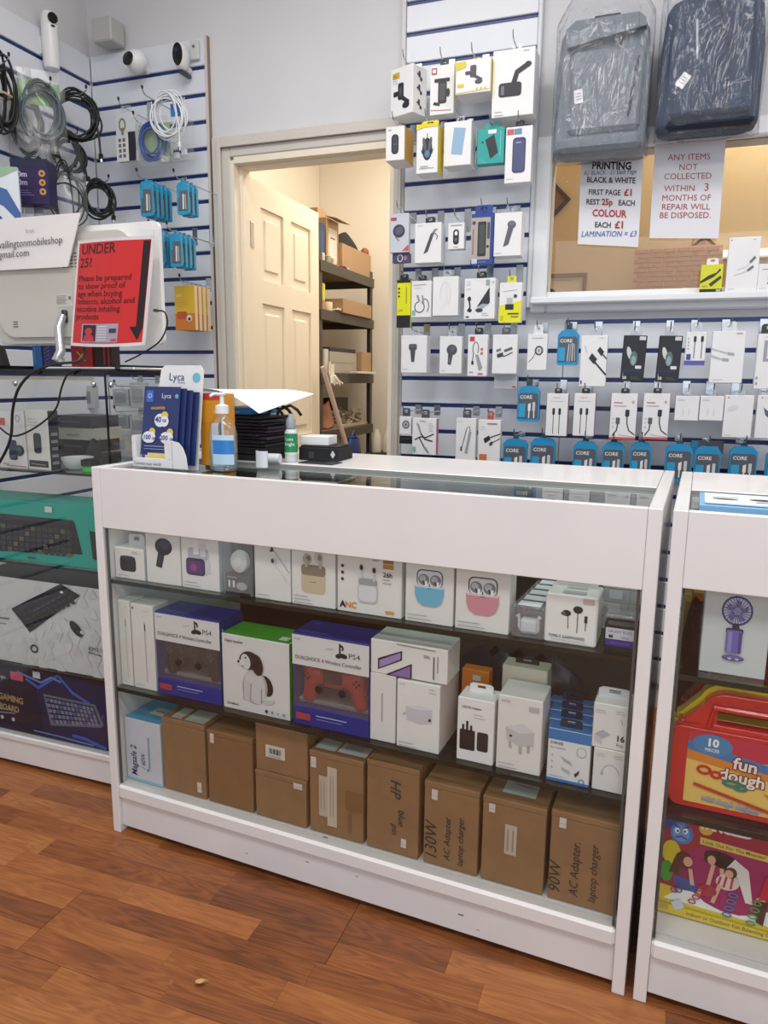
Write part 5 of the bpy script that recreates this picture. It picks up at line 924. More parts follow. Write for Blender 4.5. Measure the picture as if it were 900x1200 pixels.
# balance game
bl, br = (764, 1084), (905, 1119)
g = [R(0, 0, 1, 1, 'a02a3c'), P([(.0, .0), (.0, .28), (1, .2), (1, 0)], 'd9c23a'), P([(.05, .14), (.28, .34), (1, .36), (1, .12)], 'ecebe6'), E(.085, .62, .08, .12, 'd8c62c'), E(.06, .42, .055, .11, '4a9a3a'), R(0, .86, .14, 1, '2c4a96'), E(.62, .5, .42, .35, 'a02860'),
     E(.36, .925, .06, .06, 'd9b52c'), T('TANGLED', .30, .925, .095, 'efe9e6', 0, bold=.06), E(.16, .83, .10, .11, '4a78c0'), E(.155, .83, .075, .085, '6f9ad8'), E(.12, .85, .022, .03, 'f0f0f0'), E(.19, .86, .022, .03, 'f0f0f0'), E(.125, .845, .009, .012, '16181c'), E(.185, .855, .009, .012, '16181c'), L([(.11, .78), (.16, .80), (.21, .78)], .012, '1d2c5c'), L([(.09, .90), (.14, .88)], .012, '1d2c5c'), L([(.22, .91), (.17, .885)], .012, '1d2c5c'),
     P([(.32, .84), (.98, .80), (.98, .74), (.32, .77)], 'd9c05a'), T('Look Out For The Meanies!', .34, .785, .045, '4a3420', -2, bold=.01),
     # child crouching at left
     P([(.12, .40), (.30, .40), (.34, .32), (.14, .30)], '3f5a9a'), E(.22, .48, .08, .10, '8a2c5a', 10), E(.20, .57, .075, .085, '5a3626', 20), E(.235, .565, .04, .05, 'd9a98c'), P([(.12, .58), (.2, .6), (.16, .42), (.08, .42)], '5a3626'), L([(.26, .5), (.29, .34)], .035, 'd9a98c'), P([(.14, .33), (.3, .34), (.36, .28), (.2, .27)], '3a5690'),
     # adult bending over
     E(.52, .66, .16, .075, '22161a', -12), P([(.62, .70), (.74, .62), (.80, .30), (.74, .30), (.66, .52), (.56, .60)], 'e2dcd8'), E(.42, .66, .055, .065, '3a2420'), E(.43, .64, .035, .045, 'd9a98c'), L([(.45, .6), (.42, .38)], .035, 'd9a98c'), L([(.52, .58), (.54, .42)], .035, 'd9a98c'),
     # child on hands and feet with striped shirt
     E(.58, .46, .10, .08, 'd8c8c4', 15), L([(.52, .5), (.50, .40)], .02, 'b83c44'), L([(.57, .53), (.55, .40)], .02, 'b83c44'), L([(.62, .53), (.61, .40)], .02, 'b83c44'), E(.60, .56, .05, .055, '5a3626'), E(.585, .545, .035, .04, 'd9a98c'), L([(.52, .42), (.47, .22)], .035, 'd9a98c'), E(.42, .33, .08, .06, 'a83a4a'), L([(.36, .32), (.34, .24)], .035, 'd9a98c'),
     # child at right upside down
     E(.86, .34, .045, .055, 'd9a98c'), P([(.82, .36), (.92, .36), (.9, .12), (.84, .14)], '4a2c22'), P([(.84, .36), (.96, .4), (.99, .62), (.88, .6)], 'c02c3a')]
for k in range(4):
    g += [RG(.14+.0*k+.035*k, .25-.02*k+.03*k, .035, .028, .012, '7a4a9a')] if k < 2 else []
    g += [RG(.30+.03*k, .18+.055*k, .035, .026, .012, 'b8324a'), RG(.60+.012*k, .14+.07*k, .042, .026, .013, '3f78b4'), RG(.80+.01*k, .12+.07*k, .042, .026, .013, '4a9a5a')]
g += [P([(0, .0), (1, .0), (1, .075), (0, .10)], 'd9c23a'), T('Indoor or Outdoor Fun Balancing Game', .26, .03, .052, '6a3c50', 0, bold=.01, sx=.9), R(.02, .03, .10, .10, 'b8a45a'), P([(.12, .12), (.2, .18), (.24, .1), (.16, .05)], 'c9d2e2')]
rp('game_box', 'colourful balance game carton with children on a ringed mat', bl, br, 970, BASE+.001, g, yf=.09, d=.06, col='6a3c78', side='b02a4c')
lb = thing('flat_box', 'flat white box with blue border lying on the right counter glass', 'package', cW(RX+.15, .135, CH-.0078), TH)
MB().box((-.11, -.08, 0), (.11, .08, .012), mat('7fb4dc', .4), bev=.001).build('carton', lb)
paint(lb, (-.11, -.08, .012), (.22, 0, 0), (0, .16, 0), [R(.04, .06, .96, .94, 'e6ebf2'), E(.2, .5, .10, .06, '3a3c44'), L([(.1, .6), (.3, .65)], .02, '5a5c66'), E(.5, .55, .12, .08, '2c2e38'), L([(.42, .35), (.6, .4)], .03, '4a4c58'), E(.8, .5, .10, .08, '3a3c44'), L([(.7, .35), (.9, .3)], .03, '6a6c78'), R(.04, .06, .96, .14, '9fc4e4')])
t = thing('cable_tangle', 'tangled grey cords heaped behind the red carry case', 'cable', cW(RX+.14, .28, RS2+.0005), TH)
b = MB(); rn = random.Random(5)
for k in range(5):
    p = [(rn.uniform(-.07, .1), rn.uniform(-.03, .05), .012+.03*k*.5) for _ in range(4)]
    pts = []
    for i in range(40):
        a = i/40*2*pi; pts.append((.03*(k-1.5)+.045*cos(a*2+k), .03*sin(a*3+k), .014+.035*k+.02*(1+sin(a+k))))
    b.tube(pts, .0045, mat(('9aa0a2', '6a7276', 'b9bcbc')[k % 3], .4), 6)
b.build('cord', t, smooth=True)
# ================================================================== LEFT WALL AND LEFT PART OF THE BACK WALL
CABK = mat('141518', .45)
def coil(name, label, px, py, rx, rz, r, n, m, at=None, ang=60, jit=.12, tail=None, seed=1, bag=None, tie=None, card=None, cat='cable', plug=True, hook_=True, short=None, spread=.012):
    """loops of cable hanging in a plane turned by ang degrees, optional tail with plug, clear bag, tie and printed card"""
    c = at if at else onX(px, py, -.95); t = thing(name, label, cat, c); rn = random.Random(seed)
    h = Vector((cos(radians(ang)), sin(radians(ang)), 0)); nv = Vector((h.y, -h.x, 0)); up = Vector((0, 0, 1))
    if nv.y > 0: nv = -nv
    b = MB(); pts = []; ph = rn.uniform(0, 6)
    for i in range(n*26):
        a = 2*pi*i/26+pi/2; k = i/26
        f = 1+jit*sin(k*2.1+ph)+.3*jit*sin(a*2+k); g = 1+jit*cos(k*1.7+ph*2)
        pts.append(h*(rx*f*cos(a)+.01*sin(k*3))+up*(rz*g*sin(a)-.012*sin(k*1.9+ph))+nv*(spread*sin(k*2.7+ph)+spread*.4*sin(a)))
    if tail:
        e = pts[-1]
        for u, w_ in tail: pts.append(h*u+up*w_+nv*.01)
    b.tube(pts, r, m, 7); b.build('cord', t, smooth=60)
    if plug:
        e = pts[-1]; d = (pts[-1]-pts[-2]).normalized()
        MB().tube([e, e+d*.018], r*2.1, m, 8).tube([e+d*.0182, e+d*.03], r*1.5, CHROME, 6).build('plug', t, smooth=40)
    if tie: MB().tube([h*(-rx*.9)+up*tie[0]+nv*.02, up*(tie[0]+.004)+nv*.03, h*(rx*.9)+up*tie[0]+nv*.02, h*(rx*.9)+up*tie[0]-nv*.02, up*tie[0]-nv*.03, h*(-rx*.9)+up*tie[0]-nv*.02], .004, mat(tie[1], .6), 6, closed=True).build('cable_tie', t, smooth=True)
    if card:
        x0, z0, x1, z1, col = card; q = [h*x+up*z-nv*.018 for x, z in ((x0, z0), (x1, z0), (x1, z1), (x0, z1))]
        q2 = [v-nv*.002 for v in q]; MB().add(q+q2, [[0, 1, 2, 3], [7, 6, 5, 4], [0, 4, 5, 1], [1, 5, 6, 2], [2, 6, 7, 3], [3, 7, 4, 0]], mat(col, .5)).build('backing_card', t)
    if bag:
        x, zb, zt = bag
        def f(s): return lambda u, v: h*((u-.5)*2*x)+up*(zb+(zt-zb)*v)+nv*(s*(.022+.004*sin(9*u+5*v))*(sin(pi*min(1, max(0, u)))**.5)*(1-.75*max(0, v-.55)/.45)+.003*sin(11*v+3*u))
        MB().sheet(f(1), 10, 12, SLEEVE).sheet(f(-1), 10, 12, SLEEVE).build('clear_bag', t, smooth=60)
    if hook_:
        k = thing('wall_hook', 'wall hook on the left wall carrying the '+(short or ' '.join(label.split()[:8])), 'hook', (XL+.001, c.y, c.z+rz*.9))
        MB().tube([(0, 0, 0), (c.x-XL+.02, 0, .004), (c.x-XL+.05, 0, .016), (c.x-XL+.052, 0, .03)], .0022, CHROME, 6).build('prong', k, smooth=True); MB().tube([(c.x-XL+.0515, 0, .024), (c.x-XL+.0525, 0, .036)], .0042, TIPM, 8).build('rubber_tip', k)
        MB().box((0.0005, -.012, -.012), (.0022, .012, .012), CHROME).build('hook_plate', k)
    return t
BC = mat('0b0c0e', .5)
coil('power_cable', 'black cable bundle with a tan tie, cut by the left picture edge', 0, 112, .036, .105, .0045, 7, BC, ang=70, jit=.2, tie=(.0, 'b59a70'), seed=3, plug=False, spread=.03)
coil('bagged_cable', 'thick black cable in a clear bag between tied bundle and green bag', 33, 144, .055, .085, .007, 4, BC, at=onX(31, 144, -.995), ang=75, seed=5, bag=(.075, -.13, .16), spread=.02)
coil('bagged_cable', 'grey cable coil in a clear bag with green printed card', 48, 132, .062, .085, .0045, 7, mat('4d5a60', .4), at=onX(48, 132, -.88), ang=50, seed=8, bag=(.085, -.13, .14), card=(-.07, .03, .07, .11, '5f9a4c'), plug=False)
coil('power_cable', 'large bare coil of black cable with hanging plug near the corner', 91, 138, .072, .080, .0042, 8, BC, at=onX(90, 137, -.92), ang=38, seed=11, tail=[(.072, -.02), (.078, -.08), (.08, -.13)])
coil('bagged_cable', 'short thick black cable loop in a bag under the large coil', 80, 178, .055, .062, .0075, 3, BC, at=onX(80, 180, -.99), ang=70, seed=13, bag=(.07, -.085, .10), tail=[(.06, -.05), (.064, -.075)])
coil('bagged_cable', 'thin black cord in long loops inside a crinkled bag', 78, 232, .052, .098, .003, 5, BC, at=onX(78, 234, -.92), ang=42, jit=.35, seed=17, bag=(.075, -.12, .10))
coil('video_cable', 'round coil of thin black cable hanging lowest beside the corner', 117, 234, .052, .062, .0042, 6, BC, at=onX(116, 234, -.90), ang=30, seed=21, tail=[(.058, -.02), (.055, -.06)])
# purple boxed cable
c = onX(35, 243, -.96); 
t = pack('light_box', 'dark purple carton with orange round marks hanging on left wall', 'package', (c.x+.03, c.y, c.z), .13, .085, .155, radians(24), '2a1f4e', front=[R(0, .8, 1, 1, '1e2040'), T('20m', .08, .60, .17, 'c9c4e0', bold=.02), T('10m', .08, .42, .17, 'b0a8d0', bold=.02)]+smalltext(.1, .3, 3, .5, '8a80b0')+[O(.84, .68, .09, 'd0954c'), O(.84, .48, .09, 'd0954c'), O(.84, .28, .09, 'd0954c'), O(.84, .68, .04, '5a3a4c'), O(.84, .48, .04, '5a3a4c'), O(.84, .28, .04, '5a3a4c')],
     left=[L([(.1+.2*i, .15+.17*j), (.2+.2*i, .25+.17*j)], .05, '5c4c98') for i in range(4) for j in range(4)], tab=(.06, .02, '1d3a3c'))
k = thing('wall_hook', 'wall hook on the left wall carrying the dark purple carton', 'hook', (XL+.001, c.y, c.z+.17)); MB().tube([(0, 0, 0), (.13, 0, 0), (.15, 0, .01), (.152, 0, .022)], .0022, CHROME, 6).build('prong', k, smooth=True)
c = onX(8, 264, -.93)
pack('cable_pack', 'white, blue and green pouch at the left edge above the monitor', 'package', (c.x, c.y-.02, c.z), .13, .02, .19, radians(35), 'd5dce2', front=[P([(0, .6), (1, .95), (1, 1), (0, 1)], '8fae92'), P([(0, .5), (.6, .3), (1, 0), (1, .2), (.7, .6), (0, .75)], '3a5c9c'), P([(.3, 0), (.6, 0), (.5, .14)], '2a4a8c')])
for i in range(3):
    c = onX(24+11*i, 262, -.95+.012*i)
    pack('cable_pack', ['leftmost', 'middle', 'rightmost'][i]+' of three small silver packs under the purple carton', 'package', (c.x, c.y, c.z-.03), .035, .012, .085, radians(30), 'b9bdc4', front=[R(.0, .75, 1, 1, '7d828c'), R(.3, .2, .7, .6, '8c909a')], group=None)
# cameras and fittings along the top
sm = mat('e9e9e9', .3); gb = mat('07080b', .08)
c = onX(63, 80, -1.0)
t = thing('security_camera', 'tall white capsule camera with black lens on the left wall', 'camera', (XL+.035, c.y, c.z-.01))
MB().lathe([(.012, 0), (.026, .008), (.031, .03), (.031, .15), (.030, .185), (.022, .205), (.008, .212)], sm, None, 24).build('housing', t, smooth=True)
MB().lathe([(.019, 0), (.019, .004), (.016, .006)], gb, Matrix.Translation((.0285, -.012, .178))@Matrix.Rotation(radians(-22), 4, 'Z')@Matrix.Rotation(radians(90), 4, 'Y'), 20).build('lens', t)
MB().lathe([(.006, 0), (.006, .002)], gb, Matrix.Translation((.029, -.013, .150))@Matrix.Rotation(radians(-22), 4, 'Z')@Matrix.Rotation(radians(90), 4, 'Y')@Matrix.Diagonal((.6, 1.3, 1, 1)), 12).build('sensor', t)
MB().box((-.034, -.02, .06), (-.028, .02, .12), sm).build('wall_plate', t)
c = onY(121, 58, 1.28)
tag(MB().box((c.x, 1.215, c.z), (c.x+.095, 1.299, c.z+.088), mat('b9b8b5', .55), bev=.005).build('alarm_box'), 'pale grey cube box at the top of the wall corner', 'box')
c = onY(160, 72, 1.24)
t = thing('security_camera', 'round white ball camera with black lens on back wall', 'camera', c)
MB().lathe([(.006, -.042), (.024, -.036), (.040, -.012), (.043, .006), (.036, .026), (.02, .04), (.004, .044)], sm, Matrix.Rotation(radians(90), 4, 'X'), 24).build('housing', t, smooth=True)
MB().lathe([(.026, 0), (.027, .004), (.022, .009), (.004, .010)], gb, Matrix.Translation((-.010, -.036, -.002))@Matrix.Rotation(radians(-8), 4, 'Z')@Matrix.Rotation(radians(80), 4, 'X'), 24).build('lens', t, smooth=50)
MB().tube([(.01, .035, -.01), (.012, .058, -.02)], .012, sm, 10).build('mount', t)
c = onY(213, 67, 1.24)
t = thing('security_camera', 'oval white camera with glossy black face near slat panel edge', 'camera', c)
M_ = Matrix.Rotation(radians(4), 4, 'Z')@Matrix.Diagonal((.62, 1, 1.2, 1))@Matrix.Rotation(radians(90), 4, 'X')
MB().lathe([(.026, -.03), (.037, -.02), (.041, .0), (.039, .02), (.034, .03)], sm, M_, 24).build('housing', t, smooth=50)
MB().lathe([(.034, .0302), (.033, .034), (.010, .038)], gb, M_, 24).build('face', t, smooth=50)
MB().lathe([(.009, 0), (.009, .004)], mat('23304a', .1), Matrix.Rotation(radians(4), 4, 'Z')@Matrix.Translation((0, -.036, .012))@Matrix.Rotation(radians(90), 4, 'X'), 14).build('lens', t)
MB().box((-.008, -.012, -.060), (.008, .05, -.048), mat('2c3440', .4)).tube([(0, .02, -.03), (0, .055, -.03)], .010, sm).build('mount', t)
c = onY(230, 60, 1.298)
tag(MB().box((c.x-.022, 1.283, c.z-.035), (c.x+.018, 1.2995, c.z+.035), mat('cfd0d0', .4), bev=.003).lathe([(.006, 0), (.006, .002)], mat('6a6c70', .4), Matrix.Translation((c.x-.002, 1.283, c.z+.012))@Matrix.Rotation(radians(90), 4, 'X'), 10).build('wall_bracket'), 'small grey mounting plate beside the oval camera', 'bracket')
# packs on the back wall, left of the door
wp('key_finder_pack', 'clear pack with small key shape and half black card, near corner', (136, 132, 159, 189), [R(0, 0, 1, .5, 'd8d8d6'), R(.62, 0, 1, .6, '22242c'), RG(.35, .76, .18, .14, .07, '77785c'), L([(.35, .7), (.35, .55)], .12, '77785c')]+[R(.12+.22*i, .08+.11*j, .26+.22*i, .15+.11*j, '6c6c6c') for i in range(2) for j in range(4)], 1.14, .02, col='cdd2d4', short='key shaped pack', tab=(.05, .03, None))
coil('bagged_cable', 'blue network cable coil in a clear bag with green card', 0, 0, .048, .058, .003, 9, mat('2d4fa0', .4), at=onY(178, 166, 1.13), ang=2, seed=31, jit=.06, bag=(.075, -.08, .09), card=(-.07, -.06, .07, .07, '9ab88c'), plug=False, hook_=False)
hook(onY(178, 140, 1.2).x, onY(178, 142, 1.13).z, 1.12, 'blue network cable coil')
coil('bagged_cable', 'white network cable coil over a clear bag with blue tag', 0, 0, .058, .072, .0028, 9, mat('dcdfe2', .35), at=onY(197, 135, 1.10), ang=4, seed=37, jit=.16, card=(.0, -.0, .055, .045, '2c7cb8'), tail=[(.05, -.04), (.05, -.10)], hook_=False)
hook(onY(196, 112, 1.2).x, onY(196, 113, 1.10).z, 1.08, 'white network cable coil')
t = wp('bagged_adapter', 'clear bag of white plugs hanging below the white cable coil', (186, 142, 224, 189), [], 1.17, .02, m=SLEEVE, body='clear_bag', hk=False, tab=None)
for i, (x, z) in enumerate(((-.03, .03), (.01, .05), (.035, .025), (.0, .015))): MB().box((x-.012, -.006, z-.006), (x+.012, .006, z+.02), mat('e2e4e6', .3), bev=.003).build('plug', t)
def blue_pack(label, px0, py0, px1, py1, Y, i, group, hk=False):
    A, B = onY(px0, (py0+py1)/2, Y), onY(px1, (py0+py1)/2, Y); zt, zb = onY(px0, py0, Y).z, onY(px0, py1, Y).z
    W_, H_ = B.x-A.x, zt-zb; y = Y+i*.028
    t = thing('cable_pack', label, 'cable pack', ((A.x+B.x)/2+.001*(i % 2), y, zb-.002*(i % 2)), 0, group)
    h = W_/2
    MB().prism([(-h, .004), (-h+.004, 0), (h-.004, 0), (h, .004), (h, H_-.014), (h-.01, H_-.002), (-h+.01, H_), (-h, H_-.012)], -.004, .008, mat('2594bf', .3)).build('shell', t)
    MB().prism([(-h+.008, .014), (h-.002, .014), (h-.002, H_-.03), (-h+.008, H_-.03)], -.0062, -.0041, mat('5c5e62', .4)).build('card', t)
    paint(t, (-h, -.0063, 0), (W_, 0, 0), (0, 0, H_), [R(.05, .5, .3, .78, '2594bf'), L([(.6, .15), (.62, .62)], .14, 'd9dadc'), L([(.82, .15), (.8, .6)], .08, 'b9babc')], lift=.0004)
    MB().box((-.006, -.002, H_-.001), (.006, .002, H_+.012), mat('2594bf', .3)).build('hang_tab', t)
    if hk: hook((A.x+B.x)/2, zb+H_+.006, Y, hk+' blue pack row', .02)
    return t
ORD = ['front', 'second', 'third', 'fourth', 'rearmost']
for n_, (a, b_, c_, d_, k, g) in enumerate(((165, 213, 179, 254, 5, 'upper left'), (208, 214, 221, 252, 3, 'upper right'), (179, 272, 192, 312, 3, 'lower left'), (200, 274, 213, 313, 4, 'lower right'))):
    for i in range(k): blue_pack(ORD[i]+' blue pack of the '+g+' row on the wall left of the door', a, b_, c_, d_, 1.05, i, g+' blue packs on one hook', g if i == 0 else False)
for i in range(4):
    A, B = onY(206, 360, 1.14), onY(229, 360, 1.14); zt, zb = onY(218, 335, 1.14).z, onY(218, 387, 1.14).z
    pack('sim_card_pack', ['front', 'second', 'third', 'rearmost'][i]+' of four orange and yellow card wallets beside the door', 'package', ((A.x+B.x)/2, 1.145+.03*i, zb), B.x-A.x, .02, zt-zb, 0, ('d08a2c', 'dfc6a4', 'dfc6a4', 'dcc09c')[i],
         front=[R(0, .38, 1, 1, 'd9b02c'), R(0, 0, 1, .38, 'cc7a2c'), RR(.1, .25, .6, .42, .03, 'b8542c'), O(.72, .27, .14, 'e0d5c8'), O(.72, .25, .07, '2c2a28'), T('SIM', .1, .75, .1, 'f0e0b0')]+smalltext(.1, .68, 4, .6, 'c08a20'), side='e2caa8', tab=(.03, .02, None))
hook(onY(218, 330, 1.14).x, onY(218, 331, 1.14).z, 1.13, 'orange and yellow card wallets')

# ================================================================== GLASS CABINET ON THE LEFT
CX0, CX1, CY0, CY1, CT = -1.0, -.072, .150, .56, 1.197
cb = thing('display_cabinet', 'glass cabinet with white plinth holding boxed keyboards, left of the counter', 'cabinet', (CX0, CY0, 0))
W_, D_ = CX1-CX0, CY1-CY0
MB().box((0, .008, .015), (W_, D_, .088), WHITE, bev=.001).build('plinth', cb)
MB().box((0, -.001, .0885), (W_, .03, .1095), WHITE, bev=.004).build('base_rail', cb)
MB().box((0, .0305, .0885), (W_, D_, .112), WHITE).build('base_board', cb)
DG = mat('0a0d0d', .15)
for z in (.335, .655, .925):
    MB().box((.004, .008, z-.006), (W_-.008, D_-.01, z), GLASSG).box((.004, .0065, z-.0065), (W_-.008, .0079, z+.0002), DG).build('glass_shelf', cb)
MB().box((.0, .0, CT-.008), (W_, D_, CT), GLASSG).box((-.001, -.0015, CT-.009), (W_, -.0001, CT), DG).box((W_+.0001, -.0015, CT-.009), (W_+.0015, D_, CT), DG).build('top_glass', cb)
MB().box((.0, .012, CT-.024), (W_-.06, .03, CT-.0135), mat('cfc8b4', .5)).build('light_strip', cb)
MB().box((.002, .001, .1105), (W_-.002, .0055, CT-.010), GLASS).build('front_glass', cb)
MB().box((W_-.0075, .0065, .113), (W_-.002, D_-.002, CT-.010), GLASS).build('side_glass', cb)
MB().box((W_-.002, -.001, .1105), (W_-.0002, .006, CT-.010), DG).build('corner_edge', cb)
for dx, dy, dz in ((-.035, -.0025, -.034), (.0, .02, -.034), (-.30, -.0025, -.034)):
    c_ = MB().lathe([(.008, 0), (.008, .003), (.005, .007)], CHROME, Matrix.Translation((W_+dx-.002, dy+.003, CT+dz))@(Matrix.Rotation(radians(90), 4, 'X') if dy < 0 else Matrix.Rotation(radians(90), 4, 'Y')), 16); c_.build('glass_clamp', cb, smooth=40)
def kb(name, label, px0, px1, yt, yb, z, items, d=.09, col='cccccc', yf=.168, x1max=CX1-.012, **kw):
    """px0..px1 at the bottom of the front face"""
    A, B, T_ = onY(px0, yb[0], yf), onY(px1, yb[1], yf), onY(px0, yt, yf); 
    x1 = min(B.x, x1max) if B.x < -.0 else B.x
    return pack(name, label, kw.pop('cat', 'package'), ((A.x+x1)/2, yf+d/2, z+.0005), x1-A.x, d, T_.z-A.z, 0, col, front=items, **kw)
def place_px(X0, Wd, z0, Hd, yf, px, py):
    p = onY(px, py, yf); return ((p.x-X0)/Wd, (p.z-z0)/Hd)
# turquoise keyboard carton
def long_box(label, x1, z0, z1, col, items, name='keyboard_box', d=.12, yf=.168, x0=-.62, **kw):
    return pack(name, label, 'package', ((x0+x1)/2, yf+d/2, z0+.0005), x1-x0, d, z1-z0, 0, col, front=items, **kw)
yf = .168
def q(px, py, X0, X1, z0, z1): p = onY(px, py, yf); return ((p.x-X0)/(X1-X0), (p.z-z0)/(z1-z0))
X0, X1, z0, z1 = -.62, -.088, .6555, .835
Q = lambda x, y: q(x, y, X0, X1, z0, z1)
it = [P([Q(-40, 602), Q(88, 613), Q(97, 650), Q(-42, 644)], '16181b'), P([Q(-40, 598), Q(86, 610), Q(88, 615), Q(-40, 604)], '2a2c30')]
for r_ in range(5):
    for c_ in range(17):
        x = -34+c_*7.0+r_*.5; y = 609.5+r_*6.6+c_*.72
        a_, b_ = Q(x, y), Q(x+5.6, y+5.6); it.append(P([(a_[0], b_[1]), (b_[0], b_[1]), (b_[0], a_[1]), (a_[0], a_[1])], '2f3236' if (r_+c_) % 5 else '5c5530'))
it += [P([Q(106, 622), Q(125, 626), Q(125, 660), Q(110, 655)], '16181b'), T('logitech', *Q(33, 653.5), .06, '14403c', -2, bold=.02), R(*Q(54, 600), *Q(62, 594), 'cfd5d2')]
long_box('turquoise keyboard carton with black keyboard picture on the third shelf', X1, z0, z1, '18a896', it, col2=None) if False else long_box('turquoise carton with black keyboard picture, upper of three keyboard cartons', X1, z0, z1, '16a392', it, topcol='1fa898')
X0, X1, z0, z1 = -.62, -.088, .3355, .600
Q = lambda x, y: q(x, y, X0, X1, z0, z1)
it = []
rn = random.Random(3)
for i in range(16):
    for j in range(9):
        u, v = i/16, j/9
        if rn.random() < .55: it.append(P([(u, v), (u+.0625, v), (u+.031, v+.11)] if (i+j) % 2 else [(u, v+.11), (u+.0625, v+.11), (u+.031, v)], rn.choice(('cdd0d2', 'd5d8da', 'c8cbcd'))))
it += [P([Q(14, 713), Q(72, 684), Q(95, 698), Q(36, 741)], '141518'), P([Q(18, 713), Q(70, 687), Q(76, 691), Q(22, 719)], '1e2024'), E(*Q(73, 694), .012, .015, 'e0e0e0'), L([Q(40, 716), Q(75, 697)], .008, '3f5a8a'),
       E(*Q(90, 737), .055, .055, '15161a', -45), E(*Q(97, 741), .015, .02, 'c9c9c9'), L([Q(76, 724), Q(80, 729)], .006, '7d8a90'), T('KM110', *Q(104.5, 762.5), .075, '5a5c60'), L([Q(104, 764), Q(120, 769)], .006, '5a5c60'), RG(*Q(41, 760), .028, .05, .010, '22252a'), L([Q(-10, 722), Q(12, 725)], .008, '6a6c70'), L([Q(-10, 728), Q(8, 731)], .006, '8a8c90')]
for r_ in range(4):
    for c_ in range(9): 
        x, y = 22+c_*6+r_*4.5, 713-c_*3+r_*5.5; it.append(P([Q(x, y), Q(x+4, y-2), Q(x+6.5, y+1), Q(x+2.5, y+3)], '2c2f34'))
long_box('pale patterned carton with keyboard and mouse pictures, middle of three', X1, z0, z1, 'd2d4d5', it, topcol='26282c', side='26282c', d=.13)
X0, X1, z0, z1 = -.62, -.088, .1125, .322
Q = lambda x, y: q(x, y, X0, X1, z0, z1)
it = [R(0, 0, 1, 1, '101634'), P([(.45, 0), (1, 0), (1, .9), (.6, 1), (.4, .7)], '15204c'), L([Q(30, 795), Q(45, 806), Q(55, 800), Q(68, 792), Q(85, 812), Q(105, 825)], .018, '3a62b8'), L([Q(20, 787), Q(48, 800), Q(60, 794), Q(72, 800)], .012, '5a86d0'), L([Q(85, 862), Q(100, 866), Q(112, 872), Q(125, 878)], .02, '2f5cc0'), L([Q(40, 856), Q(70, 863), Q(110, 874)], .008, '6a88c8'), L([Q(108, 832), Q(118, 845), Q(122, 838)], .014, '2c4ca0'),
      T('LED GAMING', *Q(-16, 805+9), .135, 'b59a68', -3, bold=.03, sx=.88), T('KEYBOARD', *Q(-12, 817+9), .125, 'b59a68', -3, bold=.03, sx=.88), L([Q(-10, 833), Q(18, 836)], .006, '9a9cb0'), L([Q(-10, 829), Q(14, 832)], .006, '9a9cb0'), T('& light', *Q(-4, 793), .07, 'd5d7e0', -2), RR(*Q(13, 796), *Q(27, 789), .006, 'c8586c'), R(*Q(39, 794), *Q(47, 788), 'cfd3dc'),
      E(*Q(3, 840), .012, .03, 'c9cdd5'), E(*Q(16, 843), .012, .03, 'c9cdd5'), P([Q(51, 813), Q(112, 826), Q(122, 850), Q(119, 853), Q(60, 850)], '6a7284'), P([Q(53, 816), Q(110, 828), Q(118, 849), Q(62, 847)], '1c2236')]
for r_ in range(5):
    for c_ in range(12):
        u, v = (c_+.1)/12, (r_+.15)/5; a_ = (53+57*u, 816+12*u); b_ = (62+56*u, 847+2*u)
        x, y = a_[0]+(b_[0]-a_[0])*v, a_[1]+(b_[1]-a_[1])*v+1; it.append(P([Q(x, y), Q(x+3.7, y+.5), Q(x+4.7, y+4.4), Q(x+1.2, y+4)], '8088a4' if (r_+c_) % 4 else '5a6494'))
long_box('dark blue gaming keyboard carton with lightning artwork, lowest of three', X1, z0, z1, '131a30', it, d=.15)
ZC = .925
def cx_(name, label, px0, px1, yt, ybm, Y, d, col, items=(), z=ZC, **kw):
    A, B, T_ = onY(px0, ybm, Y), onY(px1, ybm, Y), onY((px0+px1)/2, yt, Y)
    return pack(name, label, 'package', ((A.x+B.x)/2, Y+d/2, z+.0005), B.x-A.x, d, T_.z-z, kw.pop('rz', 0), col, front=items, **kw)
cx_('webcam_box', 'white carton with dark round gadget at left end of the cabinet top shelf', -6, 32, 482, 552, .17, .05, 'd9dadb', [R(.25, .75, .45, .88, 'c85a5a'), RR(.5, .15, .75, .5, .06, '22304a'), E(.82, .32, .14, .1, '25403f'), E(.82, .32, .07, .05, '3f6a64'), RG(.83, .88, .07, .06, .02, '9a9aa0'), T('Alexa', .3, .06, .06, '8a3a3a'), L([(.4, .05), (1, .04)], .02, 'c85a64')])
cx_('mouse_box', 'white and black carton with small dark speaker picture on cabinet top shelf', 33, 62, 481, 552, .17, .035, 'dcdbd6', [RR(.32, .28, .66, .62, .1, '222428'), RR(.38, .34, .6, .56, .06, '2c2e33'), R(.06, .05, .92, .16, '16171a'), L([(.15, .1), (.8, .09)], .02, 'b9a878')]+smalltext(.1, .85, 3, .6), side='1b1b1e', right=[R(.2, .1+.12*i, .8, .15+.12*i, '8a8a8e') for i in range(5)], rz=radians(-6))
for i, (px, py, w_, h_, col) in enumerate(((66, 541, 46, 12, '26262a'), (66, 524, 44, 14, '1b1c20'), (66, 510, 46, 18, 'c5c2b8'), (60, 492, 48, 13, '3a3d4c'))):
    A, B = onY(px, py, .32), onY(px+w_, py, .32); zb = .926+.036*i
    pack('network_box', ['bottom', 'second', 'third', 'topmost'][i]+' of four long cartons piled deep in the cabinet top', 'package', ((A.x+B.x)/2, .38, zb), B.x-A.x-.01, .12, .035, 0, col, front=[T('network', .25, .3, .4, '55555a')] if i == 2 else [L([(.2, .5), (.7, .5)], .02, '6a6a70')])
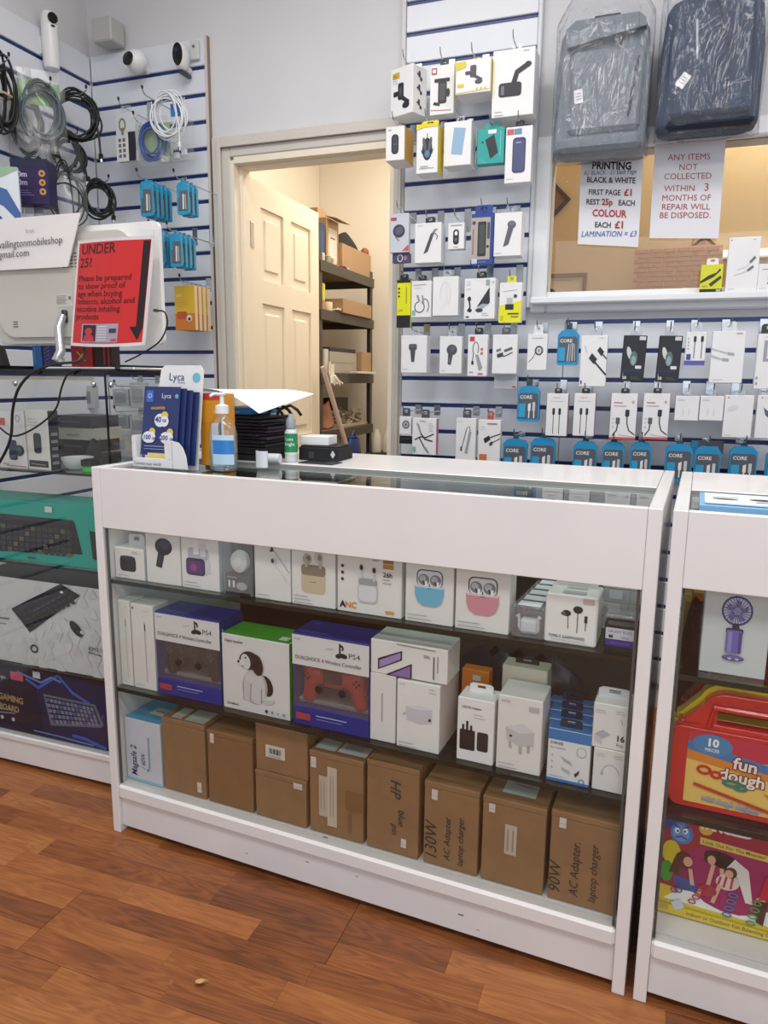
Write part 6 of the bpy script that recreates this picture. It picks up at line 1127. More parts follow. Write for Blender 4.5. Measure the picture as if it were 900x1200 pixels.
t = thing('bowl', 'white oval bowl on the top shelf of the cabinet', 'bowl', (onY(90, 548, .23).x, .235, ZC+.0005))
MB().lathe([(.02, 0), (.033, .004), (.042, .025), (.044, .034), (.040, .034), (.036, .012), (.01, .008)], mat('d6d8da', .25), None, 24).build('dish', t, smooth=50)
t = thing('cable_reel', 'black and green cable reel at the right of the cabinet top shelf', 'cable reel', (onY(106, 552, .20).x, .205, ZC+.0005))
MB().lathe([(.022, 0), (.024, .002), (.024, .014), (.022, .016)], mat('3cc03a', .4), None, 20).build('green_ring', t); MB().lathe([(.02, .0162), (.027, .017), (.027, .032), (.02, .034)], BC, None, 20).build('black_ring', t)
t = thing('cloth', 'dark crumpled cloth draped in the top of the cabinet', 'cloth', (onY(106, 535, .30).x, .30, ZC+.001))
MB().sheet(lambda u, v: (.035*cos(2*pi*u)*(1-.6*v)+.02*v, .03*sin(2*pi*u)*(1-.5*v), .075*v+.006*sin(6*pi*u)*v), 22, 6, mat('24292a', .8, 0, .2, 30, .4)).build('fold', t, smooth=60)
for i, (px, py, w_, h_) in enumerate(((130, 470, 22, 17), (148, 465, 22, 20), (128, 490, 24, 14), (148, 495, 20, 14), (130, 512, 22, 20), (146, 515, 20, 16))):
    p = onY(px, py+h_, .62)
# grey wireless boxes behind, on a stand against the slat wall
def wallbox(name, label, px0, py0, px1, py1, Y, d, col, items=(), **kw): return wp(name, label, (px0, py0, px1, py1), items, Y, d, col=col, hk=kw.pop('hk', True), **kw)
for i, (a, b_, c_, d_, col) in enumerate(((40, 452, 62, 487, 'b9bcc2'), (66, 460, 84, 487, 'c9ccd0'), (84, 452, 110, 478, 'b3b5b9'), (132, 456, 150, 476, 'a9acb2'), (152, 448, 170, 478, 'b5b8bc'), (132, 486, 150, 502, '8f939a'), (152, 488, 170, 508, 'a9acb0'), (131, 512, 149, 530, 'b5b0a6'), (60, 494, 82, 512, 'c2c4c8'), (88, 492, 108, 516, '9ea1a6'))):
    wp('accessory_box', ['first', 'second', 'third', 'fourth', 'fifth', 'sixth', 'seventh', 'eighth', 'ninth', 'tenth'][i]+' grey boxed accessory hanging behind the glass cabinet', (a, b_, c_, d_), [R(.15, .2, .85, .75, ('8d9096', '9a9da3', '7d8086')[i % 3]), L([(.2, .88), (.7, .88)], .04, 'e0e0e0')], 1.16, .03, col=col, hk=(i < 6), short='accessory box '+('one', 'two', 'three', 'four', 'five', 'six')[min(i, 5)] if False else ['first', 'second', 'third', 'fourth', 'fifth', 'sixth', '', '', '', ''][i]+' grey boxed accessory', tab=(.02, .02, None))
# on top of the cabinet
TZ = CT+.0005
p0, p1 = onY(4, 432, .42), onY(176, 432, .42)
tr_ = thing('black_tray', 'flat black tray under the monitor stand on the cabinet top', 'tray', ((p0.x-.085)/2, .40, TZ))
wT = (-.085-(p0.x-.0))/2
MB().box((-wT, -.19, 0), (wT, .12, .004), BLACK, bev=.001).box((-wT, -.19, .0042), (-wT+.004, .12, .018), BLACK).box((wT-.004, -.19, .0042), (wT, .12, .018), BLACK).box((-wT+.0041, .116, .0042), (wT-.0041, .12, .018), BLACK).build('tray', tr_)
MZ = TZ+.0045
mo = thing('monitor', 'white all in one monitor seen from behind on the cabinet', 'monitor', (-.27, .33, MZ))
pale = mat('cbc8bf', .35, 0, .02, 8)
xr, zt, zb = onY(188, 262, .34).x+.27, onY(150, 262, .34).z-MZ, onY(60, 400, .34).z-MZ
xl = xr-.60
def rrp(x0, z0_, x1, z1_, r, n=5):
    o = []
    for cx, cz, a0 in ((x1-r, z0_+r, -90), (x1-r, z1_-r, 0), (x0+r, z1_-r, 90), (x0+r, z0_+r, 180)):
        for i in range(n+1): a = radians(a0+90*i/n); o.append((cx+r*cos(a), cz+r*sin(a)))
    return o
s_ = MB().prism(rrp(xl, zb-.012, xr, zt, .018), .0, .014, mat('e8e8e6', .25)).build('screen_frame', mo)
MB().prism(rrp(xl+.015, zb+.006, xr-.015, zt-.015, .01), .0141, .0155, BLACK).build('screen', mo)
MB().prism(rrp(xl+.02, zb-.008, xr-.075, zt-.02, .05), -.022, -.0002, pale).prism(rrp(xl+.05, zb+.01, xr-.12, zt-.06, .06), -.034, -.0222, pale).build('back_cover', mo)
v = MB()
for i in range(10):
    for j in range(5):
        x, z = xr-.30+i*.014, zt-.115+j*.009; v.box((x, -.0347, z), (x+.008, -.0341, z+.003), mat('55544f', .6))
o = v.build('vent_slot', mo); o['kind'] = 'stuff'
pc = onY(75, 352, .295); rl = MB().box((pc.x+.27-.03, -.0352, pc.z-MZ-.018), (pc.x+.27+.03, -.0342, pc.z-MZ+.018), mat('cfcdc6', .5)).build('rating_label', mo)
paint(rl, (pc.x+.27-.03, -.0352, pc.z-MZ-.018), (.06, 0, 0), (0, 0, .036), [L([(.06, .85-.1*i), (.7-.05*(i % 3), .85-.1*i)], .015, '55554f') for i in range(7)]+[RR(.8, .55, .92, .8, .02, '6a6a64')], lift=.0003)
pc = onY(18, 380, .295); MB().box((pc.x+.262, -.0352, pc.z-MZ-.008), (pc.x+.279, -.0342, pc.z-MZ-.006), BLACK).box((pc.x+.262, -.0352, pc.z-MZ-.001), (pc.x+.279, -.0342, pc.z-MZ+.001), BLACK).box((pc.x+.262, -.0352, pc.z-MZ+.006), (pc.x+.279, -.0342, pc.z-MZ+.008), BLACK).build('model_mark', mo)['kind'] = 'stuff'
a_, b_ = onY(76, 376, .29), onY(66, 428, .24)
pts = [(a_.x+.27, -.045, a_.z-MZ+.015), (a_.x+.265, -.06, a_.z-MZ-.02), (b_.x+.275, -.075, .05), (b_.x+.27, -.085, .030), (b_.x+.275, -.07, .022)]
MB().tube(pts, [.010, .012, .013, .015, .010], mat('b8babd', .3, .7), 12).box((a_.x+.262, -.046, a_.z-MZ-.005), (a_.x+.278, -.034, a_.z-MZ+.03), mat('2a2a2c', .4), bev=.003).build('stand_arm', mo, smooth=45)
pb, pc = onY(60, 431, .25), onY(166, 432, .25)
MB().box((pb.x+.27, -.105, 0), (pc.x+.27-.005, .03, .007), mat('c9cacc', .3, .5), bev=.003).build('stand_base', mo)
# folded paper sign on the monitor
A, B, C_ = onY(-60, 263, .285), onY(95, 263, .285), onY(81, 312, .285)
sg = thing('paper_sign', 'folded white paper with printed shop email lying over the monitor', 'sign', (A.x, .283, C_.z-.002))
Hs = A.z-C_.z+.004; Ws = B.x-A.x
MB().add([(0, 0, 0), (Ws-.05, -.004, 0), (Ws, .0, Hs), (0, .0, Hs), (0, .004, .0005), (Ws-.05, 0, .0005), (Ws, .004, Hs), (0, .004, Hs)], [[0, 1, 2, 3], [7, 6, 5, 4], [1, 5, 6, 2], [0, 4, 5, 1], [3, 7, 4, 0]], mat('e9e7e4', .6)).build('paper_front', sg)
MB().add([(0, .0042, Hs), (Ws, .0042, Hs), (Ws+.002, .05, Hs+.012), (0, .05, Hs+.01)], [[0, 1, 2, 3]], mat('e9e7e4', .6)).build('paper_top', sg)
def sq(px, py): p = onY(px, py, .28); return ((p.x-A.x)/Ws, (p.z-C_.z+.002)/Hs)
paint(sg, (0, -.0046, 0), (Ws, 0, 0), (0, 0, Hs), [T('Email', *sq(31, 273), .10, '9a9a9c', 1), T('wallingtonmobileshop', *sq(74, 285), .205, '3a3a3e', 1, 'RIGHT', 0, .95, .18), T('@gmail.com', *sq(35, 300), .20, '3a3a3e', 1, 'RIGHT', 0, 1.0, .18)], lift=.001)
# red age check poster in a sleeve
TL, TR_, BL_ = onY(91, 282, .27), onY(176, 284, .27), onY(85, 405, .27)
po = thing('age_check_poster', 'red proof of age poster in a clear sleeve hanging from monitor', 'poster', (BL_.x, .272, BL_.z)); Hp = TL.z-BL_.z; Wp = TR_.x-TL.x+.016
def cur(u, v): return ((TL.x-BL_.x)*v+u*Wp-.003*(1-v), -.012*sin(pi*u)-.006*(1-v), v*Hp-.005*sin(pi*u)*(1-v))
pr = MB(); pr.sheet(cur, 10, 10, mat('e4dfdf', .4)).sheet(lambda u, v: (lambda p: (p[0], p[1]+.0008, p[2]))(cur(1-u, v)), 4, 4, mat('e4dfdf', .4)).build('sleeve_paper', po)
def pp(u, v, k=0): a = cur(u, v); return Vector((a[0], a[1]-.0006-.00018*k, a[2]))
def cols_(u0, v0, u1, v1, col, n=7): return [([(u0+(u1-u0)*i/n, v0), (u0+(u1-u0)*(i+1)/n, v0), (u0+(u1-u0)*(i+1)/n, v1), (u0+(u1-u0)*i/n, v1)], col) for i in range(n)]
def curved(items, nm, parent):
    m_ = MB()
    for n_, (pts, col) in enumerate(items): m_.add([pp(u, v, 1 if n_ < 7 else 3 if n_ < 11 else 8) for u, v in pts], [list(range(len(pts)))], mat(col, .35)); 
    return m_.build(nm, parent)
rp_ = MB()
for j in range(10):
    for i in range(10):
        u0, v0, u1, v1 = .03+.93*i/10, .03+.94*j/10, .03+.93*(i+1)/10, .03+.94*(j+1)/10
        rp_.add([pp(u0, v0), pp(u1, v0), pp(u1, v1), pp(u0, v1)], [[0, 1, 2, 3]], mat('cf2a2b', .35))
rp_.build('red_print', po)
ar = MB()
for j in range(8):
    v0, v1 = .16+.10*j, .26+.10*j; ar.add([pp(.875, v0, 2), pp(.955, v0, 2), pp(.955, v1, 2), pp(.875, v1, 2)], [[0, 1, 2, 3]], mat('23161a', .35))
ar.add([pp(.80, .18, 4), pp(.90, .05, 4), pp(.96, .18, 4)], [[0, 1, 2]], mat('23161a', .35)); ar.build('black_arrow', po)
tm = MB()
def ctext(txt, u, v, size, col, bold=0, sx=1, k=4):
    vs, fs = text_mesh(txt, 'LEFT', bold, 0); tm.add([pp(u+q_.x*size*sx*Hp/Wp, v+q_.y*size, k) for q_ in vs], fs, mat(col, .4))
ctext('UNDER', .07, .865, .13, '3c1014', .01, 1.0); ctext('25?', .06, .745, .125, '3c1014', .01)
for i, s in enumerate(('Please be prepared', 'to show proof of', 'age when buying', 'tobacco, alcohol and', 'nicotine inhaling', 'products')): ctext(s, .06, .615-.0715*i, .080, '4c1014', .01, 1.05)
tm.build('lettering', po)
curved(cols_(.16, .04, .66, .215, 'a9a4b4')+cols_(.18, .05, .37, .205, '2c1a22', 4)+[ ([(.27+.055*cos(a*pi/8), .145+.035*sin(a*pi/8)) for a in range(16)], 'c23a42'), ([(.19, .05), (.36, .05), (.34, .10), (.29, .12), (.25, .12), (.21, .10)], 'c23a42')]+[([(.39, .06+.025*i), (.52, .06+.025*i), (.52, .07+.025*i), (.39, .07+.025*i)], 'dcd8e0') for i in range(6)]+[([(.55, .13), (.64, .13), (.64, .17), (.55, .17)], '3a3c58'), ([(.58, .05), (.65, .05), (.65, .075), (.58, .075)], 'c84a58')], 'identity_card_picture', po)
MB().sheet(lambda u, v: (lambda p: (p[0], p[1]-.004, p[2]))(cur(.98+.14*u, -.01+1.06*v)), 3, 10, SLEEVE).sheet(lambda u, v: (lambda p: (p[0], p[1]-.004, p[2]))(cur(1.0*u, .985+.07*v)), 10, 3, SLEEVE).build('clear_sleeve', po, smooth=60)
# cables from the monitor
def wire(name, label, pts, r=.0035, m=BC, ends=True):
    P0 = Vector(pts[0]); t = thing(name, label, 'cable', P0); n = len(pts); sm_ = []
    for i in range(n-1):
        p_ = [Vector(pts[max(0, i-1)]), Vector(pts[i]), Vector(pts[i+1]), Vector(pts[min(n-1, i+2)])]
        for k in range(8):
            s = k/8; sm_.append(.5*((2*p_[1])+(p_[2]-p_[0])*s+(2*p_[0]-5*p_[1]+4*p_[2]-p_[3])*s*s+(-p_[0]+3*p_[1]-3*p_[2]+p_[3])*s**3)-P0)
    sm_.append(Vector(pts[-1])-P0); MB().tube(sm_, r, m, 8).build('cord', t, smooth=True)
    if ends: d = (sm_[0]-sm_[1]).normalized(); MB().tube([sm_[0]-d*.002, sm_[0]+d*.016], r*2, m, 8).build('plug', t, smooth=40)
    return t
oy = lambda x, y, Y: tuple(onY(x, y, Y))
wire('monitor_cable', 'thin black lead curling from the monitor right edge to cabinet', [oy(184, 364, .30), oy(193, 366, .28), oy(196, 380, .28), oy(187, 400, .27), oy(165, 415, .27), oy(147, 424, .29)], .0022)
wire('power_lead', 'thick black lead looping over the glass cabinet front edge', [oy(98, 408, .28), oy(99, 418, .24), oy(90, 424, .20), oy(62, 427, .16), oy(38, 437, .135), oy(22, 455, .125), oy(15, 480, .125), oy(13, 510, .125), oy(5, 532, .125), oy(-12, 560, .125)], .0038, ends=False)
wire('data_lead', 'thin black lead drooping in a loop across the cabinet glass', [oy(95, 433, .145), oy(80, 438, .137), oy(72, 455, .137), oy(66, 478, .137), oy(50, 495, .137), oy(28, 508, .137), oy(12, 510, .137), oy(-6, 496, .137), oy(-20, 485, .137)], .0026, ends=False)
# boxes standing behind the monitor
for i, (a, b_, c_, d_, col, nm, it) in enumerate(((38, 403, 49, 430, '2c6cb0', 'bright blue narrow carton under the monitor, left of the purple one', [L([(.3, .2), (.3, .8)], .1, '5a9ad8')]), (50, 404, 62, 430, '332c6a', 'purple patterned narrow carton under the monitor', [L([(.2, .2+.12*k), (.8, .3+.12*k)], .06, '7a74b8') for k in range(5)]), (83, 403, 108, 430, 'b0262c', 'red carton with yellow crossed ribbon under the poster', [L([(.3, .3), (.7, .6)], .05, 'c9b048'), L([(.7, .3), (.3, .6)], .05, 'c9b048')]), (110, 406, 131, 430, '2a1a1e', 'dark carton with red stripes right of the ribbon carton', [R(.55, .2, .65, 1, 'b0303a'), R(.8, .1, .9, .9, 'b0303a')]))):
    A, B, T_ = onY(a, 431, .47), onY(c_, 431, .47), onY(a, b_-4, .47)
    pack('phone_box', nm, 'package', ((A.x+B.x)/2, .4925, TZ+.0045), B.x-A.x-.002, .04, T_.z-TZ, 0, col, front=it)
t = thing('black_bag', 'black soft bag at the left edge behind the monitor', 'bag', (onY(4, 430, .45).x-.03, .44, TZ+.006))
MB().sheet(lambda u, v: (.06*cos(2*pi*u)*(1-.35*v), .04*sin(2*pi*u)*(1-.5*v), .10*v+.004*sin(8*pi*u)), 24, 6, mat('141519', .6, 0, .2, 30, .4)).build('body', t, smooth=60)
MB().tube([(.05*cos(a/10*pi), -.045, .03+.035*sin(a/10*pi)) for a in range(11)], .005, mat('2a2b30', .5), 8).build('handle', t, smooth=True)

# ================================================================== ON THE MAIN COUNTER
def ct(x, y, z=0): return cW(x, y, CH+.0008+z)
# leaflet holder: local frame, origin at its front left foot
lh = thing('leaflet_holder', 'white header leaflet holder with blue leaflets at the counter left end', 'leaflet holder', ct(.083, .052), TH)
pw = mat('e2e4e6', .3)
bk_h = .252
MB().prism([(.0, 0), (.150, 0), (.152, bk_h-.012), (.142, bk_h), (.035, bk_h), (.025, bk_h-.01), (.003, .06)], .055, .058, pw, Matrix.Rotation(radians(-8), 4, 'X')).build('header_board', lh)
MB().box((0, 0, 0), (.118, .0025, .022), pw, bev=.001).box((.0, .0, .0221), (.012, .0025, .072), pw).box((.098, .0, .0221), (.118, .0025, .066), pw).box((0, .0026, 0), (.0025, .05, .075), pw).box((.0026, .0026, 0), (.1154, .05, .002), pw).build('pocket', lh)
MB().prism([(.119, 0), (.162, 0), (.158, .03), (.150, .05), (.138, .062), (.119, .066)], .002, .004, pw).build('side_foot', lh)
hm = Matrix.Rotation(radians(-8), 4, 'X')
paint(lh, hm@Vector((0, .0549, 0)), hm@Vector((.152, 0, 0)), hm@Vector((0, 0, bk_h)), [T('Lyca', .33, .855, .105, '2c3c66', 0, bold=.0, sx=1.0), E(.875, .885, .075, .045, '6fb5d0', 30), T('Mobile', .50, .825, .035, '8a96b0')], lift=.001)
for i in range(4):
    lf = thing('leaflet', ['foremost', 'second', 'third', 'rearmost'][i]+' dark blue leaflet in the holder with printed data offers', 'leaflet', lh.matrix_world@Vector((0, 0, 0)) if False else ct(.083+.006+.012*i, .052+.0060*(1 if False else 1)+.0085*i), TH, 'dark blue leaflets in the holder', rx=radians(-9))
    wl, hl_ = .108, .195-.004*i
    MB().box((0, .012, .006), (wl, .0132, hl_), mat('26356a', .35)).build('sheet', lf)
    if i == 0:
        paint(lf, (0, .0118, .006), (wl, 0, 0), (0, 0, hl_-.006), [R(0, 0, 1, .12, 'd9dbe0'), RR(.07, .80, .27, .95, .03, '3a66c0'), RG(.17, .88, .055, .03, .015, 'c9d5f0'), T('Lyca', .50, .855, .085, 'd5daea'), E(.92, .88, .05, .028, '6fa5d0', 30), T('UNLIMITED', .22, .705, .045, 'd0a040', 2, bold=.03),
            E(.50, .57, .16, .085, 'dfe4ee'), R(.40, .5, .60, .63, 'dfe4ee'), E(.62, .63, .10, .055, 'd8c050'), E(.62, .56, .12, .07, 'dfe4ee'), T('40', .36, .545, .10, '26356a', bold=.03), T('GB', .56, .55, .05, '26356a', bold=.03),
            E(.20, .35, .17, .075, 'dfe4ee'), E(.30, .42, .09, .05, 'd8c050'), E(.28, .35, .12, .07, 'dfe4ee'), T('100', .05, .32, .085, '26356a', bold=.03), T('GB', .30, .32, .045, '26356a', bold=.03),
            E(.70, .35, .17, .075, 'dfe4ee'), E(.80, .42, .09, .05, 'd8c050'), E(.78, .35, .12, .07, 'dfe4ee'), T('200', .53, .32, .085, '26356a', bold=.03), T('GB', .80, .32, .045, '26356a', bold=.03),
            L([(.1, .235), (.85, .235)], .02, '8a96c0'), L([(.1, .20), (.8, .20)], .015, '8a96c0'), O(.10, .10, .05, '5a4aa0'), R(.22, .07, .9, .15, 'd8c878')], lift=.0004)
paint(lh, (0, 0, 0), (.118, 0, 0), (0, 0, .022), [T('Connect your world', .04, .22, .52, '4a4c52', sx=.85)], lift=.0006)
# orange product box behind the holder
ob = pack('lighter_display_box', 'orange display carton with red and white top, behind the sanitiser', 'box', ct(.248, .172), .068, .05, .175, TH, 'd99420', front=[R(.5, .0, 1, .6, 'dcdde0'), P([(0, .6), (.5, .6), (.75, .75), (1, .62), (1, .9), (0, .9)], 'd99420'), T('BIC', .62, .73, .07, 'e8d5a0'), R(0, .92, 1, 1, 'c03a30'), L([(.55, .3), (.9, .5)], .03, '7a8a50'), E(.7, .25, .12, .08, '3a5a8a'), E(.9, .52, .1, .1, '2c3648')], topcol='c8402f')
# sanitiser pump bottle
sb = thing('sanitiser_bottle', 'clear pump bottle with blue and white label on the counter', 'bottle', ct(.325, .085), TH)
bm = Matrix.Diagonal((1, .62, 1, 1))
MB().lathe([(.030, 0), (.036, .004), (.037, .085), (.033, .103), (.022, .118), (.0135, .124), (.0135, .132)], clear('bottle_plastic', (.93, .95, .97), .03, 0, .05, .06), bm, 28).build('bottle_shell', sb, smooth=60)
MB().lathe([(.028, .003), (.034, .006), (.035, .068), (.034, .0685)], GEL, bm, 24).build('gel', sb, smooth=60)
MB().lathe([(.0155, .1322), (.0155, .150), (.008, .153), (.005, .154), (.005, .172)], mat('e9eaec', .3), None, 16).build('pump_collar', sb, smooth=40)
MB().box((-.007, -.007, .1722), (.007, .007, .180), mat('e9eaec', .3), bev=.002).tube([(0, -.005, .176), (-.006, -.022, .177), (-.009, -.032, .172)], .0035, mat('e9eaec', .3), 8).build('pump_head', sb, smooth=40)
MB().tube([(0, 0, .13), (0, 0, .02)], .003, mat('d5dde2', .3), 8).build('dip_tube', sb)
lb_ = MB()
def lab(z0_, z1_, a0, a1, m_, r=.0378):
    n = 10; vs = []; fs = []
    for i in range(n+1):
        a = radians(a0+(a1-a0)*i/n)
        for z in (z0_, z1_): vs.append((r*cos(a), r*.62*sin(a)-.0004, z))
    for i in range(n): fs.append([2*i, 2*i+2, 2*i+3, 2*i+1])
    lb_.add(vs, fs, m_)
lab(.016, .040, -110, -20, mat('b5d5ea', .3)); lab(.0401, .072, -110, -20, mat('2b7fc9', .3)); lab(.0721, .084, -110, -20, mat('b9dcf0', .3)); lb_.build('label', sb)
# documents, folders, phone cases behind
wl_ = mat('efeef2', .6)
ps = thing('paper_sheet', 'loose white sheet drooping over the folder pile', 'paper', ct(.235, .32, .172), TH-.1)
MB().sheet(lambda u, v: (-.11+.23*u, -.10+.24*v, .018*sin(2.6*u+.5)-.045*u*u*(1-v)-.012*v*(1-u)), 12, 12, wl_).build('sheet', ps, smooth=60)
bx = pack('blue_carton', 'flat bright blue carton under the loose white sheet', 'box', ct(.20, .37, .118), .12, .14, .018, TH, '2c86c4', front=[T('parts', .6, .3, .4, 'c9dcea')])
z = 0; rn = random.Random(9)
cols = ['17171a', '17171a', '1f1a22', '141416', '3a2a3c', '1a1a1d', '4a2c44', '19191c', '2c1c2c', '202024', '141416']
for i, c_ in enumerate(cols):
    h_ = .009 if i > 1 else .018
    tt = thing('phone_wallet', ['lowest', 'second', 'third', 'fourth', 'fifth', 'sixth', 'seventh', 'eighth', 'ninth', 'tenth', 'topmost'][i]+' dark wallet case in the pile on the counter', 'phone case', ct(.215+rn.uniform(-.008, .012), .36+rn.uniform(-.01, .01), z), TH+rn.uniform(-.12, .12))
    MB().box((-.10, -.07, 0), (.09, .07, h_-.0012), mat(c_, .5), bev=.002).build('cover', tt); z += h_
for i in range(3):
    tt = thing('leather_strap', ['left', 'middle', 'right'][i]+' looped black strap resting on top of the pile', 'strap', ct(.262+.028*i, .335, z+.001), TH)
    MB().tube([(0, 0, 0), (.01, 0, .016), (.035, .01, .026), (.05, .02, .014), (.055, .03, .0)], .0045, BC, 6).build('band', tt, smooth=True)
t = pack('document_pile', 'thin pile of white cards on the right of the wallet pile', 'paper', ct(.33, .43, .092), .10, .08, .014, TH+.1, 'd9dadc') if False else None
wr = thing('paper_roll', 'small white paper roll lying in front of the wallet pile', 'paper roll', ct(.335, .262, .0125), TH)
MB().tube([(-.03, 0, 0), (.03, .008, 0)], .012, mat('d9dde0', .6), 16).build('roll', wr, smooth=40)
wr = thing('paper_roll', 'white curled receipt paper beside the sanitiser bottle', 'paper roll', ct(.375, .17, .0), TH)
MB().sheet(lambda u, v: (.016*cos(4.4*u+2.6), .010*sin(4.4*u+2.6)+.0, .001+.04*v), 16, 2, mat('dde2e8', .6)).build('paper', wr, smooth=60)
# lens cleaner spray bottle
p = cZ_ = None
def cz(px, py, z=CH):
    d = RCi@ray(px, py); o = RCi@CAM; return o+d*((z-o.z)/d.z)
a_ = cz(343, 541)
ls = thing('lens_spray', 'small spray bottle with green label and grey cap', 'bottle', ct(a_.x+.002, a_.y-.01), TH)
MB().lathe([(.014, 0), (.0165, .003), (.0165, .076), (.0135, .083), (.0095, .086)], mat('cfd5d6', .25), None, 20).build('bottle_body', ls, smooth=40)
MB().lathe([(.0170, .026), (.0170, .074)], mat('1f8a55', .35), None, 24).build('green_label', ls, smooth=60)
MB().lathe([(.0171, .020), (.0171, .0255)], mat('d9dcd9', .35), None, 24).build('white_band', ls, smooth=60)
MB().lathe([(.0125, .0862), (.0125, .108), (.008, .113), (.006, .122), (.0035, .124)], mat('8f989c', .3), None, 18).build('cap', ls, smooth=45)
def around(txt, z_, size, parent, r=.0174, col='dfeee4', a0=-90):
    m_ = MB(); vs, fs = text_mesh(txt, 'CENTER', .01, 0)
    m_.add([(r*cos(radians(a0)+q_.x*size/r), r*sin(radians(a0)+q_.x*size/r), z_+q_.y*size) for q_ in vs], fs, mat(col, .4)); return m_.build('lettering', parent)
around('Lens', .056, .012, ls, a0=-78); around('Bright', .043, .012, ls, a0=-78)
# black tray box with white carton, black card
a_, b_ = cz(352, 538), cz(408, 537)
bt = thing('cash_tray_box', 'black box with white diamond sticker on the counter', 'box', ct((a_.x+b_.x)/2+.008, a_.y+.035), TH+radians(4)); hw = (b_.x-a_.x)/2+.006
MB().box((-hw, -.05, 0), (hw, .05, .034), BLACKM, bev=.002).build('case_body', bt); MB().box((-hw+.004, -.046, .0342), (hw-.004, .046, .038), BLACKM, bev=.001).build('lid', bt)
MB().box((-.028, -.0525, .006), (-.012, -.0502, .022), mat('3a3a3c', .3), bev=.001).build('latch', bt)
paint(bt, (-hw, -.0502, 0), (2*hw, 0, 0), (0, 0, .034), [P([(.80, .5), (.86, .2), (.92, .5), (.86, .85)], 'c9ccd0')], lift=.0006)
pack('small_carton', 'plain white carton on top of the black box', 'box', ct((a_.x+b_.x)/2-.014, a_.y+.035, .0385), .080, .07, .024, TH+radians(8), 'eceded')
a_ = cz(378, 541)
pack('black_card', 'flat black card lying in front of the black box', 'card', ct(a_.x+.012, a_.y-.035), .10, .06, .002, TH, '1c1d1f')

# ================================================================== STORE ROOM BEHIND THE DOOR
SM = mat('4b443d', .55, 0, .06, 12); SX = -.40; SY0, SY1 = 2.17, 2.945
sh = thing('storage_rack', 'dark metal storage rack along the wall of the back room', 'rack', (SX, SY0, 0))
for dx in (0, -.38):
    for yy in (0, SY1-SY0-.035): MB().box((dx-.004, yy, 0), (dx, yy+.035, 1.83), SM).box((dx-.035 if dx == 0 else dx, (yy+.031) if yy else yy, 0), (dx-.0041 if dx == 0 else dx+.031, (yy+.035) if yy else yy+.004, 1.83), SM).build('post', sh)
LV = (1.79, 1.545, 1.215, .905, .5)
for z in LV:
    s_ = MB().box((-.405, .004, z-.012), (-.002, SY1-SY0-.004, z), mat('8a7458', .7)); s_.build('shelf_board', sh)
    MB().box((.0005, -.002, z-.055), (.010, SY1-SY0+.002, z-.0005), SM, bev=.002).build('beam', sh)
    MB().box((-.40, SY1-SY0-.012, z-.055), (-.001, SY1-SY0-.0045, z-.0125), SM).build('end_beam', sh)
def sx(name, label, px0, px1, py0, lv, items=(), X=-.42, d=.2, col='b98a58', cat='box', side=None, **kw):
    z = LV[lv]+.0006; a_ = onX(px0, 430, X).y; b_ = onX(px1, 430, X).y; zt_ = onX((px0+px1)/2, py0, X).z
    t = pack(name, label, cat, (X-d/2, (a_+b_)/2, z), b_-a_-.004, d, max(.01, zt_-z), radians(90), col, front=items, **kw); return t
KB = 'a98762'
sx('cardboard_box', 'tall open brown carton at the near end of the rack top', 373, 384, 246, 0, [], -.50, .12, KB)
sx('cardboard_box', 'brown carton with folded out flap on the rack top', 383, 397, 258, 0, [R(.15, .1, .85, .8, 'd5cfc4'), L([(.3, .6), (.7, .6)], .05, '5a5a58')], -.43, .06, KB)
t = thing('carton_flap', 'bent cardboard flap sticking out above the rack top cartons', 'cardboard', (-.42, onX(395, 262, -.42).y-.02, onX(395, 262, -.42).z+.014)); MB().box((-.02, -.09, 0), (.05, .09, .003), mat(KB, .8), Matrix.Rotation(radians(14), 4, 'Y')).build('flap', t); t2 = None
sx('book', 'dark blue box file standing on the rack top', 374.5, 381.5, 262, 0, [L([(.5, .2), (.5, .8)], .2, '3a5a8c')], -.432, .05, '223a5c')
sx('cardboard_box', 'square brown carton with a black bag on top', 401, 434, 292, 0, [], -.405, .26, KB)
zz = onX(415, 292, -.405).z
t = thing('black_bag', 'black cloth bag slumped on the square brown carton', 'bag', (-.52, onX(413, 292, -.45).y-.0, zz+.010)); MB().sheet(lambda u, v: (.09*cos(2*pi*u)*(1-.75*v**1.5), .16*sin(2*pi*u)*(1-.6*v**1.2), .085*v*(1+.25*sin(2*pi*u+1))), 24, 6, mat('131316', .7, 0, .2, 30, .4)).build('cloth', t, smooth=60)
t = thing('bottle_lid', 'small orange brown lid beside the black cloth bag', 'lid', (-.44, onX(430, 290, -.43).y-.01, zz+.006)); MB().lathe([(.022, 0), (.026, .006), (.024, .03), (.012, .042)], mat('9a4a2a', .5), None, 14).build('cap', t, smooth=50)
for i, (px, c_) in enumerate(((376, 'cfc4b0'), (383, '9aa08c'), (390, 'd9d0c0'))):
    p = onX(px, 306, -.415); t = thing('small_tub', ['pale left', 'greenish middle', 'cream right'][i]+' small tub on the rack top edge', 'tub', (-.4105, p.y, LV[0]+.0006)); MB().lathe([(.014, 0), (.017, .002), (.017, .035), (.012, .040)], mat(c_, .5), None, 14).build('tub', t, smooth=40)
t = thing('pliers', 'red handled pliers lying on the rack top', 'tool', (-.409, onX(397, 312, -.42).y+.04, LV[0]+.007)); MB().tube([(0, -.05, 0), (.008, 0, .004), (-.004, .06, 0)], .006, mat('8c2c24', .4), 8).tube([(-.01, -.05, 0), (-.006, 0, .004), (.006, .06, 0)], .006, mat('d5d0c8', .4), 8).build('handle', t, smooth=True)
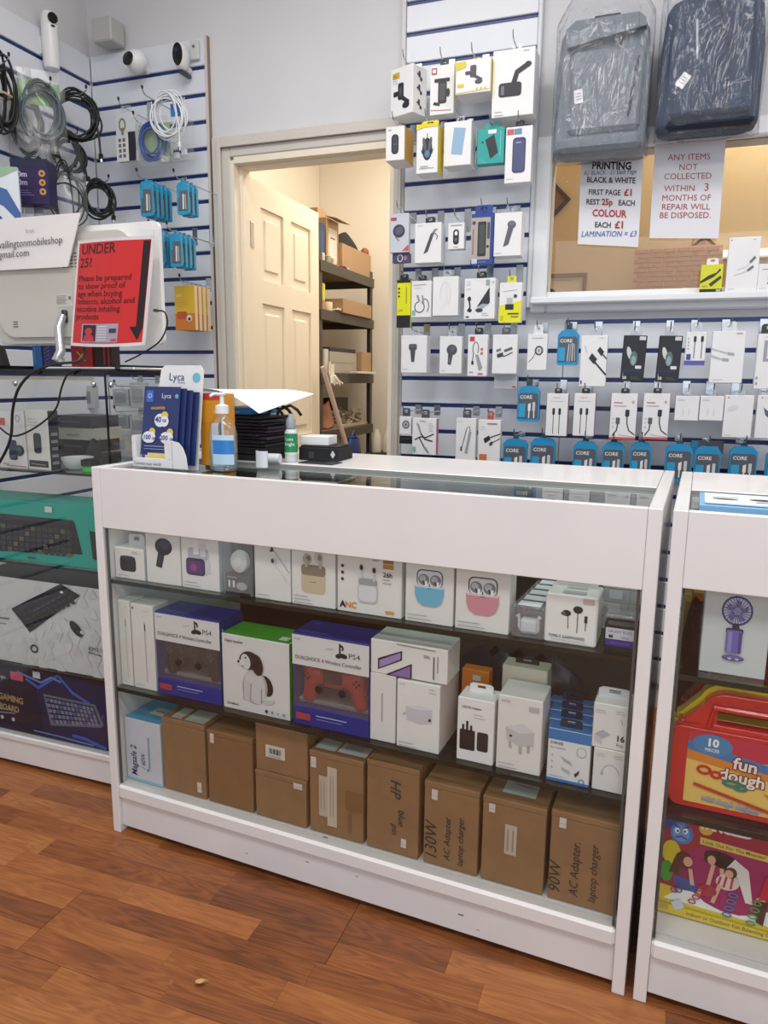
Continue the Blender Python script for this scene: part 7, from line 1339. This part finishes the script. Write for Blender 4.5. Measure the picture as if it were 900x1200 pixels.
p = onX(377, 355, -.43); t = thing('spray_can', 'yellow and white tin on the second rack shelf', 'tin', (-.45, p.y, LV[1]+.0006)); MB().lathe([(.035, 0), (.036, .003), (.036, .05)], mat('c98a6a', .4), None, 18).lathe([(.0365, .0502), (.0365, .135), (.033, .138)], mat('d8cc30', .4), None, 18).build('tin_body', t, smooth=40)
p = onX(387, 358, -.43); t = thing('tape_roll', 'cream roll on the second rack shelf', 'roll', (-.45, p.y, LV[1]+.0006)); MB().lathe([(.03, 0), (.031, .002), (.031, .05), (.03, .052)], mat('dcd0b4', .6), None, 18).build('roll', t, smooth=40)
p = onX(396, 362, -.41); t = thing('paper_scraps', 'crumpled cream scraps beside the flat brown tray', 'paper', (-.41, p.y, LV[1]+.001)); MB().sheet(lambda u, v: (-.03+.06*u, -.05+.09*v, .013+.010*sin(9*u+7*v)*sin(13*v)), 8, 10, mat('e0d5bc', .7)).build('scrap', t)
sx('cardboard_tray', 'flat brown tray box jutting from the second rack shelf', 402, 435, 354, 1, [], -.375, .22, KB)
sx('parts_box', 'grey flat carton on the third rack shelf', 386, 418, 413, 2, [L([(.1, .5), (.9, .5)], .01, '8a8780')], -.405, .2, 'a9a49a')
sx('cardboard_box', 'small brown carton beside the grey flat carton', 424, 435, 413, 2, [], -.375, .2, KB)
t = sx('black_laptop', 'black flat device on top of the grey flat carton', 386, 417, 405, 2, [L([(.1, .5), (.9, .5)], .02, '3a3a3c')], -.42, .16, '1a1a1c', 'device'); h0 = onX(403, 413, -.405).z-LV[2]; t.location.z = LV[2]+h0+.003; 
for o_ in t.children: o_.scale = (1, 1, .02/max(.02, (onX(401, 405, -.42).z-LV[2])))
for i in range(3):
    a_ = onX(402, 430, -.38).y; b_ = onX(441, 430, -.38).y
    pack('paper_stack', ['lower', 'middle', 'upper'][i]+' thin stack of papers at the third shelf edge', 'paper', (-.395, (a_+b_)/2+.01*i, LV[2]-.036+.0105*i) if False else (-.345, (a_+b_)/2+.01*i, LV[2]-.03+.011*i), .05, b_-a_-.02*i, .010, 0, ('d9d0bc', 'c9c0aa', 'e2dac8')[i]) if False else None
pack('paper_stack', 'thin stack of papers under the small brown carton', 'paper', (-.355, (onX(400, 430, -.38).y+onX(440, 430, -.38).y)/2, LV[2]+.0006), .05, .3, .012, 0, 'ddd4c0')
t = sx('white_carton', 'small white carton hung with cords on the third shelf', 380.5, 385, 409, 2, [], -.39, .06, 'd9d2c4')
gl = thing('rubber_glove', 'white glove shaped rag hanging from third shelf edge', 'glove', onX(388, 436, -.375)); gm = mat('e6dfd0', .6)
g = MB().sheet(lambda u, v: (.004*sin(9*u), -.03+.07*u, .05-.07*v+.01*sin(7*u)), 6, 6, gm)
for i in range(5): g.tube([(.004, -.02+.014*i, -.018), (.012, -.024+.026*i, -.045-.006*(i % 3)), (.016, -.03+.036*i, -.062-.008*(i % 2))], .007, gm, 8)
g.build('cloth', gl, smooth=60)
st = onX(379, 432, -.34); en = onX(410, 537, -.28)
t = thing('broom_handle', 'pale pinkish pole leaning against the rack', 'pole', (en.x+.12, en.y+.35, 0)); v0 = Vector((en.x+.12, en.y+.35, 0)); k_ = 1.0
top_ = st+(st-en)*.02; low = en+(en-st)*(en.z/(st.z-en.z)); t.location = low
MB().tube([(0, 0, 0.012), tuple(top_-low)], .013, mat('c9b3a8', .5), 12).build('pole', t, smooth=40); MB().box((-.10, -.03, 0.001), (.10, .03, .035), mat('8a3a3a', .7), bev=.005).build('broom_head', t)
t = thing('rag', 'pinkish brown crumpled cloth on the fourth rack shelf', 'cloth', (-.485, onX(385, 500, -.42).y+.05, LV[3]+.001)); MB().sheet(lambda u, v: (.065*cos(2*pi*u)*(1-.5*v), .10*sin(2*pi*u)*(1-.3*v), .016+.13*v+.012*sin(6*pi*u)), 24, 7, mat('a9765c', .8, 0, .35, 18, .5)).build('fold', t, smooth=60)
t = thing('wire_heap', 'heap of white wires and scraps on the fourth rack shelf', 'wires', (-.48, onX(415, 490, -.44).y-.02, LV[3]+.002)); rn = random.Random(4); g = MB()
for k in range(9): g.tube([(rn.uniform(-.05, .05), rn.uniform(-.2, .2), rn.uniform(.005, .11)) for _ in range(7)], .005, mat(('d9d0bc', 'cfc6b4', '8c8474')[k % 3], .6), 5)
g.box((-.06, -.2, 0), (.06, .2, .012), mat('bdb29a', .7)); g.build('wires', t, smooth=True)['kind'] = 'stuff'
sx('dark_crate', 'dark carton behind the heap of white wires', 392, 408, 466, 3, [], -.60, .08, '3a302a')
p = onX(414, 512, -.36); t = thing('blue_bag', 'blue plastic bag hanging under the fourth rack shelf', 'bag', (-.36, p.y, LV[3]-.32)); MB().sheet(lambda u, v: (.03*cos(2*pi*u), .13*sin(2*pi*u)*(1-.55*v**2), .26*v), 24, 8, mat('22408a', .3, 0, .3, 20, .4)).build('film', t, smooth=60)
MB().tube([(0, -.03, .26), (.0, 0, .30), (0, .04, .26)], .004, mat('22408a', .3)).build('handle', t)
t = thing('black_crate', 'black crate with white tubes on the back room floor', 'crate', (onY(455, 520, 2.85).x, 2.85, 0)); MB().box((-.12, -.12, 0.001), (.12, .12, .74), BLACKM, bev=.01).build('crate_body', t)
for k in range(3): MB().lathe([(.03, 0), (.032, .08), (.02, .11), (.012, .14)], mat('cfc8b8', .4), Matrix.Translation((-.06+.06*k, -.05+.03*k, .742)), 14).build('bottle', t, smooth=45)

# a dry curled leaf on the boards
p = onZ(236, 1154, 0); t = thing('dry_leaf', 'small dry tan leaf lying on the wooden floor', 'leaf', (p.x, p.y, .0015), .4)
MB().sheet(lambda u, v: (-.012+.026*u, (v-.5)*.012*sin(pi*min(1, u+.12)), .001+.006*(2*v-1)**2+.004*u*u), 8, 4, mat('c9a06a', .7)).build('leaf_blade', t, smooth=60)
